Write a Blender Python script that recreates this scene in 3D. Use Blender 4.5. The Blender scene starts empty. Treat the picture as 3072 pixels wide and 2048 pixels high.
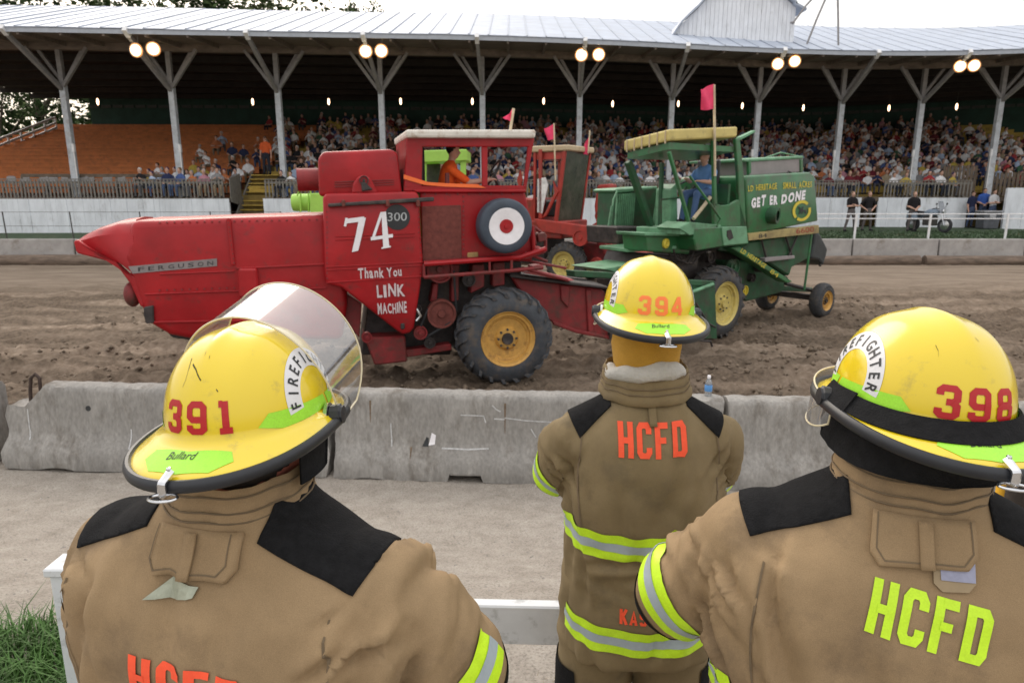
import bpy, bmesh, math, random
import numpy as np
from math import sin, cos, pi, radians, sqrt, exp, atan2
from mathutils import Vector, Matrix, noise
from mathutils.bvhtree import BVHTree

random.seed(7)
SC = bpy.context.scene
COL = SC.collection
V = Vector

# ------------------------------------------------------------------ camera, sky, sun, exposure
CAMZ, PITCH = 2.1, radians(12.5)
cd = bpy.data.cameras.new('camera')
cam = bpy.data.objects.new('camera', cd)
COL.objects.link(cam)
cam.location = (0, 0, CAMZ)
cam.rotation_euler = (radians(90) - PITCH, 0, 0)
cd.sensor_width = 36
cd.lens = 24
cd.clip_start = 0.05
cd.clip_end = 2000
cd.dof.use_dof = True
cd.dof.focus_distance = 1.25
cd.dof.aperture_fstop = 11
SC.camera = cam
W = bpy.data.worlds.new('World')
SC.world = W
W.use_nodes = True
nt = W.node_tree
bg = nt.nodes['Background']
sky = nt.nodes.new('ShaderNodeTexSky')
sky.sky_type = 'NISHITA'
sky.sun_disc = False
sky.sun_elevation = radians(34)
sky.sun_rotation = radians(-25)
sky.air_density = 1.0
sky.dust_density = 4.0
mx = nt.nodes.new('ShaderNodeMix')
mx.data_type = 'RGBA'
mx.inputs['Factor'].default_value = 0.6          # thin cloud over the whole sky: paler and more even than a clear sky
mx.inputs['B'].default_value = (10.5, 10.0, 9.3, 1)
nt.links.new(sky.outputs[0], mx.inputs['A'])
# an overcast sky is about three times as bright overhead as at the horizon, all the way round
wg = nt.nodes.new('ShaderNodeTexCoord'); sx = nt.nodes.new('ShaderNodeSeparateXYZ'); mr_ = nt.nodes.new('ShaderNodeMapRange')
nt.links.new(wg.outputs['Generated'], sx.inputs[0]); nt.links.new(sx.outputs['Z'], mr_.inputs['Value'])
mr_.inputs['From Min'].default_value = 0; mr_.inputs['From Max'].default_value = 1
mr_.inputs['To Min'].default_value = 0.94; mr_.inputs['To Max'].default_value = 1.9
vs_ = nt.nodes.new('ShaderNodeVectorMath'); vs_.operation = 'SCALE'
nt.links.new(mx.outputs['Result'], vs_.inputs[0]); nt.links.new(mr_.outputs[0], vs_.inputs['Scale'])
nt.links.new(vs_.outputs[0], bg.inputs['Color'])
bg.inputs['Strength'].default_value = 0.105
sd = bpy.data.lights.new('sun', 'SUN')
sd.energy = 0.9
sd.angle = radians(40)
sd.color = (1, 0.93, 0.83)
sun = bpy.data.objects.new('sun', sd)
COL.objects.link(sun)
sun.rotation_euler = (radians(-56), 0, radians(25))     # veiled evening sun beyond the stand, a little to the left
SC.view_settings.view_transform = 'Standard'
SC.view_settings.look = 'None'
SC.view_settings.gamma = 1
SC.view_settings.use_curve_mapping = False
SC.view_settings.exposure = 0.3
SC.cycles.max_bounces = 6
SC.cycles.transparent_max_bounces = 12

# ------------------------------------------------------------------ helpers
CT, ST = cos(PITCH), sin(PITCH)


def ray(u, v):
    """direction of the sight line through photograph pixel (u, v) (3072 x 2048)"""
    x, y = (u - 1536) / 2048, (v - 1024) / 2048
    return V((x, CT - y * ST, -ST - y * CT))


def at(u, v, Y):
    d = ray(u, v)
    return d * (Y / d.y) + V((0, 0, CAMZ))


def atz(u, v, z):
    d = ray(u, v)
    return d * ((z - CAMZ) / d.z) + V((0, 0, CAMZ))


def tag(o, label=None, cat=None, group=None, kind=None):
    if label: o['label'] = label
    if cat: o['category'] = cat
    if group: o['group'] = group
    if kind: o['kind'] = kind
    return o


def thing(name, label, cat, loc=(0, 0, 0), rotz=0, group=None):
    o = bpy.data.objects.new(name, None)
    o.empty_display_size = 0.2
    COL.objects.link(o)
    o.location = loc
    o.rotation_euler = (0, 0, rotz)
    return tag(o, label, cat, group)


def link(name, me, parent=None):
    o = bpy.data.objects.new(name, me)
    COL.objects.link(o)
    if parent is not None: o.parent = parent
    return o


def dup(root, loc, rotz=None, label=None, group=None):
    r = root.copy()
    COL.objects.link(r)
    r.location = loc
    if rotz is not None: r.rotation_euler = (0, 0, rotz)
    if label: r['label'] = label
    if group: r['group'] = group
    for ch in list(root.children):
        c = ch.copy(); COL.objects.link(c); c.parent = r
        for g in ch.children:
            d = g.copy(); COL.objects.link(d); d.parent = c
    return r


# ---- materials
MATS = {}


def mat(name, col, rough=0.6, var=0.25, scale=6.0, bump=0.0, bscale=60.0, metal=0.0, dirt=None, dirt_amt=0.0,
        dscale=3.0, spec=0.5, coat=0.0, emit=None, estr=0.0, stretch=None, fine=0.0):
    if name in MATS: return MATS[name]
    m = bpy.data.materials.new(name)
    m.use_nodes = True
    n, l = m.node_tree.nodes, m.node_tree.links
    p = n['Principled BSDF']
    p.inputs['Roughness'].default_value = rough
    p.inputs['Metallic'].default_value = metal
    p.inputs['Specular IOR Level'].default_value = spec
    p.inputs['Coat Weight'].default_value = coat
    p.inputs['Coat Roughness'].default_value = 0.12
    tc = n.new('ShaderNodeTexCoord')
    src = tc.outputs['Object']
    if stretch:
        mp = n.new('ShaderNodeMapping')
        mp.inputs['Scale'].default_value = stretch
        l.new(src, mp.inputs[0]); src = mp.outputs[0]
    nz = n.new('ShaderNodeTexNoise')
    nz.inputs['Scale'].default_value = scale
    nz.inputs['Detail'].default_value = 5
    nz.inputs['Roughness'].default_value = 0.62
    l.new(src, nz.inputs['Vector'])
    rp = n.new('ShaderNodeValToRGB')
    a = tuple(c * (1 - var) for c in col[:3]) + (1,)
    b = tuple(min(1, c * (1 + var)) for c in col[:3]) + (1,)
    rp.color_ramp.elements[0].position = 0.3
    rp.color_ramp.elements[1].position = 0.7
    rp.color_ramp.elements[0].color = a
    rp.color_ramp.elements[1].color = b
    l.new(nz.outputs['Fac'], rp.inputs['Fac'])
    out = rp.outputs['Color']
    if dirt:
        n2 = n.new('ShaderNodeTexNoise')
        n2.inputs['Scale'].default_value = dscale
        n2.inputs['Detail'].default_value = 8
        n2.inputs['Roughness'].default_value = 0.7
        l.new(src, n2.inputs['Vector'])
        r2 = n.new('ShaderNodeValToRGB')
        r2.color_ramp.elements[0].position = 0.62 - 0.3 * dirt_amt
        r2.color_ramp.elements[1].position = 0.8 - 0.2 * dirt_amt
        l.new(n2.outputs['Fac'], r2.inputs['Fac'])
        mm = n.new('ShaderNodeMix'); mm.data_type = 'RGBA'
        l.new(r2.outputs['Color'], mm.inputs['Factor'])
        l.new(out, mm.inputs['A'])
        mm.inputs['B'].default_value = tuple(dirt) + (1,)
        out = mm.outputs['Result']
    if fine:
        n3 = n.new('ShaderNodeTexNoise')
        n3.inputs['Scale'].default_value = bscale
        n3.inputs['Detail'].default_value = 4
        l.new(src, n3.inputs['Vector'])
        mr = n.new('ShaderNodeMapRange')
        mr.inputs['From Min'].default_value = 0.3; mr.inputs['From Max'].default_value = 0.7
        mr.inputs['To Min'].default_value = 1 - fine; mr.inputs['To Max'].default_value = 1 + fine
        l.new(n3.outputs['Fac'], mr.inputs['Value'])
        mv = n.new('ShaderNodeVectorMath'); mv.operation = 'SCALE'
        l.new(out, mv.inputs[0]); l.new(mr.outputs[0], mv.inputs['Scale'])
        out = mv.outputs[0]
    l.new(out, p.inputs['Base Color'])
    if bump:
        nb = n.new('ShaderNodeTexNoise')
        nb.inputs['Scale'].default_value = bscale
        nb.inputs['Detail'].default_value = 4
        l.new(src, nb.inputs['Vector'])
        bp = n.new('ShaderNodeBump')
        bp.inputs['Strength'].default_value = bump
        bp.inputs['Distance'].default_value = 0.02
        l.new(nb.outputs['Fac'], bp.inputs['Height'])
        l.new(bp.outputs['Normal'], p.inputs['Normal'])
    if emit:
        p.inputs['Emission Color'].default_value = tuple(emit) + (1,)
        p.inputs['Emission Strength'].default_value = estr
    MATS[name] = m
    return m


class MB:
    """collects shapes, then links them as one mesh object"""
    def __init__(s):
        s.v, s.f, s.m, s.cur = [], [], [], 0

    def add(s, vs, fs, M=None):
        b = len(s.v)
        s.v += [(M @ V(p)) if M is not None else V(p) for p in vs]
        for f in fs:
            s.f.append([b + i for i in f]); s.m.append(s.cur)
        return s

    def box(s, c, d, M=None, R=None):
        x, y, z = d[0] / 2, d[1] / 2, d[2] / 2
        q = [V((a * x, b * y, e * z)) for a in (-1, 1) for b in (-1, 1) for e in (-1, 1)]
        if R is not None: q = [R @ p for p in q]
        q = [p + V(c) for p in q]
        return s.add(q, [(0, 1, 3, 2), (4, 6, 7, 5), (0, 4, 5, 1), (2, 3, 7, 6), (0, 2, 6, 4), (1, 5, 7, 3)], M)

    def beam(s, a, b, w, h, up=(0, 0, 1)):
        a, b = V(a), V(b)
        d = (b - a).normalized()
        r = d.cross(V(up))
        if r.length < 1e-4: r = d.cross(V((0, 1, 0)))
        r.normalize(); t = r.cross(d)
        q = [p + r * (i * w / 2) + t * (j * h / 2) for p in (a, b) for i in (-1, 1) for j in (-1, 1)]
        return s.add(q, [(0, 1, 3, 2), (4, 6, 7, 5), (0, 4, 5, 1), (2, 3, 7, 6), (0, 2, 6, 4), (1, 5, 7, 3)])

    def tube(s, pts, r, n=8, closed=False, cap=True):
        pts = [V(p) for p in pts]
        N = len(pts)
        rs = r if isinstance(r, (list, tuple)) else [r] * N
        rings = []
        prev = None
        for i, p in enumerate(pts):
            if closed: d = pts[(i + 1) % N] - pts[i - 1]
            else: d = pts[min(i + 1, N - 1)] - pts[max(i - 1, 0)]
            d.normalize()
            if prev is None:
                a = V((0, 0, 1)) if abs(d.z) < 0.9 else V((1, 0, 0))
                x = d.cross(a).normalized()
            else:
                x = (prev - d * prev.dot(d)).normalized()
            prev = x
            y = d.cross(x)
            rings.append([p + (x * cos(2 * pi * k / n) + y * sin(2 * pi * k / n)) * rs[i] for k in range(n)])
        return s.loft(rings, closed, cap)

    def loft(s, rings, closed=False, cap=True, ring_closed=True):
        n = len(rings[0]); N = len(rings)
        vs = [p for r in rings for p in r]
        fs = []
        for i in range(N if closed else N - 1):
            j = (i + 1) % N
            for k in range(n if ring_closed else n - 1):
                l = (k + 1) % n
                fs.append((i * n + k, i * n + l, j * n + l, j * n + k))
        if cap and not closed:
            fs.append(tuple(range(n))[::-1]); fs.append(tuple((N - 1) * n + k for k in range(n)))
        return s.add(vs, fs)

    def lathe(s, prof, c, axis, n=32, cap=True):
        """prof: (along axis, radius)"""
        ax = V(axis).normalized()
        a = V((0, 0, 1)) if abs(ax.z) < 0.9 else V((1, 0, 0))
        x = ax.cross(a).normalized(); y = ax.cross(x)
        rings = [[V(c) + ax * h + (x * cos(2 * pi * k / n) + y * sin(2 * pi * k / n)) * max(r, 1e-4) for k in range(n)] for h, r in prof]
        return s.loft(rings, False, cap)

    def prism(s, poly, off):
        """poly: 3-D points of a flat outline, pushed along the vector off"""
        n = len(poly)
        poly = [V(p) for p in poly]
        q = poly + [p + V(off) for p in poly]
        fs = [tuple(range(n)), tuple(range(2 * n - 1, n - 1, -1))]
        for k in range(n):
            l = (k + 1) % n
            fs.append((k, k + n, l + n, l))
        return s.add(q, fs)

    def mesh(s, name, mats, smooth=False, bevel=0, seg=1, ang=None):
        me = bpy.data.meshes.new(name)
        me.from_pydata([tuple(p) for p in s.v], [], s.f)
        mats = mats if isinstance(mats, (list, tuple)) else [mats]
        for m in mats: me.materials.append(m)
        me.polygons.foreach_set('material_index', s.m)
        bm = bmesh.new(); bm.from_mesh(me)
        bmesh.ops.delete(bm, geom=[v for v in bm.verts if not v.link_faces], context='VERTS')
        bmesh.ops.recalc_face_normals(bm, faces=bm.faces)
        if bevel:
            es = [e for e in bm.edges if len(e.link_faces) == 2 and e.calc_face_angle(0) > 0.5]
            bmesh.ops.bevel(bm, geom=es, offset=bevel, segments=seg, affect='EDGES', profile=0.5, clamp_overlap=True)
        for f in bm.faces: f.smooth = bool(smooth)
        if smooth:
            for e in bm.edges:
                if len(e.link_faces) == 2 and e.calc_face_angle(0) > (ang or 0.7): e.smooth = False
        bm.to_mesh(me); bm.free()
        return me

    def build(s, name, mats, parent=None, **k):
        return link(name, s.mesh(name, mats, **k), parent)


def remesh(mb, voxel, smooth=4, fac=0.5):
    """fuses the overlapping closed shapes of an MB into one skin; returns (verts, faces)"""
    me = mb.mesh('tmp', [])
    o = bpy.data.objects.new('tmp', me); COL.objects.link(o)
    r = o.modifiers.new('r', 'REMESH'); r.mode = 'VOXEL'; r.voxel_size = voxel
    if smooth:
        q = o.modifiers.new('s', 'SMOOTH'); q.iterations = smooth; q.factor = fac
    dg = bpy.context.evaluated_depsgraph_get()
    ev = o.evaluated_get(dg)
    m2 = bpy.data.meshes.new_from_object(ev)
    vs = [v.co.copy() for v in m2.vertices]
    fs = [tuple(p.vertices) for p in m2.polygons]
    bpy.data.objects.remove(o); bpy.data.meshes.remove(me); bpy.data.meshes.remove(m2)
    return vs, fs


def raw_mesh(name, vs, fs, mats, mi=None, smooth=True):
    me = bpy.data.meshes.new(name)
    me.from_pydata([tuple(p) for p in vs], [], fs)
    for m in (mats if isinstance(mats, (list, tuple)) else [mats]): me.materials.append(m)
    if mi is not None: me.polygons.foreach_set('material_index', mi)
    if smooth: me.polygons.foreach_set('use_smooth', [True] * len(me.polygons))
    me.update()
    return me


def capsule(mb, a, b, ra, rb, n=14, sq=(1, 1), fw=None):
    """tapered limb with round ends; sq squeezes the section, fw = direction of its second axis"""
    a, b = V(a), V(b)
    d = (b - a); L = d.length; d.normalize()
    f = V(fw) if fw is not None else (V((0, 1, 0)) if abs(d.y) < 0.9 else V((0, 0, 1)))
    x = d.cross(f).normalized(); y = x.cross(d)
    rings = []
    for t in (-0.999, -0.8, -0.5, -0.2, 0):
        rings.append((a + d * (t * ra), ra * sqrt(max(0.001, 1 - t * t))))
    rings.append((a.lerp(b, 0.5), (ra + rb) / 2))
    for t in (0, 0.2, 0.5, 0.8, 0.999):
        rings.append((b + d * (t * rb), rb * sqrt(max(0.001, 1 - t * t))))
    mb.loft([[c + (x * (cos(2 * pi * k / n) * sq[0]) + y * (sin(2 * pi * k / n) * sq[1])) * r for k in range(n)] for c, r in rings])


def ellipsoid(mb, c, r, n=16, R=None):
    rings = []
    for i in range(1, 12):
        t = pi * i / 12
        ring = [V((r[0] * sin(t) * cos(2 * pi * k / n), r[1] * sin(t) * sin(2 * pi * k / n), -r[2] * cos(t))) for k in range(n)]
        if R is not None: ring = [R @ p for p in ring]
        rings.append([p + V(c) for p in ring])
    mb.loft(rings)


# ---- flat lettering
FONT_CACHE = {}


def text_tris(txt, bold=0):
    """triangles of a word in the built-in font, lower-left at 0, cap height about 0.7"""
    if (txt, bold) in FONT_CACHE: return FONT_CACHE[(txt, bold)]
    cu = bpy.data.curves.new('t', 'FONT'); cu.body = txt; cu.resolution_u = 3; cu.offset = bold
    o = bpy.data.objects.new('t', cu); COL.objects.link(o)
    dg = bpy.context.evaluated_depsgraph_get()
    me = bpy.data.meshes.new_from_object(o.evaluated_get(dg))
    vs = [(v.co.x, v.co.y) for v in me.vertices]; fs = [tuple(p.vertices) for p in me.polygons]
    bpy.data.objects.remove(o); bpy.data.meshes.remove(me); bpy.data.curves.remove(cu)
    x0 = min(p[0] for p in vs); x1 = max(p[0] for p in vs); y0 = min(p[1] for p in vs); y1 = max(p[1] for p in vs)
    vs = [((x - x0) / (x1 - x0), (y - y0) / (y1 - y0)) for x, y in vs]
    FONT_CACHE[(txt, bold)] = (vs, fs, (x1 - x0) / (y1 - y0))
    return FONT_CACHE[(txt, bold)]


def refine(vs, fs, step):
    """cuts flat 2-D faces along a grid so that they can be laid on a curved surface"""
    bm = bmesh.new()
    bv = [bm.verts.new((x, y, 0)) for x, y in vs]
    for f in fs:
        try: bm.faces.new([bv[i] for i in f])
        except ValueError: pass
    for ax in (0, 1):
        lo = min(p[ax] for p in vs); hi = max(p[ax] for p in vs)
        k = lo + step
        while k < hi:
            co = V((k, 0, 0)) if ax == 0 else V((0, k, 0)); no = V((1, 0, 0)) if ax == 0 else V((0, 1, 0))
            bmesh.ops.bisect_plane(bm, geom=bm.verts[:] + bm.edges[:] + bm.faces[:], plane_co=co, plane_no=no)
            k += step
    bm.verts.index_update()
    r = [(v.co.x, v.co.y) for v in bm.verts], [tuple(v.index for v in f.verts) for f in bm.faces]
    bm.free()
    return r


def stroke(pts, w, closed=False):
    """a letter stroke of width w as a mitred strip of quads"""
    P = [V((p[0], p[1])) for p in pts]; N = len(P)
    vs, fs = [], []
    for i in range(N):
        d0 = (P[i] - P[i - 1]) if (i > 0 or closed) else (P[1] - P[0])
        d1 = (P[(i + 1) % N] - P[i]) if (i < N - 1 or closed) else (P[-1] - P[-2])
        d0.normalize(); d1.normalize()
        n0 = V((-d0.y, d0.x)); n1 = V((-d1.y, d1.x))
        m = (n0 + n1)
        m = m / max(0.5, m.dot(n0)) if m.length > 1e-3 else n0
        vs += [tuple(P[i] + m * (w / 2)), tuple(P[i] - m * (w / 2))]
    for i in range(N if closed else N - 1):
        j = (i + 1) % N
        fs.append((2 * i, 2 * i + 1, 2 * j + 1, 2 * j))
    return vs, fs


c_ = 0.62
GLYPH = {  # block letters on a 4 x 6 grid, stroke centre lines
    'H': [([(.5, 0), (.5, 6)], 0), ([(3.5, 0), (3.5, 6)], 0), ([(1, 3), (3, 3)], 0)],
    'C': [([(3.5, 4.1), (3.5, 4.9), (2.9, 5.5), (1.1, 5.5), (.5, 4.9), (.5, 1.1), (1.1, .5), (2.9, .5), (3.5, 1.1), (3.5, 1.9)], 0)],
    'F': [([(.5, 0), (.5, 6)], 0), ([(1, 5.5), (3.9, 5.5)], 0), ([(1, 3.1), (3.2, 3.1)], 0)],
    'D': [([(.5, .5), (.5, 5.5), (2.9, 5.5), (3.5, 4.9), (3.5, 1.1), (2.9, .5)], 1)],
    'K': [([(.5, 0), (.5, 6)], 0), ([(1, 2.6), (3.5, 6)], 0), ([(1.5, 3.3), (3.6, 0)], 0)],
    'A': [([(.4, 0), (2, 5.6), (3.6, 0)], 0), ([(1.2, 1.7), (2.8, 1.7)], 0)],
    'S': [([(3.5, 4.6), (2.9, 5.5), (1.1, 5.5), (.5, 4.9), (.5, 3.6), (1.1, 3.1), (2.9, 2.9), (3.5, 2.3), (3.5, 1.1), (2.9, .5), (1.1, .5), (.5, 1.4)], 0)],
    '3': [([(.6, 4.2), (.6, 5.0), (1.1, 5.5), (2.9, 5.5), (3.4, 5.0), (3.4, 3.6), (2.8, 3.05), (1.7, 3.05)], 0),
          ([(2.75, 3.0), (3.4, 2.4), (3.4, 1.0), (2.9, .5), (1.1, .5), (.6, 1.0), (.6, 1.8)], 0)],
    '9': [([(3.4, 3.2), (3.4, 4.9), (2.8, 5.5), (1.2, 5.5), (.6, 4.9), (.6, 3.3), (1.2, 2.7), (3.4, 2.7)], 0),
          ([(3.4, 3.3), (3.4, 1.0), (2.8, .5), (1.2, .5), (.6, 1.0), (.6, 1.7)], 0)],
    '1': [([(2.0, 5.9), (2.0, .6)], 0), ([(.9, 5.45), (1.6, 5.45)], 0), ([(.9, .45), (3.1, .45)], 0)],
    '4': [([(3.0, 0), (3.0, 6)], 0), ([(2.7, 5.6), (.6, 2.1), (.6, 1.7), (3.9, 1.7)], 0)],
    '8': [([(.7, 3.6), (.7, 5.0), (1.2, 5.5), (2.8, 5.5), (3.3, 5.0), (3.3, 3.6), (2.8, 3.1), (1.2, 3.1)], 1),
          ([(.6, 2.4), (1.1, 2.9), (2.9, 2.9), (3.4, 2.4), (3.4, 1.0), (2.9, .5), (1.1, .5), (.6, 1.0)], 1)],
}


def glyph_word(word, gap=1.3, w=1.05, sq=1.0):
    """list of (verts, faces) per stroke; cap height 6; sq narrows the letters but not their strokes"""
    out = []; x = 0
    for ch in word:
        for k, (pts, cl) in enumerate(GLYPH[ch]):
            vs, fs = stroke([(x + .5 + (a - .5) * sq, b) for a, b in pts], w, cl)
            out.append((vs, fs, k))
        x += 1 + 3 * sq + gap
    return out, x - gap


def lay(bvh, items, fn, step, off):
    """items: (verts2d, faces) lists; fn maps (x, y) to (ray origin, ray direction); lays them on the surface"""
    mb = MB()
    for k, it in enumerate(items):
        vs, fs = refine(it[0], it[1], step)
        lift = off + (it[2] if len(it) > 2 else 0) * 0.0004
        q, ok = [], []
        for x, y in vs:
            o, d = fn(x, y)
            h = bvh.ray_cast(o, d)
            ok.append(h[0] is not None)
            q.append(h[0] - d.normalized() * lift if h[0] is not None else o)
        mb.add(q, [f for f in fs if all(ok[i] for i in f)])
    return mb


def flat(items, o, ax, ay):
    mb = MB()
    o, ax, ay = V(o), V(ax), V(ay)
    nrm = ax.cross(ay).normalized()
    for it in items:
        lift = (it[2] if len(it) > 2 else 0) * 0.0006
        mb.add([o + ax * x + ay * y + nrm * lift for x, y in it[0]], it[1])
    return mb


def word_items(txt, w, h, x=0, y=0, slant=0, wob=0):
    vs, fs, asp = text_tris(txt)
    return [([(x + px * w + slant * py * h, y + py * h) for px, py in vs], fs)]


def hand_items(txt, seed=0, bold=.035, jit=.07):
    """brush lettering in a unit box: every letter a little different in size, tilt and height"""
    r = random.Random(seed); out = []; W_ = []
    for ch in txt:
        if ch == ' ': W_.append((None, .45)); continue
        vs, fs, asp = text_tris(ch, bold); h = 1 if (ch.isupper() or ch in 'hkldtb') else .72
        W_.append(((vs, fs, h), max(.28, min(.95, asp * h * .8))))
    tot = sum(w for _, w in W_) + .14 * (len(W_) - 1); x = 0
    for g, w in W_:
        if g:
            vs, fs, h = g; t = r.uniform(-jit, jit); dy = r.uniform(-jit, jit) * .6; k = h * r.uniform(1 - jit, 1 + jit)
            out.append(([((x + px * w + t * py * .6) / tot, py * k + dy) for px, py in vs], fs))
        x += w + .14
    return out

# ------------------------------------------------------------------ materials of the place
M_dirt = None


def ground_material():
    m = bpy.data.materials.new('earth'); m.use_nodes = True
    n, l = m.node_tree.nodes, m.node_tree.links
    p = n['Principled BSDF']; p.inputs['Roughness'].default_value = 0.95; p.inputs['Specular IOR Level'].default_value = 0.15
    tc = n.new('ShaderNodeTexCoord')

    def noise_(scale, detail=6, rough=.65, stretch=None):
        z = n.new('ShaderNodeTexNoise'); z.inputs['Scale'].default_value = scale; z.inputs['Detail'].default_value = detail
        z.inputs['Roughness'].default_value = rough
        if stretch:
            mp = n.new('ShaderNodeMapping'); mp.inputs['Scale'].default_value = stretch
            l.new(tc.outputs['Object'], mp.inputs[0]); l.new(mp.outputs[0], z.inputs['Vector'])
        else: l.new(tc.outputs['Object'], z.inputs['Vector'])
        return z.outputs['Fac']

    def ramp(f, stops):
        r = n.new('ShaderNodeValToRGB')
        while len(r.color_ramp.elements) < len(stops): r.color_ramp.elements.new(0.5)
        for e, (ps, c) in zip(r.color_ramp.elements, stops): e.position = ps; e.color = tuple(c) + (1,)
        l.new(f, r.inputs['Fac']); return r.outputs['Color']

    def mixc(f, a, b):
        q = n.new('ShaderNodeMix'); q.data_type = 'RGBA'
        l.new(f, q.inputs['Factor']); l.new(a, q.inputs['A']); l.new(b, q.inputs['B']); return q.outputs['Result']
    # arena earth: pale dry crust, dark damp clods, streaks dragged along the track
    dry = ramp(noise_(9, 8), [(.3, (.145, .108, .078)), (.5, (.25, .192, .145)), (.72, (.34, .275, .215))])
    wet = ramp(noise_(14, 8), [(.3, (.062, .046, .033)), (.7, (.185, .14, .103))])
    streak = ramp(noise_(1.0, 7, .6, (.22, 1.5, 1)), [(.36, (0, 0, 0)), (.56, (1, 1, 1))])
    arena = mixc(streak, dry, wet)
    # pale stone dust of the lane
    grav = ramp(noise_(5, 9, .75), [(.3, (.265, .235, .20)), (.5, (.35, .315, .275)), (.7, (.42, .385, .34))])
    spk = ramp(noise_(70, 5, .7), [(.34, (.62, .6, .58)), (.5, (1, 1, 1)), (.68, (1.14, 1.12, 1.1))])
    mu = n.new('ShaderNodeVectorMath'); mu.operation = 'MULTIPLY'; l.new(grav, mu.inputs[0]); l.new(spk, mu.inputs[1])
    # where the lane ends: y about 5
    sp = n.new('ShaderNodeSeparateXYZ'); l.new(tc.outputs['Object'], sp.inputs[0])
    ad = n.new('ShaderNodeMath'); ad.operation = 'ADD'; l.new(sp.outputs['Y'], ad.inputs[0]); l.new(noise_(2.2, 5), ad.inputs[1])
    mr = n.new('ShaderNodeMapRange'); mr.inputs['From Min'].default_value = 6.9; mr.inputs['From Max'].default_value = 7.6
    l.new(ad.outputs[0], mr.inputs['Value'])
    c = mixc(mr.outputs[0], mu.outputs[0], arena)
    # far strip of the track beside the wall is smooth and paler
    m2 = n.new('ShaderNodeMapRange'); m2.inputs['From Min'].default_value = 18.5; m2.inputs['From Max'].default_value = 21.5
    l.new(ad.outputs[0], m2.inputs['Value'])
    far = ramp(noise_(2.0, 8, .65, (.3, 1.6, 1)), [(.3, (.17, .13, .098)), (.55, (.27, .215, .165)), (.75, (.33, .27, .215))])
    c = mixc(m2.outputs[0], c, far)
    l.new(c, p.inputs['Base Color'])
    b = n.new('ShaderNodeBump'); b.inputs['Strength'].default_value = .75; b.inputs['Distance'].default_value = .03
    l.new(noise_(26, 7, .7), b.inputs['Height']); l.new(b.outputs[0], p.inputs['Normal'])
    return m


def ground_base(y):
    return float(np.interp(y, [-100, 2.9, 3.5, 4.6, 5.7, 7.6, 26.5, 27, 29, 400], [0, 0, -.14, -.46, -.6, -.66, -.66, -.8, -.9, -1.2]))


RUTS = [(8.6, .5, .31, 0, .11), (9.5, -.35, .27, 2, .09), (10.6, .6, .22, 1, .12), (11.9, .4, .3, 4, .10), (13.2, -.7, .2, 3, .11), (14.6, .5, .25, 5, .09), (16.2, .6, .2, 2.5, .08), (8.1, .3, .5, 5, .08), (12.5, 1.1, .16, .7, .1)]


def ground_z(x, y):
    z = ground_base(y)
    if abs(x) > 45 or y < -3 or y > 27.5: return z
    w = min(1, max(0, (y - 6.7) / .9)) * min(1, max(0, (21.5 - y) / 3)) 
    if w > 0:
        a = noise.noise((x * .35, y * 1.3, 3)) * .10 + noise.noise((x * 1.1, y * 2.4, 7)) * .07
        c = abs(noise.noise((x * 2.6, y * 3.4, 1))) * .12 + noise.noise((x * 6.5, y * 7.5, 5)) * .075
        k = .45 + .55 * (noise.noise((x * .3, y * .5, 11)) * .5 + .5)
        z += w * (a + c * k * 1.6)
        for y0, am, fr, ph, dp in RUTS:        # wheel ruts with the earth thrown up beside them
            s = (y - y0 - am * sin(fr * x + ph)) * (1 + .15 * sin(x * 1.7 + ph)); g = .6 + .8 * noise.noise((x * .6, y0, 9))
            if abs(s) < 1.2: z += w * dp * g * (-exp(-(s / .2) ** 2) + .8 * exp(-((abs(s) - .36) / .14) ** 2))
        z += w * .16 * exp(-((y - 7.7 - .3 * noise.noise((x * .5, 0, 2))) / .45) ** 2) * (x < -1.5 or x > 2.2)
    else:
        z += .012 * noise.noise((x * 2, y * 2, 0)) + .012 * noise.noise((x * 9, y * 9, 4))
    return z


def axis_steps(parts):
    r = []
    for a, b, s in parts:
        r += list(np.arange(a, b, s))
    return r + [parts[-1][1]]


def build_ground():
    xs = axis_steps([(-400, -60, 60), (-60, -22, 4), (-22, -9, .32), (-9, 9, .085), (9, 20, .2), (20, 60, 4), (60, 400, 60)])
    ys = axis_steps([(-100, -4, 12), (-4, 0, .4), (0, 5.2, .09), (5.2, 14, .085), (14, 22, .16), (22, 28, .5), (28, 100, 8), (100, 600, 100)])
    vs = [(x, y, ground_z(x, y)) for y in ys for x in xs]
    n = len(xs)
    fs = [(j * n + i, j * n + i + 1, (j + 1) * n + i + 1, (j + 1) * n + i) for j in range(len(ys) - 1) for i in range(n - 1)]
    o = link('ground', raw_mesh('ground', vs, fs, ground_material()))
    return tag(o, kind='structure')


build_ground()

M_white = mat('white_boards', (.76, .79, .84), .7, .12, 3, dirt=(.42, .42, .42), dirt_amt=.15, dscale=2, stretch=(1, 1, .4))
M_roof = mat('painted_tin', (.40, .45, .54), .55, .12, 1.2, dirt=(.36, .38, .42), dirt_amt=.25, dscale=1.5)
M_seam = mat('tin_seam', (.37, .41, .48), .6, .1)
M_fascia = mat('eave_board', (.38, .41, .46), .7, .1)
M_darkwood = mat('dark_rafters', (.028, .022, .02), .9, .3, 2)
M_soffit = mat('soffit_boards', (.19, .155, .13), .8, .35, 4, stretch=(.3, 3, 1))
M_post = mat('post_paint', (.5, .53, .57), .6, .2, 3, dirt=(.3, .28, .27), dirt_amt=.35, dscale=5)
M_brace = mat('brace_timber', (.27, .26, .26), .75, .2, 5)
M_green = mat('green_wall', (.022, .06, .045), .8, .3, 1.5)
M_orange = mat('orange_seat_paint', (.60, .19, .055), .7, .2, 2, dirt=(.3, .1, .04), dirt_amt=.3)
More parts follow.
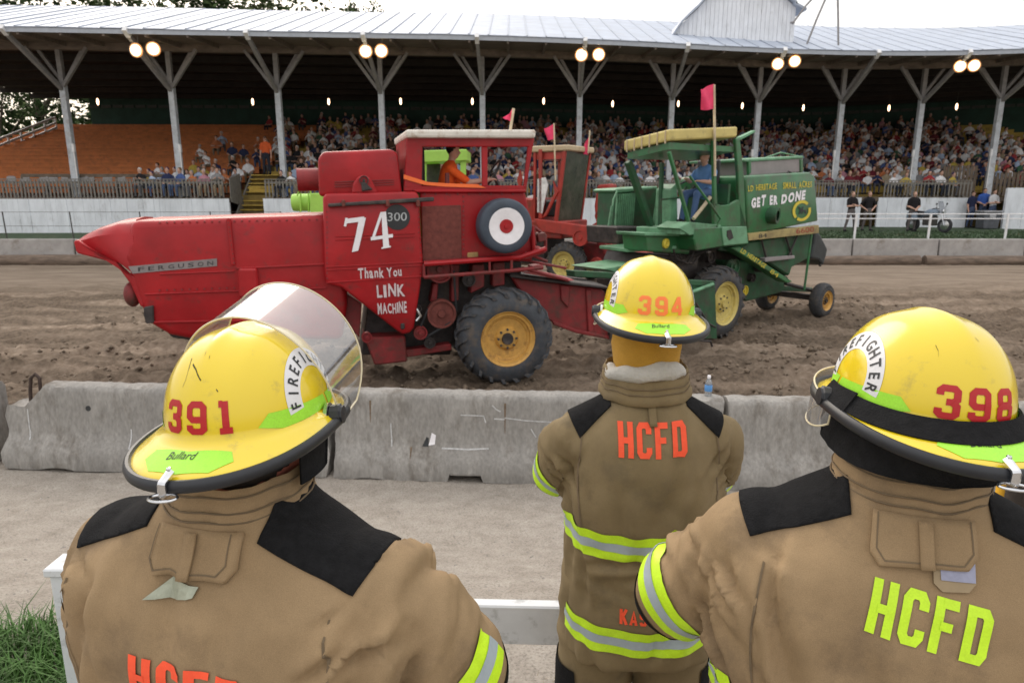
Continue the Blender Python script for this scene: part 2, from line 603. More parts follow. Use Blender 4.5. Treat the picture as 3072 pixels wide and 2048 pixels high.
M_yellow = mat('yellow_seat_paint', (.52, .36, .07), .7, .2, 2, dirt=(.2, .13, .04), dirt_amt=.3)
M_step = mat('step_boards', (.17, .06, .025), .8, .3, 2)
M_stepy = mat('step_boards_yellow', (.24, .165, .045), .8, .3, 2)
M_wood = mat('weathered_wood', (.21, .195, .175), .85, .35, 6, dirt=(.08, .07, .06), dirt_amt=.3, dscale=6)
M_woodd = mat('old_brown_wood', (.15, .115, .085), .85, .35, 5)
M_conc = mat('concrete', (.275, .262, .244), .9, .18, 4, bump=.5, bscale=38, dirt=(.135, .117, .097), dirt_amt=.36, dscale=4.5, fine=.15, stretch=(1, 1, .4))
M_conc2 = mat('far_concrete', (.36, .34, .325), .9, .18, 2, dirt=(.2, .17, .14), dirt_amt=.3, dscale=1.5)
M_steel = mat('dark_steel', (.05, .045, .042), .6, .3, 10)
M_bright = mat('bright_steel', (.62, .63, .65), .22, .08, 20, metal=1)
M_pipe = mat('white_pipe', (.75, .75, .76), .5, .1)
M_lawn = mat('lawn', (.05, .085, .04), .95, .5, 4, dirt=(.16, .14, .08), dirt_amt=.25, dscale=1.0, fine=.4, bscale=40)
M_lamp = mat('lit_lens', (1, .9, .7), .4, .05, emit=(1, .80, .50), estr=9)
M_halo = mat('lamp_halo_glow', (1, .6, .3), .4, .05, emit=(1, .33, .06), estr=.55)
M_halo2 = mat('lamp_mid_glow', (1, .7, .4), .4, .05, emit=(1, .62, .24), estr=4)
M_bulb = mat('lit_bulb', (1, .8, .6), .4, .05, emit=(1, .62, .36), estr=5)
M_leaf = [mat('leaf_%s' % k, c, .8, .35, 1.0, spec=.2) for k, c in (('dark', (.028, .05, .016)), ('mid', (.055, .085, .028)), ('pale', (.10, .125, .05)))]
M_bark = mat('bark', (.09, .07, .05), .9, .4, 6)

# ------------------------------------------------------------------ grandstand, curved along its front
EZ = 8.2
_e = []
for u, v in [(0, 76), (435, 86), (1024, 96.6), (1459, 103), (1895, 121), (2048, 131), (2418, 149), (2701, 154.5), (3072, 150)]:
    d = ray(u, v); t = (EZ - CAMZ) / d.z
    _e.append((d.x * t, d.y * t))
_ex = np.array([-34] + [p[0] for p in _e] + [29, 42])
_ey = np.array([_e[0][1] - .25] + [p[1] for p in _e] + [_e[-1][1] - 3, _e[-1][1] - 9])
_k = np.linspace(-34, 42, 153)
_kk = np.interp(_k, _ex, _ey)
for _ in range(12): _kk = np.convolve(np.pad(_kk, 2, 'edge'), np.ones(5) / 5, 'valid')


def Ye(x): return float(np.interp(x, _k, _kk))      # eave line


OVER = 3.2


def Yp(x): return Ye(x) + OVER                       # post line


XL, XR = -31.5, 39.0
stand = thing('grandstand', 'long curved covered grandstand with pale tin roof and white posts behind the track', 'grandstand', (0, 30, 0))
S0 = stand.location.copy()
_inv = Matrix.Translation(-S0)


def sbuild(mb, name, m, parent=None, **k):
    """builds a part of the grandstand from world coordinates"""
    mb.v = [p - S0 for p in mb.v]
    return mb.build(name, m, parent or stand, **k)


# roof: ridge height read off the skyline
rid = [(0, 16), (784 * 1.306, 36), (1459, 41.4), (1895, 61), (2388, 77), (2613, 83), (3072, 72)]
_rz = []
for u, v in rid:
    x = (u - 1536) / 2048 * 40
    for _ in range(6):
        p = at(u, v, Ye(x) + 9); x = p.x
    _rz.append((x, p.z))
_rx = [p[0] for p in _rz]; _rzz = [p[1] for p in _rz]


def ridge(x): return V((x * 1.03, Ye(x) + 9, float(np.interp(x * 1.03, _rx, _rzz))))


def eave(x): return V((x, Ye(x), EZ))


nx = 90
xs = [XL + (XR - XL) * i / nx for i in range(nx + 1)]
for i in range(nx):
    a, b = xs[i], xs[i + 1]
    mb = MB()
    up = V((0, 0, .0))
    dz = V((0, 0, -.03))
    sag = random.uniform(-.012, .012)
    p = [eave(a), eave(b), ridge(b), ridge(a)]
    p = [q + V((0, 0, sag)) for q in p]
    mb.prism(p, dz)
    sbuild(mb, 'roof_panel', M_roof)
mb = MB()
for i in range(nx + 1):
    a = eave(xs[i]); b = ridge(xs[i])
    mb.beam(a + V((0, -.01, .012)), b + V((0, 0, .012)), .05, .035)
tag(sbuild(mb, 'roof_seam', M_seam), kind='stuff')
mb = MB()
for i in range(nx):
    a, b = eave(xs[i]), eave(xs[i + 1])
    q = [a + V((0, .0, .0)), b, b + V((0, 0, -.17)), a + V((0, 0, -.17))]
    mb.prism([p + V((0, .03, -.035)) for p in q], (0, .04, 0))
sbuild(mb, 'fascia', M_fascia)
mb = MB()
for i in range(nx):
    x0, x1 = xs[i], xs[i + 1]
    q = [V((x0, Ye(x0) + .08, EZ - .12)), V((x1, Ye(x1) + .08, EZ - .12)), V((x1, Yp(x1) - .2, EZ + .02)), V((x0, Yp(x0) - .2, EZ + .02))]
    mb.prism(q, (0, 0, .03))
    if i % 2 == 0: mb.beam(V((x0, Ye(x0) + .1, EZ - .2)), V((x0, Yp(x0) - .2, EZ - .06)), .09, .16)
sbuild(mb, 'soffit', M_soffit)
mb = MB()
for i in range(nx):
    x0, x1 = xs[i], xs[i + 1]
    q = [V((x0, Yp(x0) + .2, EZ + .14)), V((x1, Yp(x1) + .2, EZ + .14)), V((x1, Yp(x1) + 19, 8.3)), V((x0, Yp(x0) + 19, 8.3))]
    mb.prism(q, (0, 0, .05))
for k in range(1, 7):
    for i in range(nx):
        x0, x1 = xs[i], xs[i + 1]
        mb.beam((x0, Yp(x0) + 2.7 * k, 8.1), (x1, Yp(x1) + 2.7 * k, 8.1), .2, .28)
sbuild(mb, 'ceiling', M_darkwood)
mb = MB()
for i in range(nx):
    x0, x1 = xs[i], xs[i + 1]
    mb.beam((x0, Yp(x0), EZ - .12), (x1, Yp(x1), EZ - .12), .3, .3)
sbuild(mb, 'header_beam', M_soffit)
# rear slope of the roof, seen from nowhere here but closing the building
mb = MB()
for i in range(nx):
    a, b = ridge(xs[i]), ridge(xs[i + 1])
    mb.prism([a, b, V((b.x, b.y + 11, 8.4)), V((a.x, a.y + 11, 8.4))], (0, 0, -.03))
sbuild(mb, 'rear_roof', M_roof)
# green rear wall
mb = MB()
xw = [x for x in xs if x > -29.2]
for x0, x1 in zip(xw, xw[1:]):
    mb.prism([V((x0, Yp(x0) + 18.6, -1)), V((x1, Yp(x1) + 18.6, -1)), V((x1, Yp(x1) + 18.6, 8.3)), V((x0, Yp(x0) + 18.6, 8.3))], (0, .15, 0))
sbuild(mb, 'rear_wall', M_green)
mb = MB()
for x0, x1 in zip(xw, xw[1:]):
    mb.prism([V((x0 + .06, Yp(x0) + 18.5, 7.62)), V((x1 - .06, Yp(x1) + 18.5, 7.62)), V((x1 - .06, Yp(x1) + 18.5, 7.82)), V((x0 + .06, Yp(x0) + 18.5, 7.82))], (0, .04, 0))
sbuild(mb, 'rear_wall_vent', mat('vent_slat', (.07, .075, .07), .8))

# seating rows: 20 steps following the front curve
NROW, RY0, RD, DECK = 18, .9, .95, 1.75


def row_z(i): return DECK + .12 + i * .245


def row_y(x, i): return Yp(x) + RY0 + i * RD


def strip(mb, x0, x1, ya, yb, za, zb, seg=1.6):
    n = max(1, int((x1 - x0) / seg))
    for k in range(n):
        a, b = x0 + (x1 - x0) * k / n, x0 + (x1 - x0) * (k + 1) / n
        q = [V((a, ya(a), za)), V((b, ya(b), za)), V((b, ya(b), zb)), V((a, ya(a), zb))]
        n0 = len(mb.v)
        q2 = [V((a, yb(a), za)), V((b, yb(b), za)), V((b, yb(b), zb)), V((a, yb(a), zb))]
        mb.add(q + q2, [(0, 1, 2, 3), (7, 6, 5, 4), (3, 2, 6, 7), (0, 4, 5, 1), (0, 3, 7, 4), (1, 5, 6, 2)])


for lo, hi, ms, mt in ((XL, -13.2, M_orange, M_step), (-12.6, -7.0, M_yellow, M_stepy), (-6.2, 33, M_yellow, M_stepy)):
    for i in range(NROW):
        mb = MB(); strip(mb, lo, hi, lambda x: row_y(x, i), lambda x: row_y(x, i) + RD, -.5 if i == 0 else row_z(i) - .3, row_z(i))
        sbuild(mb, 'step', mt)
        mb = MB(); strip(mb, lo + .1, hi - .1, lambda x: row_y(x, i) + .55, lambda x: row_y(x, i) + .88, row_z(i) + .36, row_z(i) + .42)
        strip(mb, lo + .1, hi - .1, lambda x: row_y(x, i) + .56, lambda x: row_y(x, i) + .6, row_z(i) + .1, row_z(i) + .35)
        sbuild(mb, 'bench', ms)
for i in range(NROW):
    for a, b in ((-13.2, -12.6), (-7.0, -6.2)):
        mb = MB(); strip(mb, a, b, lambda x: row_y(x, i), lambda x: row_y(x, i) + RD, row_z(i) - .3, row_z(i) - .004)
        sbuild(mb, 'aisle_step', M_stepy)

# posts with their braces
POSTX = []
for u, tip in [(188, (62, 112)), (513, (368, 92)), (832, (790, 128)), (1142, (1108, 102)), (1447, (1459, 108)), (1740, (1790, 130)), (2018, (2118, 140)),
               (2280, (2400, 160)), (2531, (2720, 156)), (2772, (2960, 172)), (3010, (3200, 165)), (-150, (-330, 90))]:
    x = (u - 1536) / 2048 * 32
    for _ in range(8): x = at(u, 250, Yp(x)).x
    POSTX.append(x)
    y = Yp(x)
    mb = MB()
    mb.box((x, y, (DECK + 6.5) / 2), (.25, .25, 6.5 - DECK + .02))
    po = sbuild(mb, 'post', M_post, bevel=.015)
    mb = MB(); mb.box((x, y, 7.28), (.2, .2, 1.56)); sbuild(mb, 'post_head', M_brace)
    for sx in (-1, 1):
        for dy, k in ((-.14, 1.25), (.14, .95)):
            mb = MB(); mb.beam((x + sx * .1, y + dy, 6.45 if k > 1 else 6.7), (x + sx * k, Yp(x + sx * k) + dy, 8.02), .13, .15, (0, 1, 0))
            sbuild(mb, 'brace', M_brace)
    xe = x + (Ye(x + .5) - Ye(x - .5)) * -.6
    mb = MB(); mb.beam((x, y - .1, 6.35), (x + (xe - x) * .92, Ye(xe) + .25, 7.95), .14, .17); sbuild(mb, 'eave_brace', M_brace)
    mb = MB(); mb.beam((x + (xe - x) * .93, Ye(xe) + .24, 7.96), (xe, Ye(xe) - .05, 8.17), .17, .2); sbuild(mb, 'brace_end', M_pipe)
    # meter box and conduit on some posts
    if u in (188, 513, 2280, 2531, 2772, 3010):
        mb = MB(); mb.box((x + (.16 if u < 600 else -.17), y - .1, 3.9), (.1, .12, .34)); mb.beam((x + (.15 if u < 600 else -.16), y - .1, 1.9), (x + (.15 if u < 600 else -.16), y - .1, 3.75), .05, .05)
        sbuild(mb, 'meter_box', M_pipe)

# white board wall under the deck
def wall_run(x0, x1, z0, z1, yoff=-.6, name='white_wall'):
    mb = MB(); n = max(1, round((x1 - x0) / .23)); w = (x1 - x0) / n
    for k in range(n):
        a, b = x0 + k * w + .003, x0 + (k + 1) * w - .003
        j = random.uniform(-.012, .012)
        mb.prism([V((a, Yp(a) + yoff + j, z0)), V((b, Yp(b) + yoff + j, z0)), V((b, Yp(b) + yoff + j, z1)), V((a, Yp(a) + yoff + j, z1))], (0, .05, 0))
    o = sbuild(mb, name, M_white); tag(o, kind='stuff')
    mb = MB(); strip(mb, x0, x1, lambda x: Yp(x) + yoff + .07, lambda x: Yp(x) + yoff + .12, z0, z1 - .02)
    sbuild(mb, 'wall_backing', M_white)


def xu(u, v, dy): 
    x = (u - 1536) / 2048 * 32
    for _ in range(8): x = at(u, v, Yp(x) + dy).x
    return x


XA, XB = xu(690, 640, -.6), xu(792, 640, -.6)
XC, XD = xu(2636, 600, -.6), xu(2905, 600, -.6)
XE_, XF = xu(2992, 600, -.6), 33
XOF = xu(2585, 600, -.6)
for x0, x1 in ((XL, XA), (XB, 33)):
    mb = MB(); strip(mb, x0, x1, lambda x: Yp(x) - .55, lambda x: Yp(x) + RY0, 1.55, DECK); sbuild(mb, 'deck', M_woodd)
wall_run(XL, XA, -.6, 1.72)
wall_run(XB, XOF, -.6, 1.72)
wall_run(XC, XD, -.6, 1.72)
wall_run(XE_, XF, -.6, 2.2, -1.2)
mb = MB(); strip(mb, XOF, XC, lambda x: Yp(x) + .6, lambda x: Yp(x) + .7, -.6, 1.72); strip(mb, XD, XE_, lambda x: Yp(x) + 1.6, lambda x: Yp(x) + 1.7, -.6, 2.6)
sbuild(mb, 'passage_wall', M_woodd)
# stair between the two picket fences
for k in range(14):
    mb = MB(); y = Yp(XA) - .62 + k * .21
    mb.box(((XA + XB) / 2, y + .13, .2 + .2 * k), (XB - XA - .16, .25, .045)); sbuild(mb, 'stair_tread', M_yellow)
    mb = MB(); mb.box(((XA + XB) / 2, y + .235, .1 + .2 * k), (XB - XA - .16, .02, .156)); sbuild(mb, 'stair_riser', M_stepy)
for x in (XA + .02, XB - .02):
    mb = MB(); mb.prism([V((x, Yp(XA) - .9, -.5)), V((x, Yp(XA) + 2.4, -.5)), V((x, Yp(XA) + 2.4, 3.0)), V((x, Yp(XA) - .9, .35))], (.06, 0, 0)); sbuild(mb, 'stair_side', M_wood)


# ------------------------------------------------------------------ picket fences on the deck
def picket_fence(x0, x1, zb, zt, label, dy=-.5, skip=None, space=.155):
    xm = (x0 + x1) / 2
    f = thing('picket_fence', label, 'fence', (xm, Yp(xm) + dy, zb))
    o = f.location
    me = MB().box((0, 0, (zt - zb) / 2), (.07, .025, zt - zb)).mesh('picket', M_wood)
    n = int((x1 - x0) / space)
    for k in range(n + 1):
        x = x0 + (x1 - x0) * k / n
        p = link('picket', me, f); p.location = V((x, Yp(x) + dy, zb + random.uniform(-.015, .015))) - o
        p.rotation_euler = (0, random.uniform(-.02, .02), 0)
    for z in (zb + .12, zt - .1):
        mb = MB(); strip(mb, x0, x1, lambda x: Yp(x) + dy + .02, lambda x: Yp(x) + dy + .07, z - .045, z + .045)
        mb.v = [p - o for p in mb.v]; mb.build('rail', M_wood, f)
    mb = MB(); strip(mb, x0, x1, lambda x: Yp(x) + dy - .02, lambda x: Yp(x) + dy + .1, zt + .02, zt + .06)
    mb.v = [p - o for p in mb.v]; mb.build('cap_rail', M_wood, f)
    return f


FZ0, FZ1 = 1.62, 2.52
picket_fence(xu(-80, 560, -.5), xu(668, 560, -.5), FZ0, FZ1, 'weathered grey picket fence left of the stair below the orange seats')
picket_fence(xu(796, 560, -.5), xu(1000, 560, -.5), FZ0, FZ1, 'short grey picket fence right of the stair, partly hidden by the red combine')
picket_fence(xu(1400, 560, -.5), xu(2575, 560, -.5), FZ0, FZ1, 'grey picket fence along the deck behind the red and green combines')
picket_fence(xu(2655, 560, -.5), xu(2915, 560, -.5), FZ0, FZ1, 'grey picket fence above the white wall right of the green combine')
# leaning board panel beside the stair
bp_ = thing('stair_fence', 'grey board side fence sloping down beside the stair opening', 'fence', (XA, Yp(XA) - .5, 1.6))
for k in range(9):
    mb = MB(); mb.box((0.04 + .005 * (k % 2), .1 + .14 * k, .5), (.03, .125, 1.05 + .05 * k)); mb.build('board', M_wood, bp_)
# plain board fence at right
for uu0, uu1, zz, lb in ((2838, 2945, 3.3, 'dark board fence panel at the front of the stand near the right edge'), (2965, 3180, 2.95, 'lower brown board parapet at the far right of the stand')):
    x0, x1 = xu(uu0, 480, .3), xu(uu1, 480, .3)
    f = thing('board_wall', lb, 'fence', (x0, Yp(x0) + .3, 1.8)); n = int((x1 - x0) / .16)
    for k in range(n):
        x = x0 + (x1 - x0) * k / n
        mb = MB(); mb.box((x - x0, Yp(x) - Yp(x0), (zz - 1.8) / 2), (.14, .03, zz - 1.8 + random.uniform(-.02, .02))); mb.build('board', M_woodd, f)
# wooden box rail and folding chairs at left
x0, x1 = xu(64, 510, .2), xu(490, 510, .2)
f = thing('box_rail', 'brown timber rail in front of the orange seats', 'rail', (x0, Yp(x0) + .2, DECK))
mb = MB(); strip(mb, x0, x1, lambda x: Yp(x) + .15, lambda x: Yp(x) + .25, DECK + .9, DECK + 1.05); strip(mb, x0, x1, lambda x: Yp(x) + .17, lambda x: Yp(x) + .23, DECK + .4, DECK + .5)
mb.v = [p - f.location for p in mb.v]; mb.build('rail', M_woodd, f)
for k in range(7):
    x = x0 + (x1 - x0) * k / 6
    mb = MB(); mb.box((x - x0, Yp(x) - Yp(x0), .5), (.09, .09, 1.0)); mb.build('rail_post', M_woodd, f)


def make_chair():
    t = thing('folding_chair', 'grey folding chair behind the left picket fence, leftmost of the row', 'chair', group='empty chairs behind the left picket fence')
    m = mat('chair_grey', (.30, .28, .28), .6)
    mb = MB(); mb.box((0, 0, .44), (.42, .4, .03)); mb.build('seat', m, t, bevel=.01)
    mb = MB(); mb.prism([(-.21, .22, .62), (.21, .22, .62), (.2, .26, .92), (.1, .27, .96), (-.1, .27, .96), (-.2, .26, .92)], (0, .025, 0)); mb.build('backrest', m, t)
    for sx in (-1, 1):
        mb = MB(); mb.beam((sx * .2, -.22, 0), (sx * .2, .25, .8), .025, .025, (1, 0, 0)); mb.build('leg', m, t)
        mb = MB(); mb.beam((sx * .19, .25, 0), (sx * .19, -.05, .45), .025, .025, (1, 0, 0)); mb.build('leg', m, t)
    return t


ch = make_chair()
for k, u in enumerate([20, 62, 118, 148, 188, 240, 258, 312, 352, 402]):
    x = xu(u, 530, -.1)
    if k == 0: ch.location = (x, Yp(x) - .1, DECK)
    else: dup(ch, (x, Yp(x) - .1, DECK), random.uniform(-.1, .1), 'empty grey folding chair behind the left picket fence, %s from the left' % 'first second third fourth fifth sixth seventh eighth ninth tenth'.split()[k])
ch['label'] = 'empty grey folding chair behind the left picket fence, first from the left'


# ------------------------------------------------------------------ lamps
def make_flood():
    t = thing('floodlight', 'lit round floodlight', 'floodlight', group='floodlights under the eave')
    R = .235
    mb = MB(); mb.lathe([(0, R * .45), (.03, R * .7), (.16, R), (.2, R + .012), (.2, R - .01)], (0, .12, 0), (0, -1, -.15), 24, cap=False); mb.build('housing', M_fascia, t, smooth=True)
    mb = MB(); mb.lathe([(.175, R * .8), (.215, R * .55), (.225, .001)], (0, .12, 0), (0, -1, -.15), 24); mb.build('lens', M_lamp, t, smooth=True)
    mb = MB(); mb.lathe([(.168, R * .93), (.178, R * .79)], (0, .12, 0), (0, -1, -.15), 24, cap=False); mb.build('inner_glow_ring', M_halo2, t, smooth=True)  # glowing ring added for the yellow inner halo round the lens
    mb = MB(); mb.lathe([(.150, R * 1.16), (.168, R * .92)], (0, .12, 0), (0, -1, -.15), 24, cap=False); mb.build('halo_ring', M_halo, t, smooth=True)  # wider glowing ring added for the orange halo, no part of the lamp
    mb = MB(); mb.tube([(0, .1, .05), (0, .16, .3), (0, .2, .58)], .03, 6); mb.build('bracket', M_brace, t)
    return t


fl = None
for k, (u, v) in enumerate([(409, 150), (460, 146), (1097, 153), (1144, 152), (1744, 164), (1796, 163), (2333, 191), (2384, 183), (2880, 198), (2922, 196)]):
    x = (u - 1536) / 2048 * 29
    for _ in range(8): p = at(u, v, Ye(x) + .5); x = p.x
    lb = '%s lit floodlight of the %s pair under the eave' % (('left', 'right')[k % 2], ('first', 'second', 'third', 'fourth', 'fifth')[k // 2])
    if fl is None: fl = make_flood(); fl.location = p; fl['label'] = lb
    else: dup(fl, p, (u - 1536) / 2048 * -.5, lb)
bl = None
for k, (u, v) in enumerate([(293, 306), (758, 306), (986, 306), (1202, 305), (1417, 305), (1631, 304), (1838, 312), (2035, 312), (2227, 318), (2410, 324), (2667, 325), (2870, 321)]):
    x = (u - 1536) / 2048 * 44
    for _ in range(8): p = at(u, v, Yp(x) + 12); x = p.x
    if bl is None:
        bl = thing('bare_bulb', 'x', 'lamp', group='bare bulbs hanging under the grandstand roof')
        mb = MB(); mb.lathe([(-.2, .02), (-.15, .05), (0, .07), (.1, .06), (.17, .03), (.2, .001)], (0, 0, 0), (0, 0, -1), 12); mb.build('bulb', M_bulb, bl, smooth=True)
        mb = MB(); mb.tube([(0, 0, .18), (0, 0, 8.1 - p.z)], .02, 5); mb.build('cord', M_steel, bl)
        bl.location = p; b = bl
    else: b = dup(bl, p)
    b['label'] = '%s small lit bulb from the left, hanging at the back of the stand' % ('first second third fourth fifth sixth seventh eighth ninth tenth eleventh twelfth'.split()[k])

# ------------------------------------------------------------------ roof cabin
xc = at(2200, 100, Ye(7) + 3.4).x
Yc = Ye(7.5) + 3.2
cu = thing('roof_cabin', 'white boarded cabin with arched roof on top of the grandstand', 'roof cabin', (0, Yc, 0))
sil = [(1998, 140), (2040, 78), (2062, 56), (2092, 28), (2124, -8), (2160, -34), (2215, -52), (2275, -48), (2330, -24), (2372, 8), (2384, 22), (2378, 150)]
pl = [at(u, v, Yc) - V((0, Yc, 0)) for u, v in sil]
zb_ = 8.4
n = 30
for k in range(n):
    a = pl[0].x + (pl[-1].x - pl[0].x) * k / n + .006; b = pl[0].x + (pl[-1].x - pl[0].x) * (k + 1) / n - .006
    xs_ = [p.x for p in pl[:-1]]; zs_ = [p.z for p in pl[:-1]]
    za, zb2 = np.interp(a, xs_, zs_), np.interp(b, xs_, zs_)
    mb = MB(); j = random.uniform(-.012, .012)
    mb.prism([(a, j, zb_), (b, j, zb_), (b, j, max(zb_ + .02, zb2)), (a, j, max(zb_ + .02, za))], (0, .05, 0)); mb.build('board', M_white, cu)
mb = MB()
for p, q in zip(pl[:-1], pl[1:-1]):
    mb.prism([p + V((0, -.3, .05)), q + V((0, -.3, .05)), q + V((0, -.3, .17)), p + V((0, -.3, .17))], (0, 6, 0))
e = pl[-2]
mb.prism([e + V((-.1, -.3, .06)), e + V((.45, -.3, -.2)), e + V((.45, -.3, -.1)), e + V((-.1, -.3, .17))], (0, 6, 0))
mb.build('cabin_roof', M_roof, cu)
mb = MB(); mb.box((pl[-1].x - .03, 3.0, (zb_ + pl[-2].z) / 2), (.06, 5.8, pl[-2].z - zb_)); mb.build('side_wall', M_white, cu)
# thin masts by the cabin
for (a, b, lb) in (((2378, 62), (2452, -20), 'thin dark stay leaning from the cabin at the roof'), ((2418, 132), (2482, -15), 'grey slanting pole rising from the roof beside the cabin'), ((2516, 136), (2513, -15), 'grey upright pole rising from the roof right of the cabin')):
    p = at(a[0], a[1], Ye(10) + 2.2); q = at(b[0], b[1], Ye(10) + 2.2)
    t = thing('roof_pole', lb, 'pole', p)
    mb = MB(); mb.tube([V((0, 0, -.15)), (q - p) * .5, q - p], .045, 6); mb.build('shaft', M_brace, t)
    mb = MB(); mb.lathe([(0, .11), (.05, .11), (.06, .05)], (0, 0, -.12), (0, 0, 1), 8); mb.build('foot', M_brace, t)

# ------------------------------------------------------------------ far side of the track
YB = 26.2
zt, zb = .27, -.34
bw = None
xl = -17.0
labs = []
for k in range(12):
    x = -20 + 3.3 * k
    t = thing('far_barrier', 'x', 'barrier', (x, YB, 0), group='concrete blocks along the far edge of the track')
    mb = MB(); mb.prism([(.03, -.02, zb - .4), (3.27, -.02, zb - .4), (3.27, .03, zt), (.03, .03, zt)], (0, .35, 0)); mb.build('block', M_conc2, t, bevel=.02)
    t['label'] = 'weathered concrete block in the low wall across the track, %s from the left' % ('first second third fourth fifth sixth seventh eighth ninth tenth eleventh twelfth'.split()[k])
for k in range(7):
    x = -21 + 6.1 * k
    mb = MB(); r = random.uniform(.2, .25)
    pts = [(x + 5.9 * j / 8, YB - .3 + random.uniform(-.02, .02), -.52 + random.uniform(-.015, .015)) for j in range(9)]
    mb.tube(pts, [r * random.uniform(.93, 1.05) for _ in pts], 12)
    o = mb.build('log', mat('old_log', (.17, .125, .095), .9, .4, 3, dirt=(.06, .045, .035), dirt_amt=.4, dscale=2, stretch=(.6, 3, 3)), smooth=True)
    tag(o, 'brown log lying at the foot of the far concrete wall, %s from the left' % 'first second third fourth fifth sixth seventh'.split()[k], 'log', 'logs along the far concrete wall')
# grass verge behind the wall
mb = MB(); mb.add([(-60, YB + .33, .24), (60, YB + .33, .24), (60, 60, .3), (-60, 60, .3)], [(0, 1, 2, 3)])
tag(mb.build('verge', M_lawn), kind='structure')
mb = MB()
for k in range(2600):
    x = random.uniform(9, 25); y = YB + .4 + random.random() ** 1.5 * 5; h = random.uniform(.04, .1); a = random.uniform(0, 6.3); w = random.uniform(.03, .07)
    mb.add([(x - w * cos(a), y - w * sin(a), .24), (x + w * cos(a), y + w * sin(a), .24), (x + random.uniform(-.04, .04), y, .25 + h)], [(0, 1, 2)])
tag(mb.build('verge_grass', M_lawn), 'short green grass on the verge behind the far concrete wall', 'grass', kind='stuff')
# pipe rail along the verge, right; wire fence left
t = thing('pipe_rail', 'white pipe rail on posts along the grass in front of the white wall', 'rail', (16, YB + .5, .24))
px = [at(u, 690, YB + .5).x for u in (2250, 2565, 2787, 3018, 3240)]
for x in px:
    mb = MB(); mb.tube([(x - 16, 0, -.1), (x - 16, 0, .98)], .045, 8); mb.build('rail_post', M_pipe, t, smooth=True)
for z in (.96, .78):
    mb = MB(); mb.tube([(px[0] - 16, 0, z), (px[-1] - 16, 0, z)], .022, 6); mb.build('rail', M_pipe, t)
t = thing('wire_fence', 'thin dark posts and top wire of a fence in front of the left white wall', 'fence', (-16, YB + .5, .24))
px = [at(u, 720, YB + .5).x for u in (-190, 22, 222, 430, 640, 850)]
for x in px:
    mb = MB(); mb.tube([(x + 16, 0, -.1), (x + 15.97, 0, 1.05)], .022, 6); mb.build('fence_post', M_steel, t)
for z in (1.03, .5):
    mb = MB(); mb.tube([(px[0] + 16, 0, z), (px[-1] + 16, 0, z)], .008, 5); mb.build('wire', M_steel, t)

# handrailed ramp at the left end of the stand
t = thing('ramp', 'white railed ramp rising at the left end of the grandstand', 'ramp', (-30, 42, 0))
A, B = at(-60, 440, 40), at(165, 352, 47)
dr = (B - A)
for k in range(7):
    p = A + dr * (k / 6) - t.location
    mb = MB(); mb.beam(p + V((0, 0, -1.0)), p, .09, .09); mb.build('rail_post', M_pipe, t)
for dz in (0, -.35, -.65):
    mb = MB(); mb.beam(A - t.location + V((0, 0, dz)), B - t.location + V((0, 0, dz)), .08, .12); mb.build('handrail', M_pipe, t)
mb = MB(); mb.prism([A - t.location + V((0, 0, -1)), B - t.location + V((0, 0, -1)), B - t.location + V((0, 0, -1.3)), A - t.location + V((0, 0, -1.3))], (-1.6, .6, 0)); mb.build('ramp_deck', M_woodd, t)


# ------------------------------------------------------------------ trees behind the stand
def tree_meshes(seed, H, R, n=5200):
    rnd = random.Random(seed)
    cl = []
    for k in range(34):
        a = rnd.uniform(0, 6.28); z = rnd.uniform(.32, 1); rr = R * sqrt(max(.05, 1 - ((z - .55) / .5) ** 2)) * rnd.uniform(.35, .95)
        cl.append((V((rr * cos(a), rr * sin(a), z * H)), rnd.uniform(.16, .3) * R, rnd.choice((0, 0, 1, 1, 1, 2))))
    mb = MB()
    for k in range(n):
        c, r, m = rnd.choice(cl)
        d = V((rnd.gauss(0, 1), rnd.gauss(0, 1), rnd.gauss(0, .8))); d = d.normalized() * r * rnd.random() ** .4
        p = c + d; s = rnd.uniform(.1, .3)
        x = V((rnd.gauss(0, 1), rnd.gauss(0, 1), rnd.gauss(0, .6))).normalized(); y = x.cross(V((rnd.gauss(0, 1), rnd.gauss(0, 1), 1))).normalized()
        mb.cur = min(2, max(0, m + rnd.choice((-1, 0, 0, 0, 1))))
        mb.add([p - x * s, p + y * s * .6, p + x * s, p - y * s * .6], [(0, 1, 2, 3)])
    crown = mb.mesh('crown', M_leaf)
    tb = MB(); tb.tube([(0, 0, -1), (.1, 0, H * .3), (-.1, .1, H * .6), (0, 0, H * .9)], [.42, .33, .2, .05], 9)
    for c, r, m in cl[:14]:
        tb.tube([(0, 0, c.z * .62), (c.x * .5, c.y * .5, c.z * .85), c], [.13, .08, .03], 5)
    return crown, tb.mesh('trunk', M_bark, smooth=True)


